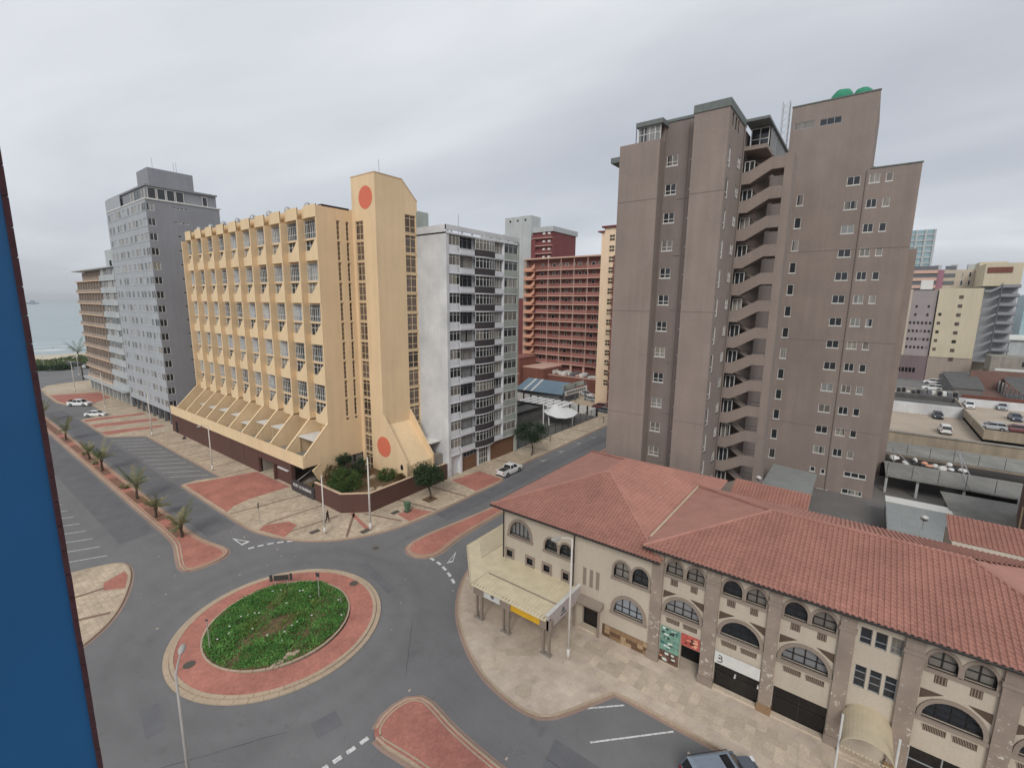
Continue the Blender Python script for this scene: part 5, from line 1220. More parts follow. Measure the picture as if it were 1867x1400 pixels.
m = MB(); m.quad((108.2, 81, 3.0), (109.0, 65.2, 3.0), (121, 69.5, 4.4), (121, 85, 4.4)); part('roof', m, 'blue_roof', br_)
for t in (.62, .78):
    m = MB(); L = lambda u: (Vector((109.0, 65.2, 3.03)).lerp(Vector((108.2, 81, 3.03)), u), Vector((121, 69.5, 4.43)).lerp(Vector((121, 85, 4.43)), u))
    p0, p1 = L(t); p2, p3 = L(t + .045); m.quad(p0, p2, p3, p1); part('skylight_strip', m, 'frame_white', br_)
sb_ = thing('shop_sign_board', 'long white shop sign boards over the shed entrance', 'sign', (117, 65.5, 0))
part('board', MB().box(110.8, 123.6, 65.2, 65.35, 2.4, 3.8), 'frame_white', sb_); part('board', MB().box(110.6, 122.5, 65.8, 66, 4.1, 5.4), 'greenish', sb_)
for i in range(9): part('lettering_block', MB().box(111.8 + 1.2 * i, 112.7 + 1.2 * i, 65.15, 65.2, 2.8, 3.4), 'grey_dark', sb_)
for x in (111, 117, 123): part('post', MB().box(x, x + .3, 65.4, 65.7, 0, 5.2), 'grey_dark', sb_)
lr = thing('flat_roof_outbuilding', 'low dark flat roofed outbuilding beside the white apartment block', 'outbuilding', (80, 66, 0))
part('wall', MB().box(69.5, 93, 61, 72, 0, 2.9), 'dark_yard', lr); part('roof', MB().box(69.5, 93.2, 60.8, 72, 2.9, 3.05), 'roof_felt', lr)
for q4 in ((69.5, 93.4, 60.6, 60.9), (93.1, 93.4, 60.9, 72), (69.5, 93.1, 66, 66.2)): part('parapet', MB().box(*q4, 2.9, 3.5), 'frame_dark', lr)
tp = thing('slatted_canopy', 'white slatted canopy against the panelled wall of the yard', 'canopy', (98, 65, 0))
for i in range(7): part('slat', MB().box(93.8, 102.5, 57.5 + 1.9 * i, 58.6 + 1.9 * i, 3.0, 3.1), 'canvas', tp)
for x, y in ((94.2, 58), (102, 58), (94.2, 69.5), (102, 69.5)): part('post', MB().tube((x, y, .1), (x, y, 3.0), .08), 'frame_white', tp)
te = thing('canvas_marquee', 'white canvas marquee with slanting poles in the fenced yard', 'marquee', (92, 55, 0))
pk_ = Vector((93.0, 57.4, 4.4)); rim = [(88.2, 54.0, 2.3), (88.8, 51.9, 2.4), (92, 51.8, 2.2), (95.2, 52.4, 2.5), (98.6, 56.0, 2.4), (98.4, 59.4, 2.6), (93, 60.4, 2.5), (90.5, 59.4, 2.7), (88.5, 56.6, 2.6)]
m = MB(); n = len(rim); lv = []
for t in (0, .35, .7, 1.0): lv.append([tuple(Vector(q5).lerp(pk_, t) + Vector((0, 0, -.5 * math.sin(math.pi * t)))) for q5 in rim])
m.loft(lv, caps=False); part('canvas_roof', m, 'canvas', te, True)
for a, b in (((88.6, 56.2, .1), (91.2, 58.5, 4.6)), ((87.6, 57.2, .1), (90.6, 59.2, 4.4)), ((98, 56, .1), (97.6, 56, 2.6)), ((92, 52, .1), (92, 52, 2.3))): part('pole', MB().tube(a, b, .14, n=6), 'frame_white', te)

# ================================================================== service yards and parking decks on the right
plaster('deck_tan', srgb(182, 168, 150), .16, .0, .12); plaster('stained_wall', srgb(176, 162, 142), .22, .2); flat('mint_sheet', srgb(150, 154, 152), .5, .12, .6); plaster('brick_red', srgb(130, 102, 92), .14, .04)
struct('service_yard', rng(MB(), [(53.5, -30), (112, -30), (112, 21), (53.5, 10)], Z2), 'dark_yard')
cp1 = thing('carport', 'pale grey sheet carport roof against the foot of the brown tower', 'carport', (73, 6, 0))
part('roof', MB().prism([(81.0, 9.3), (79.8, 3.4), (66.5, 3.4), (68.6, 9.3)], 3.3, 3.45), 'mint_sheet', cp1)
for x, y in ((68.8, 9), (67.2, 3.7), (79, 3.7), (80, 9)): part('post', MB().tube((x, y, .1), (x, y, 3.3), .07), 'galv', cp1)
cp2 = thing('carport', 'pale grey sheet roof with bright white edge strip behind the tiled roofs', 'carport', (71, -8, 0))
part('roof', MB().prism([(75, -4.5), (75, -11.0), (64, -11.2), (63.5, -4.4)], 3.0, 3.12), 'mint_sheet', cp2); part('edge_strip', MB().prism([(77.3, -4.5), (77.4, -10.9), (75, -11.0), (75, -4.5)], 3.02, 3.16), 'white_paint', cp2)
for i in range(5): part('sheet_joint', MB().box(63.7, 75, -4.6 - 1.35 * i, -4.56 - 1.35 * i, 3.12, 3.14), 'galv', cp2)
for x, y in ((77, -4.7), (77, -10.7), (64, -4.7), (64.3, -10.9)): part('post', MB().tube((x, y, .1), (x, y, 3.0), .07), 'galv', cp2)
gs = thing('rusty_lean_to', 'mossy grey lean-to roof with rust red brick wall behind it', 'lean-to', (78, -14, 0))
m = MB(); m.quad((74.8, -10.9, 3.0), (74.8, -18, 3.0), (82.2, -18, 3.8), (81.8, -10.3, 3.8)); part('roof', m, 'tin_weathered', gs); part('wall', MB().box(71.0, 74.6, -18, -11.2, 0, 2.6), 'brick_red', gs); part('back_wall', MB().box(75, 82, -18, -11, 0, 3.0), 'dark_yard', gs)
bw_ = thing('brick_gable', 'tall rust red brick wall with white drain pipe at the edge of the yard', 'building', (72, -22, 0))
part('wall', MB().prism([(62, -14.2), (79, -17.0), (79, -30), (62, -30)], 0, 11.5), 'brick_red', bw_); part('drain_pipe', MB().path([(66.5, -14.7, 1), (66.5, -14.7, 4.5), (69, -15.2, 7.5)], .08), 'frame_cream', bw_)
nr = thing('netted_carport_roof', 'weathered grey flat carport roofs with wire fence and scattered washing', 'carport', (97, -11, 0))
part('roof', MB().box(87.8, 96.0, -14.0, -4.8, 2.75, 3.0), 'tin_weathered', nr); part('roof', MB().box(88.6, 97.0, -30, -14.2, 2.5, 2.72), 'tin_weathered', nr); part('roof', MB().box(100.5, 109, -30, -4.2, 3.3, 3.5), 'tin_weathered', nr)
for y in (-5.0, -8.6, -13.6, -19, -24): part('post', MB().box(88.2, 88.5, y - .15, y + .15, .1, 2.7), 'pale_grey', nr)
part('back_wall', MB().box(96.6, 96.9, -30, -4.5, 0, 2.5), 'void_shade', nr)  # black sheet added for the dark gap between the carport roofs
for i in range(9):
    y = -4.9 - i * 2.9; part('fence_post', MB().tube((87.9, y, 3.0), (87.9, y, 4.9), .035, n=5), 'frame_dark', nr); part('fence_post', MB().tube((100.6, y, 3.5), (100.6, y, 5.2), .035, n=5), 'frame_dark', nr)
mm = MB(); mm.quad((87.9, -28, 3.0), (87.9, -4.9, 3.0), (87.9, -4.9, 4.8), (87.9, -28, 4.8)); part('mesh_panel', mm, 'wire_mesh_pale', nr)
for a, b in (((95.5, -6, 3), (95.8, -5.6, 5.6)), ((95.8, -5.6, 5.4), (91, -9, 3.0)), ((95.5, -15, 3), (97, -13.6, 5.8)), ((97, -13.6, 5.7), (91, -14, 3.0))): part('prop', MB().tube(a, b, .07, n=5), 'galv', nr)
rd_ = random.Random(5)
for i in range(16):
    x, y = 96.2 + rd_.uniform(0, 4.0), -6.2 - i * .55 + rd_.uniform(-.3, .3)
    o = part('washing', lump(x, y, 2.7 + rd_.uniform(0, .3), rd_.uniform(.3, .9), rd_.uniform(.3, .7), rd_.uniform(.25, .6), 100 + i, 9), rd_.choice(('canvas', 'canvas', 'lilac', 'frame_white', 'ink_dark', 'ink_peach')), nr)
sp1 = thing('stained_parapet', 'stained tan concrete parapet wall along the near edge of the lower deck', 'wall', (113, -15, 0))
part('wall', MB().prism([(112.5, -4), (113.2, -45), (113.8, -45), (113.1, -4)], 0, 4.6), 'stained_wall', sp1); part('coping', MB().prism([(112.3, -4), (113.0, -45), (114.0, -45), (113.3, -4)], 4.6, 4.75), 'concrete', sp1)
d1 = thing('parking_deck', 'lower tan parking deck with white back wall behind the brown tower', 'parking deck', (130, -12, 0))
part('floor', MB().box(114, 142, -19.5, 6, 2.8, 3.5), 'deck_tan', d1); part('back_wall', MB().box(142, 142.4, -19.5, 6, 2.8, 6.0), 'white_weathered', d1); part('ledge', MB().box(142.4, 150, -19.5, 6, 5.2, 5.7), 'roof_felt', d1); part('pillars', MB().box(113.6, 114, -19.4, 6, 0, 3.4), 'stained_wall', d1)
d2 = thing('parking_deck', 'upper tan parking deck with low parapets, parked with several cars', 'parking deck', (138, -32, 0))
part('floor', MB().box(118.4, 152, -48, -19.6, 4.4, 5.0), 'deck_tan', d2); part('near_parapet', MB().box(118.2, 118.45, -48, -19.3, 4.3, 6.1), 'stained_wall', d2); part('side_parapet', MB().box(118.45, 156, -19.55, -19.3, 4.3, 6.0), 'stained_wall', d2); part('far_parapet', MB().box(152, 152.3, -48, -19.55, 4.4, 6.8), 'white_weathered', d2); part('undercroft', MB().box(119, 151, -47, -20.2, 0, 4.4), 'void_shade', d2)  # undercroft is a solid block painted black for the shade under the deck
part('expansion_joint', MB().box(118.15, 118.2, -25.2, -25.05, 4.3, 6.1), 'void_shade', d2)
bk = thing('back_yard_roofs', 'low grey shed roofs and rust brick court beyond the parking decks', 'sheds', (185, -30, 0))
m = MB(); m.quad((175, -21, 6.2), (175, -27.5, 6.2), (218, -31, 6.8), (212, -21.8, 6.8)); part('roof', m, 'roof_felt', bk); part('wall', MB().box(175.3, 212, -27, -21.4, 0, 6.1), 'dark_yard', bk)
m = MB(); m.quad((173, -34, 6.2), (172, -50, 6.2), (212, -50, 6.8), (210, -35.5, 6.8)); part('roof', m, 'roof_felt', bk)
for i in range(8): part('roof_post', MB().box(175 + i * 4.6, 175.4 + i * 4.6, -34.6, -34.3, 0, 6.1), 'pale_grey', bk)
part('court_wall', MB().box(205, 206, -36, -28, 0, 8.5), 'brick_red', bk); part('court', MB().box(172, 205, -34, -27.4, 2.5, 3.0), 'brick_red', bk); part('long_ledge', MB().box(156, 158, -50, 6, 0, 6.0), 'roof_felt', bk); part('long_coping', MB().box(160, 160.5, -50, -21, 0, 6.6), 'brick', bk)
for i in range(22): part('clutter', MB().box(157 + rd_.uniform(0, 2), 158.6 + rd_.uniform(0, 2), 1 - i, 1.7 - i, 6.0, 6.0 + rd_.uniform(.3, 1.2)), rd_.choice(('white_paint', 'canvas', 'ink_dark', 'grey_dark')), bk)
part('pale_strip', MB().box(165, 166, -21, 6, 0, 6.4), 'concrete', bk); part('yard_slab', MB().box(158, 210, -21, 8, 2.5, 3.0), 'dark_yard', bk)
# beige hotel and neighbours in the right background
plaster('beige_b', srgb(204, 193, 168), .06, .04); plaster('mauve', srgb(162, 152, 152), .08, .04); plaster('mauve_dark', srgb(128, 112, 114), .1, .1); plaster('magenta', srgb(156, 116, 130), .08, .05); flat('sea_glass', srgb(150, 176, 182), .3, .12, .3)
bb = thing('beige_stair_block', 'beige block with a column of small windows and grey zigzag escape stairs', 'building', (245, -28, 0))
part('wall', MB().box(240, 262, -32.4, -20.4, 9.4, 35.2), 'beige_b', bb); part('base', MB().box(240.2, 262, -32.6, -20.2, 0, 9.4), 'tan_wall', bb)
for k in range(8): put_window('x', 240, -27.3, -26.1, 31.4 - 3.3 * k, 32.6 - 3.3 * k, bb, -.03, nx=2, ft=.1, mats=('glass_brown', 'frame_dark'))
for k in range(5): put_window('x', 240, -22.0, -21.1, 25.0 - 3.3 * k, 26.1 - 3.3 * k, bb, -.03, nx=1, ft=.1, mats=('glass_brown', 'frame_dark'))
part('stair_core', MB().box(246, 262, -42, -32.6, 8, 36), 'grey_light', bb); part('stair_top', MB().box(242, 262, -41.5, -32.0, 36, 44), 'beige_b', bb); part('top_void', MB().box(241.8, 242, -39, -32.6, 40.6, 42.6), 'brick', bb)
for k in range(8):
    z = 11 + 3.25 * k
    part('stair_flight', MB().prism([(-32.7, z), (-34.5, z), (-37, z + 1.7), (-37, z + 2.5), (-34.5, z + .9), (-32.7, z + .9)], 241.5, 241.9, 'x'), 'grey_wall', bb)
    part('landing', MB().box(241.5, 246, -41.8, -36.8, z + 1.5, z + 1.8), 'grey_dark', bb); part('landing_rail', MB().box(241.5, 241.7, -41.8, -36.8, z + 1.8, z + 2.7), 'grey_wall', bb)
part('stair_mast', MB().tube((241.4, -37, 6), (241.4, -37, 37), .15, n=5), 'grey_dark', bb)
mv = thing('mauve_office_block', 'mauve office block with rows of small dark windows left of the beige one', 'building', (245, -14, 0))
part('wall', MB().box(241, 262, -20.1, -10.5, 9.4, 34.4), 'mauve', mv); part('base', MB().box(240.6, 262, -20.1, -8, 0, 9.4), 'mauve_dark', mv); part('pillar', MB().box(240.5, 241, -12.8, -10.4, 9.4, 35), 'beige_wall', mv)
for k in range(6):
    for j in range(6):
        if k < 4 or j in (1, 4): put_window('x', 241, -19.6 + 1.18 * j, -18.95 + 1.18 * j, 12.2 + 3.15 * k, 13.2 + 3.15 * k, mv, -.03, nx=1, ft=.06, mats=('glass_dark', 'frame_dark'))
for j in range(5): put_window('x', 240.6, -17 + 1.1 * j, -16.2 + 1.1 * j, 2.8, 4.6, mv, -.03, nx=1, ft=.08, mats=('glass_shop', 'frame_dark'))
part('roof_tank', MB().box(243, 246, -18.5, -15, 35, 38.5), 'white_paint', mv)
ml = thing('magenta_striped_block', 'cream and magenta apartment block rising behind the beige block', 'apartment block', (270, -28, 0))
part('wall', MB().box(262.5, 280, -42, -13, 0, 43.2), 'beige_wall', ml); part('stripe', MB().box(262.2, 262.5, -22.8, -20.8, 30, 43.4), 'magenta', ml); part('roof_edge', MB().box(262.2, 262.5, -20.8, -13, 42, 43.4), 'magenta', ml)
for k in range(4):
    part('balcony', MB().box(261.8, 262.5, -20.7, -13.2, 33 + 3 * k, 34.3 + 3 * k), 'pale_line', ml); part('recess_shade', MB().box(262.3, 262.5, -20.7, -13.2, 34.3 + 3 * k, 36 + 3 * k), 'grey_dark', ml)  # dark panel on the wall face painted for the shade of a recess
    part('recess_shade', MB().box(262.3, 262.5, -26.2, -22.9, 34.3 + 3 * k, 35.8 + 3 * k), 'grey_dark', ml)  # another dark panel painted for recess shade, the wall stays flat
for j in range(3):
    for k in range(2): put_window('x', 262.5, -28.8 - 2.2 * j, -28 - 2.2 * j, 37 + 3.2 * k, 39 + 3.2 * k, ml, -.03, nx=1, ft=.1, mats=('glass_dark', 'frame_white'))
for y in (-22, -27, -32): part('roof_box', MB().box(266, 269, y, y + 2, 43.2, 45.5), 'pale_grey', ml)
part('upper_block', MB().box(264, 280, -41, -33, 43, 46), 'beige_b', ml)
gl3 = thing('glass_tower', 'distant pale green glass tower with white frame above the mauve block', 'tower', (340, -18, 0))
part('body', MB().box(331, 345, -23, -10, 0, 68), 'sea_glass', gl3)
for k in range(20): part('floor_line', MB().box(330.7, 331, -23, -10, 10 + 2.9 * k, 10.9 + 2.9 * k), 'pale_grey', gl3)
for y in (-23.2, -19.6, -16, -12.5): part('mullion', MB().box(330.4, 331, y, y + .9, 0, 68), 'pale_grey', gl3)
dt = thing('distant_block', 'hazy bluish block at the far right beyond the escape stairs', 'building', (300, -52, 0))
part('wall', MB().box(300, 315, -62, -54, 0, 34), 'sea_glass', dt); part('low_wall', MB().box(262, 300, -80, -45, 0, 16), 'pale_grey', dt); part('low_roof', MB().box(261, 301, -81, -44.5, 16, 16.6), 'white_paint', dt)
br4 = thing('brick_kiosk', 'small two tone kiosk of rust brick and grey render beside escape stairs', 'building', (226, -40, 0))
part('wall', MB().box(222, 232, -50, -34.5, 0, 7), 'brick_red', br4); part('band', MB().box(221.9, 222, -49, -36, 7.4, 8.2), 'frame_white', br4); part('upper', MB().box(224, 234, -50, -35, 7, 12), 'concrete', br4); put_window('x', 224, -44, -42.4, 9, 10.6, br4, -.03, nx=1, ft=.1, mats=('glass_dark', 'frame_dark'))

# ================================================================== blue wall edge of the camera's own building
flat('blue_paint', srgb(34, 88, 134), .4, .1, .8); plaster('edge_tile', srgb(74, 48, 52), .2, .0, .25)
bl = thing('blue_wall', 'blue painted wall with dark tiled edge standing close on one side', 'wall', (-2.5, 5, 0))
e_top = ray(63, 650); EX, EY = e_top.x / e_top.y * 5.0, 5.0
part('wall', MB().box(-9, EX - .034, EY, EY + .5, 0, 46), 'blue_paint', bl)
tlm = MB().box(-.017, .017, -.02, .5, .004, .206).mesh('edge_tile', ['edge_tile'])
part('edge_backing', MB().box(EX - .033, EX - .003, EY + .005, EY + .49, 0, 20), 'frame_grey', bl); part('edge_backing', MB().box(EX - .033, EX - .003, EY + .005, EY + .49, 20, 40), 'frame_grey', bl)
for i in range(92): o = link('edge_tile', tlm, bl, (EX - .017 + random.uniform(-.0015, .0015), EY, 18.0 + i * .21))
# ship on the horizon
sh = thing('cargo_ship', 'faint cargo ship on the sea horizon', 'ship', (180, 3200, -2))
flat('ship_grey', srgb(150, 160, 168), .8)
part('hull', MB().prism([(-60, 0), (-70, 8), (130, 8), (115, 0)], 3185, 3215, 'y'), 'ship_grey', sh, loc=(0, 0, 0)).location = (120, -3200, 0)
for x in (-50, 0, 50): part('crane', MB().box(x, x + 3, 3196, 3200, 8, 17), 'ship_grey', sh, loc=(0, 0, 0)).location = (120, -3200, 0)
part('bridge', MB().box(96, 112, 3188, 3212, 8, 18), 'ship_grey', sh, loc=(0, 0, 0)).location = (120, -3200, 0)
# ================================================================== vegetation
def leafmat(name, a, b, c, sc=1.6):
    q = NB(name); oi = q.n('ObjectInfo')
    v = q.noise(sc, detail=5, rough=.7); col = q.ramp(v, (.3, a), (.5, b), (.72, c)); q.done(rnd_tint(q, col, .15), .6, .35)
    tr = q.n('BsdfTranslucent'); q.set(tr.inputs[0], col); mx = q.n('MixShader'); mx.inputs[0].default_value = .25
    o = q.t.nodes['Material Output']; q.t.links.new(q.b.outputs[0], mx.inputs[1]); q.t.links.new(tr.outputs[0], mx.inputs[2]); q.t.links.new(mx.outputs[0], o.inputs[0])
leafmat('leaf_dark', srgb(34, 48, 30), srgb(52, 72, 44), srgb(84, 104, 66)); leafmat('leaf_mid', srgb(44, 66, 30), srgb(70, 96, 46), srgb(104, 128, 62)); leafmat('leaf_cover', srgb(62, 104, 48), srgb(92, 146, 68), srgb(136, 184, 98), 1.1)
leafmat('leaf_palm', srgb(104, 102, 70), srgb(142, 138, 98), srgb(176, 166, 124), 2.2); leafmat('leaf_palm_green', srgb(66, 84, 50), srgb(92, 110, 66), srgb(130, 140, 90), 2.2); leafmat('leaf_spike', srgb(66, 90, 40), srgb(104, 128, 58), srgb(164, 172, 96), 3)
leafmat('leaf_red', srgb(70, 52, 36), srgb(96, 78, 46), srgb(120, 104, 60)); leafmat('scrub', srgb(62, 78, 46), srgb(88, 104, 62), srgb(120, 132, 84), .3)
flat('bark', srgb(88, 74, 62), .9, .3, 6); flat('petal', srgb(236, 236, 226), .7); plaster('rock', srgb(176, 160, 138), .2, 0, .2)
def leaf(mb, p, size, rd, up=.4, ratio=.5):
    n = Vector((rd.gauss(0, 1), rd.gauss(0, 1), rd.gauss(0, 1) + up)).normalized(); t = n.orthogonal().normalized(); t.rotate(Matrix.Rotation(rd.uniform(0, 6.28), 3, n)); s = n.cross(t)
    a = size * rd.uniform(.7, 1.25); b = a * ratio
    mb.add([p - t * a * .5, p + s * b * .5 + n * a * .08, p + t * a * .5, p - s * b * .5 + n * a * .08], [(0, 1, 2, 3)])
def crown(centre, rx, ry, rz, clumps, per, size, seed, cr=.28, flat_=1.0):
    rd = random.Random(seed); m = MB(); c = Vector(centre)
    for k in range(clumps):
        v = Vector((rd.gauss(0, 1), rd.gauss(0, 1), rd.gauss(0, 1))).normalized() * rd.uniform(.35, 1.0) ** .6
        q = c + Vector((v.x * rx, v.y * ry, v.z * rz))
        cs = cr * rd.uniform(.6, 1.35) * max(rx, rz)
        for j in range(per):
            w = Vector((rd.gauss(0, .5), rd.gauss(0, .5), rd.gauss(0, .42))) * cs
            leaf(m, q + w, size, rd)
    return m
def tree(name, label, loc, h, cw, seed, lean=(.3, .1), leafm='leaf_dark', clumps=110, per=48):
    t = thing(name, label, 'tree', loc, 'street trees along the side street'); x, y, z = loc; rd = random.Random(seed)
    tm = MB(); hb = h * .5; pts = [(x, y, z)]
    for i in range(1, 5): pts.append((x + lean[0] * math.sin(i * 1.3) * .8, y + lean[1] * i / 2, z + hb * i / 4))
    tm.path(pts, [.16, .13, .12, .1, .09], 7)
    for i in range(6):
        a = i * 1.05 + rd.uniform(-.3, .3); e = (pts[-1][0] + math.cos(a) * cw * .3, pts[-1][1] + math.sin(a) * cw * .3, z + h * rd.uniform(.68, .85)); tm.path([pts[-1 - (i % 2)], e], [.07, .025], 5)
    part('trunk', tm, 'bark', t, True); part('crown', crown((pts[-1][0], pts[-1][1], z + h * .72), cw / 2, cw / 2, h * .26, clumps, per, .27, seed), leafm, t)
    return t
tree('street_tree', 'small bent street tree in front of the brown garden wall', (43.0, 47.2, PZ), 5.2, 4.6, 3)
tree('street_tree', 'taller street tree by the mesh fence with a stake beside it', (68.2, 47.0, PZ), 6.4, 5.8, 4, (.4, -.1))
st = link('tree_stake', MB().tube((0, 0, 0), (0, 0, 3.2), .04).mesh('tree_stake', ['bark']), None, (68.9, 46.9, PZ), label='thin stake beside the taller street tree', category='stake')
for x, y in ((43.0, 47.2),): part('tree_grate', MB().box(x - .9, x + .9, y - .8, y + .8, PZ + .002, PZ + .02), 'soil', pavA)
def bush(name, label, loc, rx, ry, rz, leafm, seed, clumps=50, per=45, size=.2):
    t = thing(name, label, 'shrub', loc, None); x, y, z = loc; sm_ = MB(); rd = random.Random(seed)
    for i in range(6): sm_.path([(x + rd.uniform(-.2, .2), y + rd.uniform(-.2, .2), z - .3), (x + rd.uniform(-.6, .6) * rx, y + rd.uniform(-.6, .6) * ry, z + rz * 1.1)], [.05, .02], 5)
    part('stems', sm_, 'bark', t); part('crown', crown((x, y, z + rz * .9), rx, ry, rz, clumps, per, size, seed), leafm, t)
bush('garden_bush', 'big round green bush in the hotel garden corner', (35.0, 55.6, 1.9), 2.2, 2.6, 1.6, 'leaf_mid', 11, 110, 60)
bush('garden_bush', 'reddish bush behind the big green one in the hotel garden', (35.0, 58.6, 2.0), 1.2, 1.6, 1.5, 'leaf_red', 12)
bush('garden_bush', 'leafy creeper bush against the cream wall by the lobby glazing', (38.8, 61.6, 3.3), 1.2, .9, .9, 'leaf_dark', 13)
bush('garden_bush', 'dark shrub beside the tall pole in the hotel garden', (39.4, 58.2, 1.9), 1.1, 1.1, 1.5, 'leaf_dark', 14)
bush('garden_bush', 'low shrub under the lower coral disc', (41.0, 54.4, 1.9), 1.3, 1.2, .9, 'leaf_mid', 15)
bush('garden_bush', 'red leaved shrub nearest the foot of the sloping chute', (41.9, 52.4, 1.9), .8, .7, .6, 'leaf_red', 16, 30)
bush('planter_plant', 'green planting behind the hotel sign lettering', (34.2, 61.2, 1.3), .9, 1.0, .4, 'leaf_dark', 17, 26)
for i, (x, y) in enumerate(((37.2, 52.8), (38.2, 52.2), (40.2, 56.6))):
    o = link('garden_rock', lump(0, 0, 0, .6, .45, .45, 60 + i, 9).mesh('garden_rock', ['rock']), None, (x, y, 1.88), label='pale boulder on the soil of the hotel garden', category='rock', group='boulders in the hotel garden')
# palms
def frond(L, droop, lift, seed, nleaf=20):
    rd = random.Random(seed); m = MB(); pts = []
    for i in range(9):
        t = i / 8; pts.append(Vector((L * t * (1 - .15 * t * droop), 0, lift * L * t - droop * L * t * t * .55)))
    m.path([tuple(p) for p in pts], [.035 * (1 - i / 10) for i in range(9)], 4)
    for i in range(nleaf):
        t = .15 + .83 * i / nleaf; k = t * 8; a = int(min(k, 7)); p = pts[a].lerp(pts[a + 1], k - a); ll = L * .30 * math.sin(math.pi * min(.25 + t * .75, 1)) + .12
        dr = (pts[a + 1] - pts[a]).normalized()
        for s in (-1, 1):
            tip = p + dr * ll * .55 + Vector((0, s * ll * .8, rd.uniform(-.25, .12) * ll)); w = dr * .035
            m.add([p - w, p + w, tip], [(0, 1, 2)])
    return m
def palm(name, label, loc, trunk_h, L, seed, nf=17, leafm='leaf_palm', group='palms on the median', wind=.0):
    rd = random.Random(seed); t = thing(name, label, 'palm', loc, group); x, y, z = loc
    tm = MB(); bend = rd.uniform(-.06, .06) * trunk_h; n = 6
    tm.path([(x + bend * (i / n) ** 2, y, z + trunk_h * i / n) for i in range(n + 1)], [.19 - .07 * i / n if trunk_h < 4 else .24 - .1 * i / n for i in range(n + 1)], 8)
    tm.loft([[(x + bend + rr * math.cos(a), y + rr * math.sin(a), z + zz3) for a in [k * math.pi / 4 for k in range(8)]] for rr, zz3 in ((.12, trunk_h - .2), (.24, trunk_h), (.2, trunk_h + .3), (.05, trunk_h + .5))])
    part('trunk', tm, 'bark', t, True)
    for i in range(nf):
        a = i * 2.4 + rd.uniform(-.3, .3); lift = rd.uniform(.4, 2.2); fm = frond(L * rd.uniform(.75, 1.1), rd.uniform(.7, 1.3), lift, seed * 50 + i)
        me = fm.mesh('frond', [leafm if rd.random() < .7 else 'leaf_palm_green']); o = link('frond', me, t, (x + bend, y, z + trunk_h + .15), a + wind * math.sin(a))
    return t
for i, (y, h_, L, lab) in enumerate(((62.1, 1.1, 1.9, 'palm nearest the rounded end of the median'), (70.6, 1.0, 1.8, 'wind blown palm second from the rounded end of the median'), (79.6, 1.5, 2.2, 'largest bushy palm in the middle of the median'),
                                     (97.4, 1.5, 2.2, 'palm on the median opposite the parking bays, beside a smaller one'), (106.2, 1.0, 1.6, 'small palm on the median among the three opposite the parking bays'), (124.7, 1.5, 2.4, 'palm on the median furthest along, facing the striped paving'), (148.0, 1.6, 2.4, 'last palm on the median near the white pickup'))):
    palm('median_palm', lab, (17.2 + (.0, -.2, .1, 0, .1, .1, .1)[i], y, PZ), h_ * 1.1, L * 1.0, 21 + i)
for i, (y, r_) in enumerate(((85.5, .6), (102.0, .5), (110.2, .45))): bush('median_shrub', ('dry low shrub beside the largest median palm', 'dry low shrub between two median palms by the parking bays', 'smallest dry tuft on the median')[i], (17.3, y, PZ), r_, r_, r_ * .6, 'leaf_palm', 70 + i, 14, 25, .22)
palm('coconut_palm', 'tall coconut palm at the sea end beside the tan block', (36.7, 216, 0), 9.5, 4.2, 55, 18, 'leaf_palm_green', None)
# roundabout planting
rd = random.Random(9); m = MB()
for i in range(30000):
    a = rd.uniform(0, 2 * math.pi); rr = 5.65 * math.sqrt(rd.random()); x, y = rr * math.cos(a), rr * math.sin(a)
    bare = ((x + .6) / 1.8) ** 2 + ((y + 1.0) / 1.0) ** 2
    if bare < 1 and rd.random() > .05 + .25 * bare ** 3: continue
    den = math.sin(x * 1.9 + 1) * math.sin(y * 2.3) + math.sin(x * .8 - y * 1.1)
    if rd.random() > .9 + .2 * den: continue
    z = .62 - .072 * rr + rd.uniform(.02, .24) + .07 * den
    leaf(m, Vector((RC[0] + x, RC[1] + .3 + y, z)), .15, rd, 1.0, .6)
part('ground_cover', m, 'leaf_cover', rb, kind='stuff')
sp_m = []
for k in range(3):
    rd2 = random.Random(80 + k); m = MB()
    for i in range(16):
        a = rd2.uniform(0, 6.28); L = rd2.uniform(.4, .75); el = rd2.uniform(.5, 1.35); pts = [Vector((math.cos(a) * L * t * math.cos(el) * (1 + .5 * t), math.sin(a) * L * t * math.cos(el) * (1 + .5 * t), L * t * math.sin(el) - .35 * L * t * t)) for t in (0, .35, .7, 1.0)]
        s = Vector((-math.sin(a), math.cos(a), 0)) * .03
        for j in range(3): m.add([pts[j] - s * (1 - j * .28), pts[j] + s * (1 - j * .28), pts[j + 1] + s * (.72 - j * .3), pts[j + 1] - s * (.72 - j * .3)], [(0, 1, 2, 3)])
    sp_m.append(m.mesh('lily_clump', ['leaf_spike']))
for i in range(48):
    a = rd.uniform(0, 6.28); rr = 3.3 * math.sqrt(rd.random()); x, y = rr * math.cos(a) + .3, rr * math.sin(a) * .8 + .5
    o = link('lily_clump', sp_m[i % 3], None, (RC[0] + x, RC[1] + .3 + y, .5), rd.uniform(0, 6), label='strap leaved lily clump in the middle of the roundabout bed', category='plant', group='lily clumps on the roundabout'); k = rd.uniform(.8, 1.35); o.scale = (k, k, k)
fl_m = MB()
for i in range(5):
    a = i * 1.257; fl_m.add([(0, 0, 0), (.07 * math.cos(a - .4), .07 * math.sin(a - .4), .03), (.11 * math.cos(a), .11 * math.sin(a), .02), (.07 * math.cos(a + .4), .07 * math.sin(a + .4), .03)], [(0, 1, 2, 3)])
fl_mesh = fl_m.mesh('flower', ['petal'])
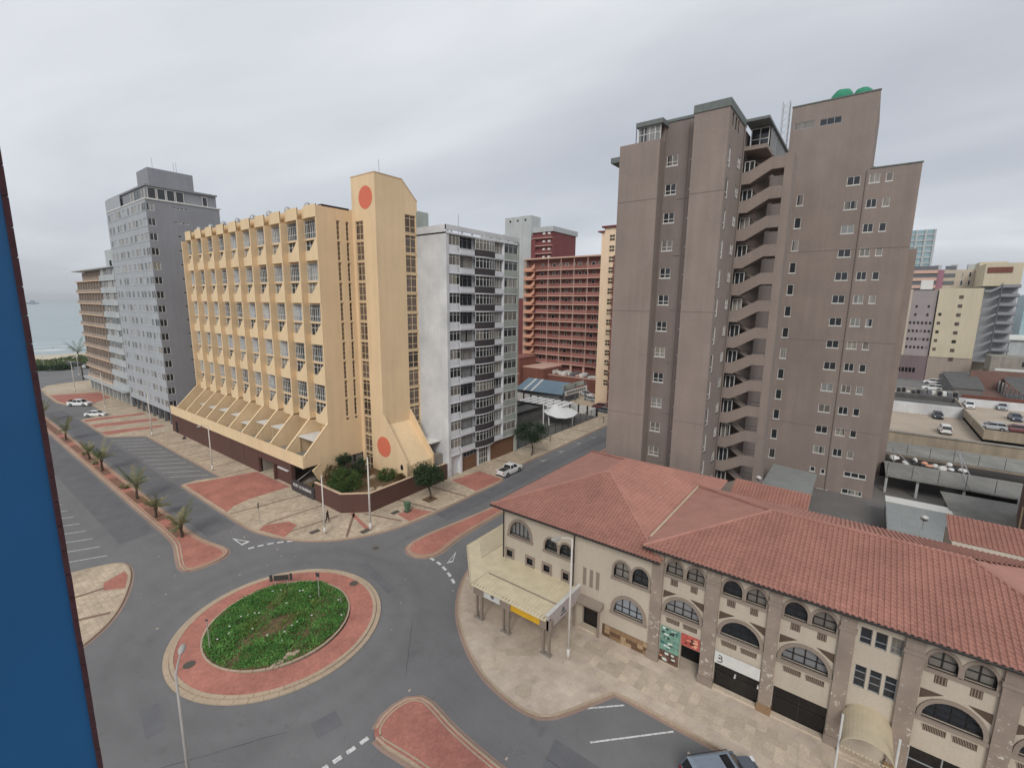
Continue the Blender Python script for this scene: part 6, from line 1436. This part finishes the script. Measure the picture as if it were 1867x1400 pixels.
for i in range(22):
    a = rd.uniform(0, 6.28); rr = 5.4 * math.sqrt(rd.random()); link('flower', fl_mesh, rb, (RC[0] + rr * math.cos(a), RC[1] + .3 + rr * math.sin(a), .9 - .07 * rr), rd.uniform(0, 6))
for i in range(9):
    p = gp(498 + i * 5.5, 1213 - i * 3.3 + rd.uniform(-4, 3), .3); o = link('edge_rock', lump(0, 0, 0, rd.uniform(.14, .3), rd.uniform(.12, .22), .2, 90 + i, 8).mesh('edge_rock', ['rock']), None, (p[0], p[1], .24), label='pale stone in the heap at the roundabout bed edge', category='rock', group='stones heaped at the roundabout edge')
# scrub and hedges by the beach
rd = random.Random(31); m = MB()
for i in range(9000):
    x = rd.uniform(0, 120); y = rd.uniform(262, 292); den = math.sin(x * .3) + math.sin(y * .5 + x * .1)
    leaf(m, Vector((x, y, .2 + rd.random() * (1.3 + .6 * den))), 1.0, rd, .8, .7)
part('dune_scrub', m, 'scrub', None, kind='stuff')
for i, (x, y, rx) in enumerate(((36.0, 251.5, 4.0), (31.6, 255, 1.6), (47, 250, 3.0))):
    bush('clipped_hedge', ('long rounded hedge at the end of the street before the beach', 'short rounded hedge left of the long one before the beach', 'rounded hedge behind the tan block towards the beach')[i], (x, y, 0), rx, 1.3, 1.2, 'leaf_dark', 120 + i, 60, 40, .5)

# ================================================================== lamps and poles
flat('pole_white', srgb(214, 208, 200), .5, .1); flat('pole_grey', srgb(170, 166, 160), .5, .1); flat('lamp_lens', srgb(224, 226, 226), .25, .05, 2, .6)
def lamp(label, loc, h, az, arm=1.1, rad=.11, head=True, name='street_lamp', mat='pole_white', group='white street lamps'):
    t = thing(name, label, 'street lamp' if head else 'pole', loc, group); x, y, z = loc
    p_ = part('pole', MB().tube((x, y, z), (x, y, z + h), rad, rad * .55, 12), mat, t, True); part('base_collar', MB().tube((x, y, z), (x, y, z + .9), rad * 1.35, rad * 1.25, 12), mat, t, True)
    if head:
        dx, dy = math.cos(az), math.sin(az); e = (x + dx * arm, y + dy * arm, z + h + .25)
        part('arm', MB().path([(x, y, z + h - .05), (x + dx * arm * .4, y + dy * arm * .4, z + h + .15), e], [rad * .5, rad * .45, rad * .4], 6), mat, t)
        ang = Vector((dx, dy, 0)); sd = Vector((-dy, dx, 0)); c = Vector(e)
        rings = []
        for tt, w_, hh in ((0, .06, .05), (.15, .14, .1), (.45, .18, .13), (.7, .15, .1), (.82, .05, .04)):
            q = c + ang * tt; rings.append([tuple(q + sd * w_ * math.cos(a) + Vector((0, 0, hh * math.sin(a)))) for a in [k * math.pi / 4 for k in range(8)]])
        hd = part('lamp_head', MB().loft(rings), 'pole_grey', t, True)
        part('lens', MB().loft([[tuple(c + ang * (.45 + .24 * math.cos(a)) * 1.0 + sd * .13 * math.sin(a) + Vector((0, 0, zz4))) for a in [k * math.pi / 5 for k in range(10)]] for zz4 in (-.06, -.15)]), 'lamp_lens', hd, True)
    else: part('cap', MB().tube((x, y, z + h), (x, y, z + h + .12), rad * .9, rad * .3, 10), mat, t, True)
    return t
lamp('white lamp post on the corner pavement beside the corrugated canopy', (28.9, 16.0, PZ), 10.3, math.radians(150), 1.0)
lamp('white pole beside the walking person on the hotel corner', (28.1, 49.6, PZ), 7.4, 0, head=False, name='flag_pole')
lamp('taller white pole by the kerb in front of the brown garden wall', (32.2, 46.2, PZ), 9.3, 0, head=False, name='flag_pole', rad=.13)
lamp('white lamp post in front of the brown hotel wall panels', (28.4, 83.6, PZ), 7.6, math.radians(180), .8)
lamp('white lamp post between the striped paving and the parking bays', (28.8, 115.0, PZ), 9.4, math.radians(180), 1.0)
lamp('white lamp post behind the white sedan', (29.4, 153.2, PZ), 9.4, math.radians(180), 1.0)
lamp('white lamp post on the cream paving at the far plaza', (30.0, 189.8, PZ), 9.2, math.radians(180), 1.0)
lamp('white lamp post at the far corner of the tan block', (37.7, 227.5, 0), 10.5, math.radians(180), 1.0)
lamp('far lamp post before the dune scrub with a long arm', (34.1, 268, 0), 7.5, 0, 3.0)
p9 = gp(320, 1229, 9.0); lamp('near lamp post whose head hangs over the roundabout', (p9[0], p9[1], 0), 9.0, math.radians(62), 1.2, .1, mat='pole_grey')

# ================================================================== signs and small street furniture
flat('sign_face', srgb(70, 66, 64), .6); flat('sign_back', srgb(120, 118, 114), .5, .1, 3, .4, .4); flat('bin_green', srgb(88, 116, 92), .6, .15, 4); flat('sign_red', srgb(150, 60, 54), .6)
def pole_sign(name, label, p, h, shape, size=.35, az=0.0):
    t = thing(name, label, 'sign', (p[0], p[1], PZ if shape != 'none' else 0)); x, y = p; z = WL[t.name][2]
    part('post', MB().tube((x, y, z), (x, y, z + h), .035, n=6), 'pole_grey', t)
    n = 3 if shape == 'tri' else 4 if shape == 'sq' else 20; off = math.pi / 2 if n == 3 else math.pi / 4 if n == 4 else 0
    ca, sa = math.cos(az), math.sin(az)
    for nm, x0, x1, mt, k in (('plate', -.03, -.012, 'sign_back', 1.0), ('face', -.045, -.03, 'sign_face', .92)):
        m = MB().prism([(size * k * math.cos(off + 2 * math.pi * i / n), h - size + size * k * math.sin(off + 2 * math.pi * i / n)) for i in range(n)], x0, x1, 'x')
        m.v = [(x + a * ca - b * sa, y + a * sa + b * ca, z + c) for a, b, c in m.v]; part(nm, m, mt, t)
    if shape == 'round':
        m = MB().box(-.055, -.045, -.05, .05, h - size - .18, h - size + .18); m.v = [(x + a * ca - b * sa, y + a * sa + b * ca, z + c) for a, b, c in m.v]; part('bar', m, 'frame_white', t)
pole_sign('round_road_sign', 'round dark road sign on thin post by the red driveway panel', gp(474, 955, PZ), 2.9, 'round', .42, math.radians(-35))
pole_sign('warning_sign', 'triangular road sign seen edge on beside the brown hotel wall', gp(339, 822, PZ), 3.0, 'tri', .5, math.radians(60))
p = gp(582, 1090, .3); pole_sign('keep_left_sign', 'small square sign on tall post at the back of the roundabout bed', p, 2.9, 'sq', .3, math.radians(20))
p = gp(383, 1185, .3); pole_sign('keep_left_sign', 'thin bare marker post at the left edge of roundabout bed', p, 3.0, 'sq', .12, math.radians(40))
p = gp(622, 1100, .3); pole_sign('marker_post', 'low marker post at the right edge of the roundabout bed', p, 1.0, 'sq', .1, 0)
cb = thing('chevron_board', 'wide dark chevron board on two posts at the back of the roundabout', 'sign', (20.6, 43.2, 0)); a0, b0 = gp(503, 1071, .2), gp(525, 1069, .2)
for q5 in (a0, b0): part('post', MB().tube((q5[0], q5[1], .1), (q5[0], q5[1], 1.5), .04, n=6), 'pole_grey', cb)
dx, dy = b0[0] - a0[0], b0[1] - a0[1]; L_ = math.hypot(dx, dy); nx_, ny_ = -dy / L_ * .05, dx / L_ * .05
ext = lambda t: (a0[0] + dx * t, a0[1] + dy * t)
s0, s1 = ext(-.12), ext(1.12); part('board', MB().prism([s0, s1, (s1[0] - nx_, s1[1] - ny_), (s0[0] - nx_, s0[1] - ny_)], .95, 1.5), 'sign_face', cb)
for t0, t1 in ((-.45, -.2), (1.2, 1.42)):
    s0, s1 = ext(t0), ext(t1); part('side_plate', MB().prism([s0, s1, (s1[0] - nx_, s1[1] - ny_), (s0[0] - nx_, s0[1] - ny_)], .9, 1.6), 'sign_face', cb)
part('rail', MB().tube((*ext(-.3), 1.2), (*ext(1.3), 1.2), .025, n=5), 'pole_grey', cb)
gb_ = thing('litter_bin', 'green litter bin on a small plinth near the tiled corner', 'bin', (*gp(743, 932, PZ), PZ)); x, y, z = WL[gb_.name]
part('plinth', MB().box(x - .45, x + .45, y - .4, y + .4, z, z + .08), 'iron', gb_)
part('body', MB().loft([[(x + sx * w_, y + sy * w_, z + zq) for sx, sy in ((-1, -1), (1, -1), (1, 1), (-1, 1))] for w_, zq in ((.24, .08), (.3, .85), (.36, .86), (.36, 1.0), (.3, 1.02), (.3, 1.2))]), 'bin_green', gb_); part('lid', MB().box(x - .4, x + .4, y - .36, y + .36, z + 1.2, z + 1.3), 'bin_green', gb_)
for i, (px, py) in enumerate(((1003, 806), (1100, 770))):
    q5 = gp(px, py, PZ); t = thing('street_post', ('short dark post with a small box on the side street pavement', 'short dark post near the far end of the mesh fence')[i], 'post', (q5[0], q5[1], PZ)); part('post', MB().tube((q5[0], q5[1], PZ), (q5[0], q5[1], 1.3), .06), 'frame_dark', t); part('box', MB().box(q5[0] - .2, q5[0] + .2, q5[1] - .15, q5[1] + .15, 1.1, 1.6), 'concrete', t)
for i, (x, y, z) in enumerate(((52.4, -5.9, 9.0), (53.2, 7.3, 9.2))):
    t = thing('satellite_dish', ('white satellite dish on the corner of the rear tiled roof', 'small white satellite dish beside the carport roof')[i], 'satellite dish', (x, y, z))
    dsh = []
    for rr, dd in ((.3, 0), (.2, .06), (.05, .08)): dsh.append([(x - .35 + dd, y + rr * math.cos(a), z + .9 + rr * math.sin(a) * .9 - dd * .3) for a in [k * math.pi / 8 for k in range(16)]])
    part('dish', MB().loft(dsh), 'frame_white', t, True); part('mast', MB().path([(x, y, z - .3), (x, y, z + .7), (x - .28, y, z + .88)], .04, 6), 'galv', t)

# ================================================================== vehicles
def paint(name, col):
    q = NB(name); q.done(q.mix(1, col, q.ramp(q.noise(3, detail=4), (.3, .93), (.7, 1.03)), 'MULTIPLY'), .32, .5); q.b.inputs['Coat Weight'].default_value = .5
for n_, c_ in (('white', srgb(232, 232, 230)), ('silver', srgb(168, 172, 176)), ('slate', srgb(92, 100, 112)), ('black', srgb(40, 42, 46)), ('navy', srgb(66, 76, 92)), ('maroon', srgb(110, 60, 62)), ('steel', srgb(128, 138, 150))): paint('paint_' + n_, c_)
flat('car_glass', (.015, .017, .02), .08, .05, 2, .6); flat('tyre', (.018, .018, .018), .85); flat('rim', srgb(150, 152, 154), .4, .1, 3, .5, .5); flat('tail_red', srgb(140, 24, 22), .3); flat('head_lamp', srgb(226, 228, 228), .2, .03, 2, .6); flat('bed_dark', srgb(58, 48, 44), .9, .3, 5); flat('bumper', srgb(50, 50, 52), .6)
KIND = {  # length, width, lower-body side profile, cabin (base x0,x1, roof x0,x1, belt z, roof z), wheel x
    'sedan': (4.5, 1.74, [(-2.25, .5), (-2.2, .88), (-1.55, .98), (1.05, .95), (1.95, .82), (2.22, .6), (2.25, .42)], (-1.75, 1.2, -1.0, .35, .95, 1.45), 1.36),
    'hatch': (4.0, 1.7, [(-2.0, .5), (-1.98, .95), (-1.4, 1.0), (.95, .97), (1.7, .85), (1.97, .62), (2.0, .42)], (-1.92, 1.2, -1.5, .3, .97, 1.5), 1.25),
    'suv': (4.75, 1.86, [(-2.37, .55), (-2.34, 1.1), (-1.6, 1.14), (1.0, 1.12), (2.0, 1.04), (2.33, .85), (2.37, .5)], (-2.28, 1.25, -2.0, .5, 1.12, 1.78), 1.42),
    'pickup': (5.2, 1.82, [(-2.6, .6), (-2.58, 1.05), (-.6, 1.07), (1.2, 1.08), (2.2, 1.02), (2.55, .85), (2.6, .5)], (-.72, 1.35, -.5, .65, 1.07, 1.72), 1.58),
    'double': (5.3, 1.85, [(-2.65, .6), (-2.63, 1.08), (-.6, 1.1), (1.35, 1.1), (2.3, 1.04), (2.6, .87), (2.65, .5)], (-1.15, 1.5, -.95, .75, 1.1, 1.78), 1.6)}
def car(label, kind, color, loc, rz, cat='car', name=None, group=None, roofmat=None):
    L, W, prof, cab, wx = KIND[kind]; t = thing(name or {'sedan': 'sedan_car', 'hatch': 'hatchback_car', 'suv': 'suv_car', 'pickup': 'pickup_truck', 'double': 'pickup_truck'}[kind], label, cat, (0, 0, 0), group); pm = 'paint_' + color; hw = W / 2
    P_ = []
    for x, z in prof:
        tp = 1 - .10 * abs(x / (L / 2)) ** 4; w = hw * tp
        P_.append([(x, -w * .92, .24), (x, -w, .4), (x, -w, z * .55 + .2), (x, -w * .93, z - .06), (x, -w * .84, z), (x, w * .84, z), (x, w * .93, z - .06), (x, w, z * .55 + .2), (x, w, .4), (x, w * .92, .24)])
    part('body', MB().loft(P_), pm, t, True if 0 else False)
    x0, x1, r0, r1, zb, zr = cab; bw, rw3 = hw * .86, hw * .70
    base = [(x0, -bw, zb), (x1, -bw, zb), (x1, bw, zb), (x0, bw, zb)]; rf_ = [(r0, -rw3, zr - .05), (r1, -rw3, zr - .05), (r1, rw3, zr - .05), (r0, rw3, zr - .05)]
    cabm = part('glasshouse', MB().loft([base, rf_]), 'car_glass', t)
    part('roof', MB().loft([[(r0 - .06, -rw3 - .02, zr - .06), (r1 + .08, -rw3 - .02, zr - .06), (r1 + .08, rw3 + .02, zr - .06), (r0 - .06, rw3 + .02, zr - .06)], [(r0 + .02, -rw3 + .03, zr - .01), (r1, -rw3 + .03, zr - .01), (r1, rw3 - .03, zr - .01), (r0 + .02, rw3 - .03, zr - .01)], [(r0 + .2, -rw3 + .15, zr + .02), (r1 - .2, -rw3 + .15, zr + .02), (r1 - .2, rw3 - .15, zr + .02), (r0 + .2, rw3 - .15, zr + .02)]]), roofmat or pm, t)
    for s in (-1, 1):
        for a, b in (((x0, zb), (r0, zr - .05)), ((x1, zb), (r1, zr - .05)), (((x0 + x1) / 2 - .1, zb), ((r0 + r1) / 2 - .05, zr - .05))):
            part('pillar', MB().tube((a[0], s * bw, a[1]), (b[0], s * rw3, b[1]), .045, n=5), pm, cabm)
        part('mirror', MB().box(x1 - .28, x1 - .12, s * (bw + .04), s * (bw + .2), zb + .02, zb + .16), pm, t)
        part('headlight', MB().box(L / 2 - .22, L / 2 - .02, s * hw * .55, s * hw * .86, prof[-2][1] - .05, prof[-2][1] + .1), 'head_lamp', t); part('tail_light', MB().box(-L / 2 - .01, -L / 2 + .1, s * hw * .66, s * hw * .88, prof[1][1] - .28, prof[1][1] - .06), 'tail_red', t)
        for x in (-wx, wx):
            rr = .31 if kind in ('sedan', 'hatch') else .38
            part('wheel_arch', MB().tube((x, s * (hw - .02), rr), (x, s * (hw + .004), rr), rr + .07, n=16), 'bumper', t)
            wh = part('wheel', MB().tube((x, s * (hw - .2), rr), (x, s * (hw + .015), rr), rr, n=18), 'tyre', t); part('rim', MB().tube((x, s * (hw + .0), rr), (x, s * (hw + .03), rr), rr * .6, n=12), 'rim', wh)
    part('bumper', MB().box(-L / 2 - .05, -L / 2 + .12, -hw * .88, hw * .88, .3, .5), 'bumper', t); part('grille', MB().box(L / 2 - .1, L / 2 + .02, -hw * .5, hw * .5, .45, .62), 'bumper', t)
    part('number_plate', MB().box(-L / 2 - .065, -L / 2 - .05, -.26, .26, .55, .66), 'frame_white', t)
    if kind in ('pickup', 'double'): 
        part('load_bed', MB().box(-L / 2 + .12, x0 - .1, -hw * .78, hw * .78, prof[1][1] - .1, prof[1][1] + .035), 'bed_dark', t)
        for s in (-1, 1): part('bed_side', MB().box(-L / 2 + .03, x0 - .05, s * hw * .78, s * hw * .9, prof[1][1] - .05, prof[1][1] + .14), pm, t)
        part('tailgate', MB().box(-L / 2, -L / 2 + .1, -hw * .85, hw * .85, .62, prof[1][1] + .14), pm, t)
    if roofmat:
        for y in (-.45, -.15, .15, .45): part('roof_rib', MB().box(r0 + .15, r1 - .75, y - .06, y + .06, zr + .012, zr + .04), roofmat, t)
        part('sunroof', MB().box(r1 - .65, r1 - .15, -.42, .42, zr + .0, zr + .03), 'car_glass', t)
        for s in (-1, 1): part('roof_rail', MB().path([(r0, s * rw3, zr + .06), (r1, s * rw3, zr + .06)], .025, 5), 'bumper', t)
    t.location = loc; t.rotation_euler = (0, 0, rz); return t
car('white single cab pickup with empty bed parked on the side street', 'pickup', 'white', (58.6, 44.75, 0), 0, 'pickup')
car('white double cab pickup with a dark bundle in its bed by the plaza', 'double', 'white', (26.3, 163.4, 0), math.radians(-50), 'pickup')
car('white sedan parked nose in beside the striped paving', 'sedan', 'white', (26.1, 145.6, 0), math.radians(-46), 'car')
ps = gp(1322, 1393, 1.6); l0, l1 = gp(1076, 1353), gp(1228, 1333); car('steel grey sport utility car with ribbed roof nosing up to the arcade kerb', 'suv', 'slate', (ps[0], ps[1], 0), math.atan2(l1[1] - l0[1], l1[0] - l0[0]), 'car', roofmat='paint_steel')
far = [('white van like hatchback on the lower tan deck', 'suv', 'white', (1722, 789), 3.5, 0), ('dark small car on the lower deck against the white wall', 'hatch', 'black', (1709, 762), 3.5, math.pi), ('white hatchback at the far corner of the upper deck', 'hatch', 'white', (1766, 743), 5.0, math.pi), ('silver sedan against the far parapet of the upper deck', 'sedan', 'silver', (1826, 746), 5.0, math.pi * .97),
       ('slate blue sedan in the middle of the upper deck', 'sedan', 'navy', (1850, 766), 5.0, math.pi), ('silver car behind the near parapet of the upper deck', 'hatch', 'silver', (1808, 783), 5.0, math.pi / 2), ('maroon car behind the near parapet of the upper deck', 'hatch', 'maroon', (1852, 788), 5.0, math.pi / 2), ('white estate car in the yard beyond the decks', 'suv', 'white', (1698, 711), 3.0, math.radians(95)), ('white van in the back yard beside the shed wall', 'suv', 'white', (1700, 700), 3.0, math.radians(85)),
       ('white pickup at the foot of the brick podium wall', 'pickup', 'white', (1068, 722), 0, math.radians(60)), ('silver sedan in the yard behind the white panelled wall', 'sedan', 'silver', (1077, 731), 0, math.radians(75)), ('maroon car crowded behind the end of the panelled wall', 'hatch', 'maroon', (1093, 744), 0, math.radians(100)), ('slate car crowded behind the end of the panelled wall', 'hatch', 'slate', (1100, 752), 0, math.radians(80)), ('white hatchback half hidden by the brown tower', 'hatch', 'white', (1105, 733), 0, math.radians(70)),
       ('dark car parked before the beach hedge', 'hatch', 'black', (146, 667), 0, math.radians(20)), ('dark estate car parked by the coconut palm', 'suv', 'slate', (136, 667), 0, math.radians(20)), ('white car parked by the corner of the tan block', 'hatch', 'white', (156, 671), 0, math.radians(100))]
for lab, k, c_, p, z, rz in far:
    q5 = gp(*p, z); car(lab, k, c_, (q5[0], q5[1], z), rz, 'car')
bd = link('cargo_bundle', lump(0, 0, 0, .7, .6, .6, 77, 10).mesh('cargo_bundle', ['ink_brown']), None, (25.0, 164.9, 1.12), label='dark bundle heaped in the bed of the double cab pickup', category='bundle')
# ================================================================== the person on the corner
q = NB('person_skin_cloth'); tcn = q.n('TexCoord'); sp = q.n('SeparateXYZ'); q.set(sp.inputs[0], tcn.outputs['Object'])
q.done(q.ramp(q.math('DIVIDE', sp.outputs[2], 1.75), (.0, srgb(30, 28, 28)), (.06, srgb(44, 42, 44)), (.5, srgb(40, 38, 40)), (.53, srgb(58, 48, 42)), (.83, srgb(66, 54, 46)), (.845, srgb(104, 72, 54)), (.93, srgb(104, 72, 54)), (.945, srgb(24, 20, 18))), .85); q.t.nodes['Color Ramp'].color_ramp.interpolation = 'CONSTANT'
V_ = [(0, 0, .95, .15), (0, .0, 1.12, .14), (.02, 0, 1.32, .17), (.03, 0, 1.45, .09), (.05, 0, 1.53, .06), (.07, 0, 1.62, .1), (.06, 0, 1.70, .09),
      (.0, .1, .9, .1), (.16, .1, .5, .075), (.1, .1, .08, .05), (.26, .1, .04, .045), (.0, -.1, .9, .1), (-.08, -.1, .48, .075), (-.3, -.1, .12, .05), (-.16, -.1, .05, .045),
      (.02, .2, 1.4, .065), (-.08, .25, 1.14, .05), (.06, .25, .92, .04), (.1, .25, .82, .035), (.02, -.2, 1.4, .065), (.1, -.25, 1.14, .05), (.26, -.22, 1.0, .04), (.33, -.2, .94, .035)]
E_ = [(0, 1), (1, 2), (2, 3), (3, 4), (4, 5), (5, 6), (0, 7), (7, 8), (8, 9), (9, 10), (0, 11), (11, 12), (12, 13), (13, 14), (2, 15), (15, 16), (16, 17), (17, 18), (2, 19), (19, 20), (20, 21), (21, 22)]
me = bpy.data.meshes.new('person'); me.from_pydata([v[:3] for v in V_], E_, []); me.materials.append(MATS['person_skin_cloth'])
pp = gp(597.5, 952.5, PZ); pe = link('person', me, None, (pp[0], pp[1], PZ), math.radians(-60), label='person in dark clothes walking past the white pole on the hotel corner', category='person')
mo = pe.modifiers.new('skin', 'SKIN'); 
for sv_, v in zip(me.skin_vertices[0].data, V_): sv_.radius = (v[3], v[3])
me.skin_vertices[0].data[0].use_root = True
ms = pe.modifiers.new('sub', 'SUBSURF'); ms.levels = 2; ms.render_levels = 2

# ================================================================== sea haze
hz_ = bpy.data.materials.new('haze'); hz_.use_nodes = True; hn = hz_.node_tree; hn.nodes.clear()
ho = hn.nodes.new('ShaderNodeOutputMaterial'); hv = hn.nodes.new('ShaderNodeVolumePrincipled')
hv.inputs['Color'].default_value = (.86, .89, .93, 1); hv.inputs['Density'].default_value = 0.00012
hn.links.new(hv.outputs[0], ho.inputs['Volume']); MATS['haze'] = hz_
part('haze', MB().box(-6100, 11100, -9100, 11100, -4.0, 70.0), 'haze', None, kind='stuff')
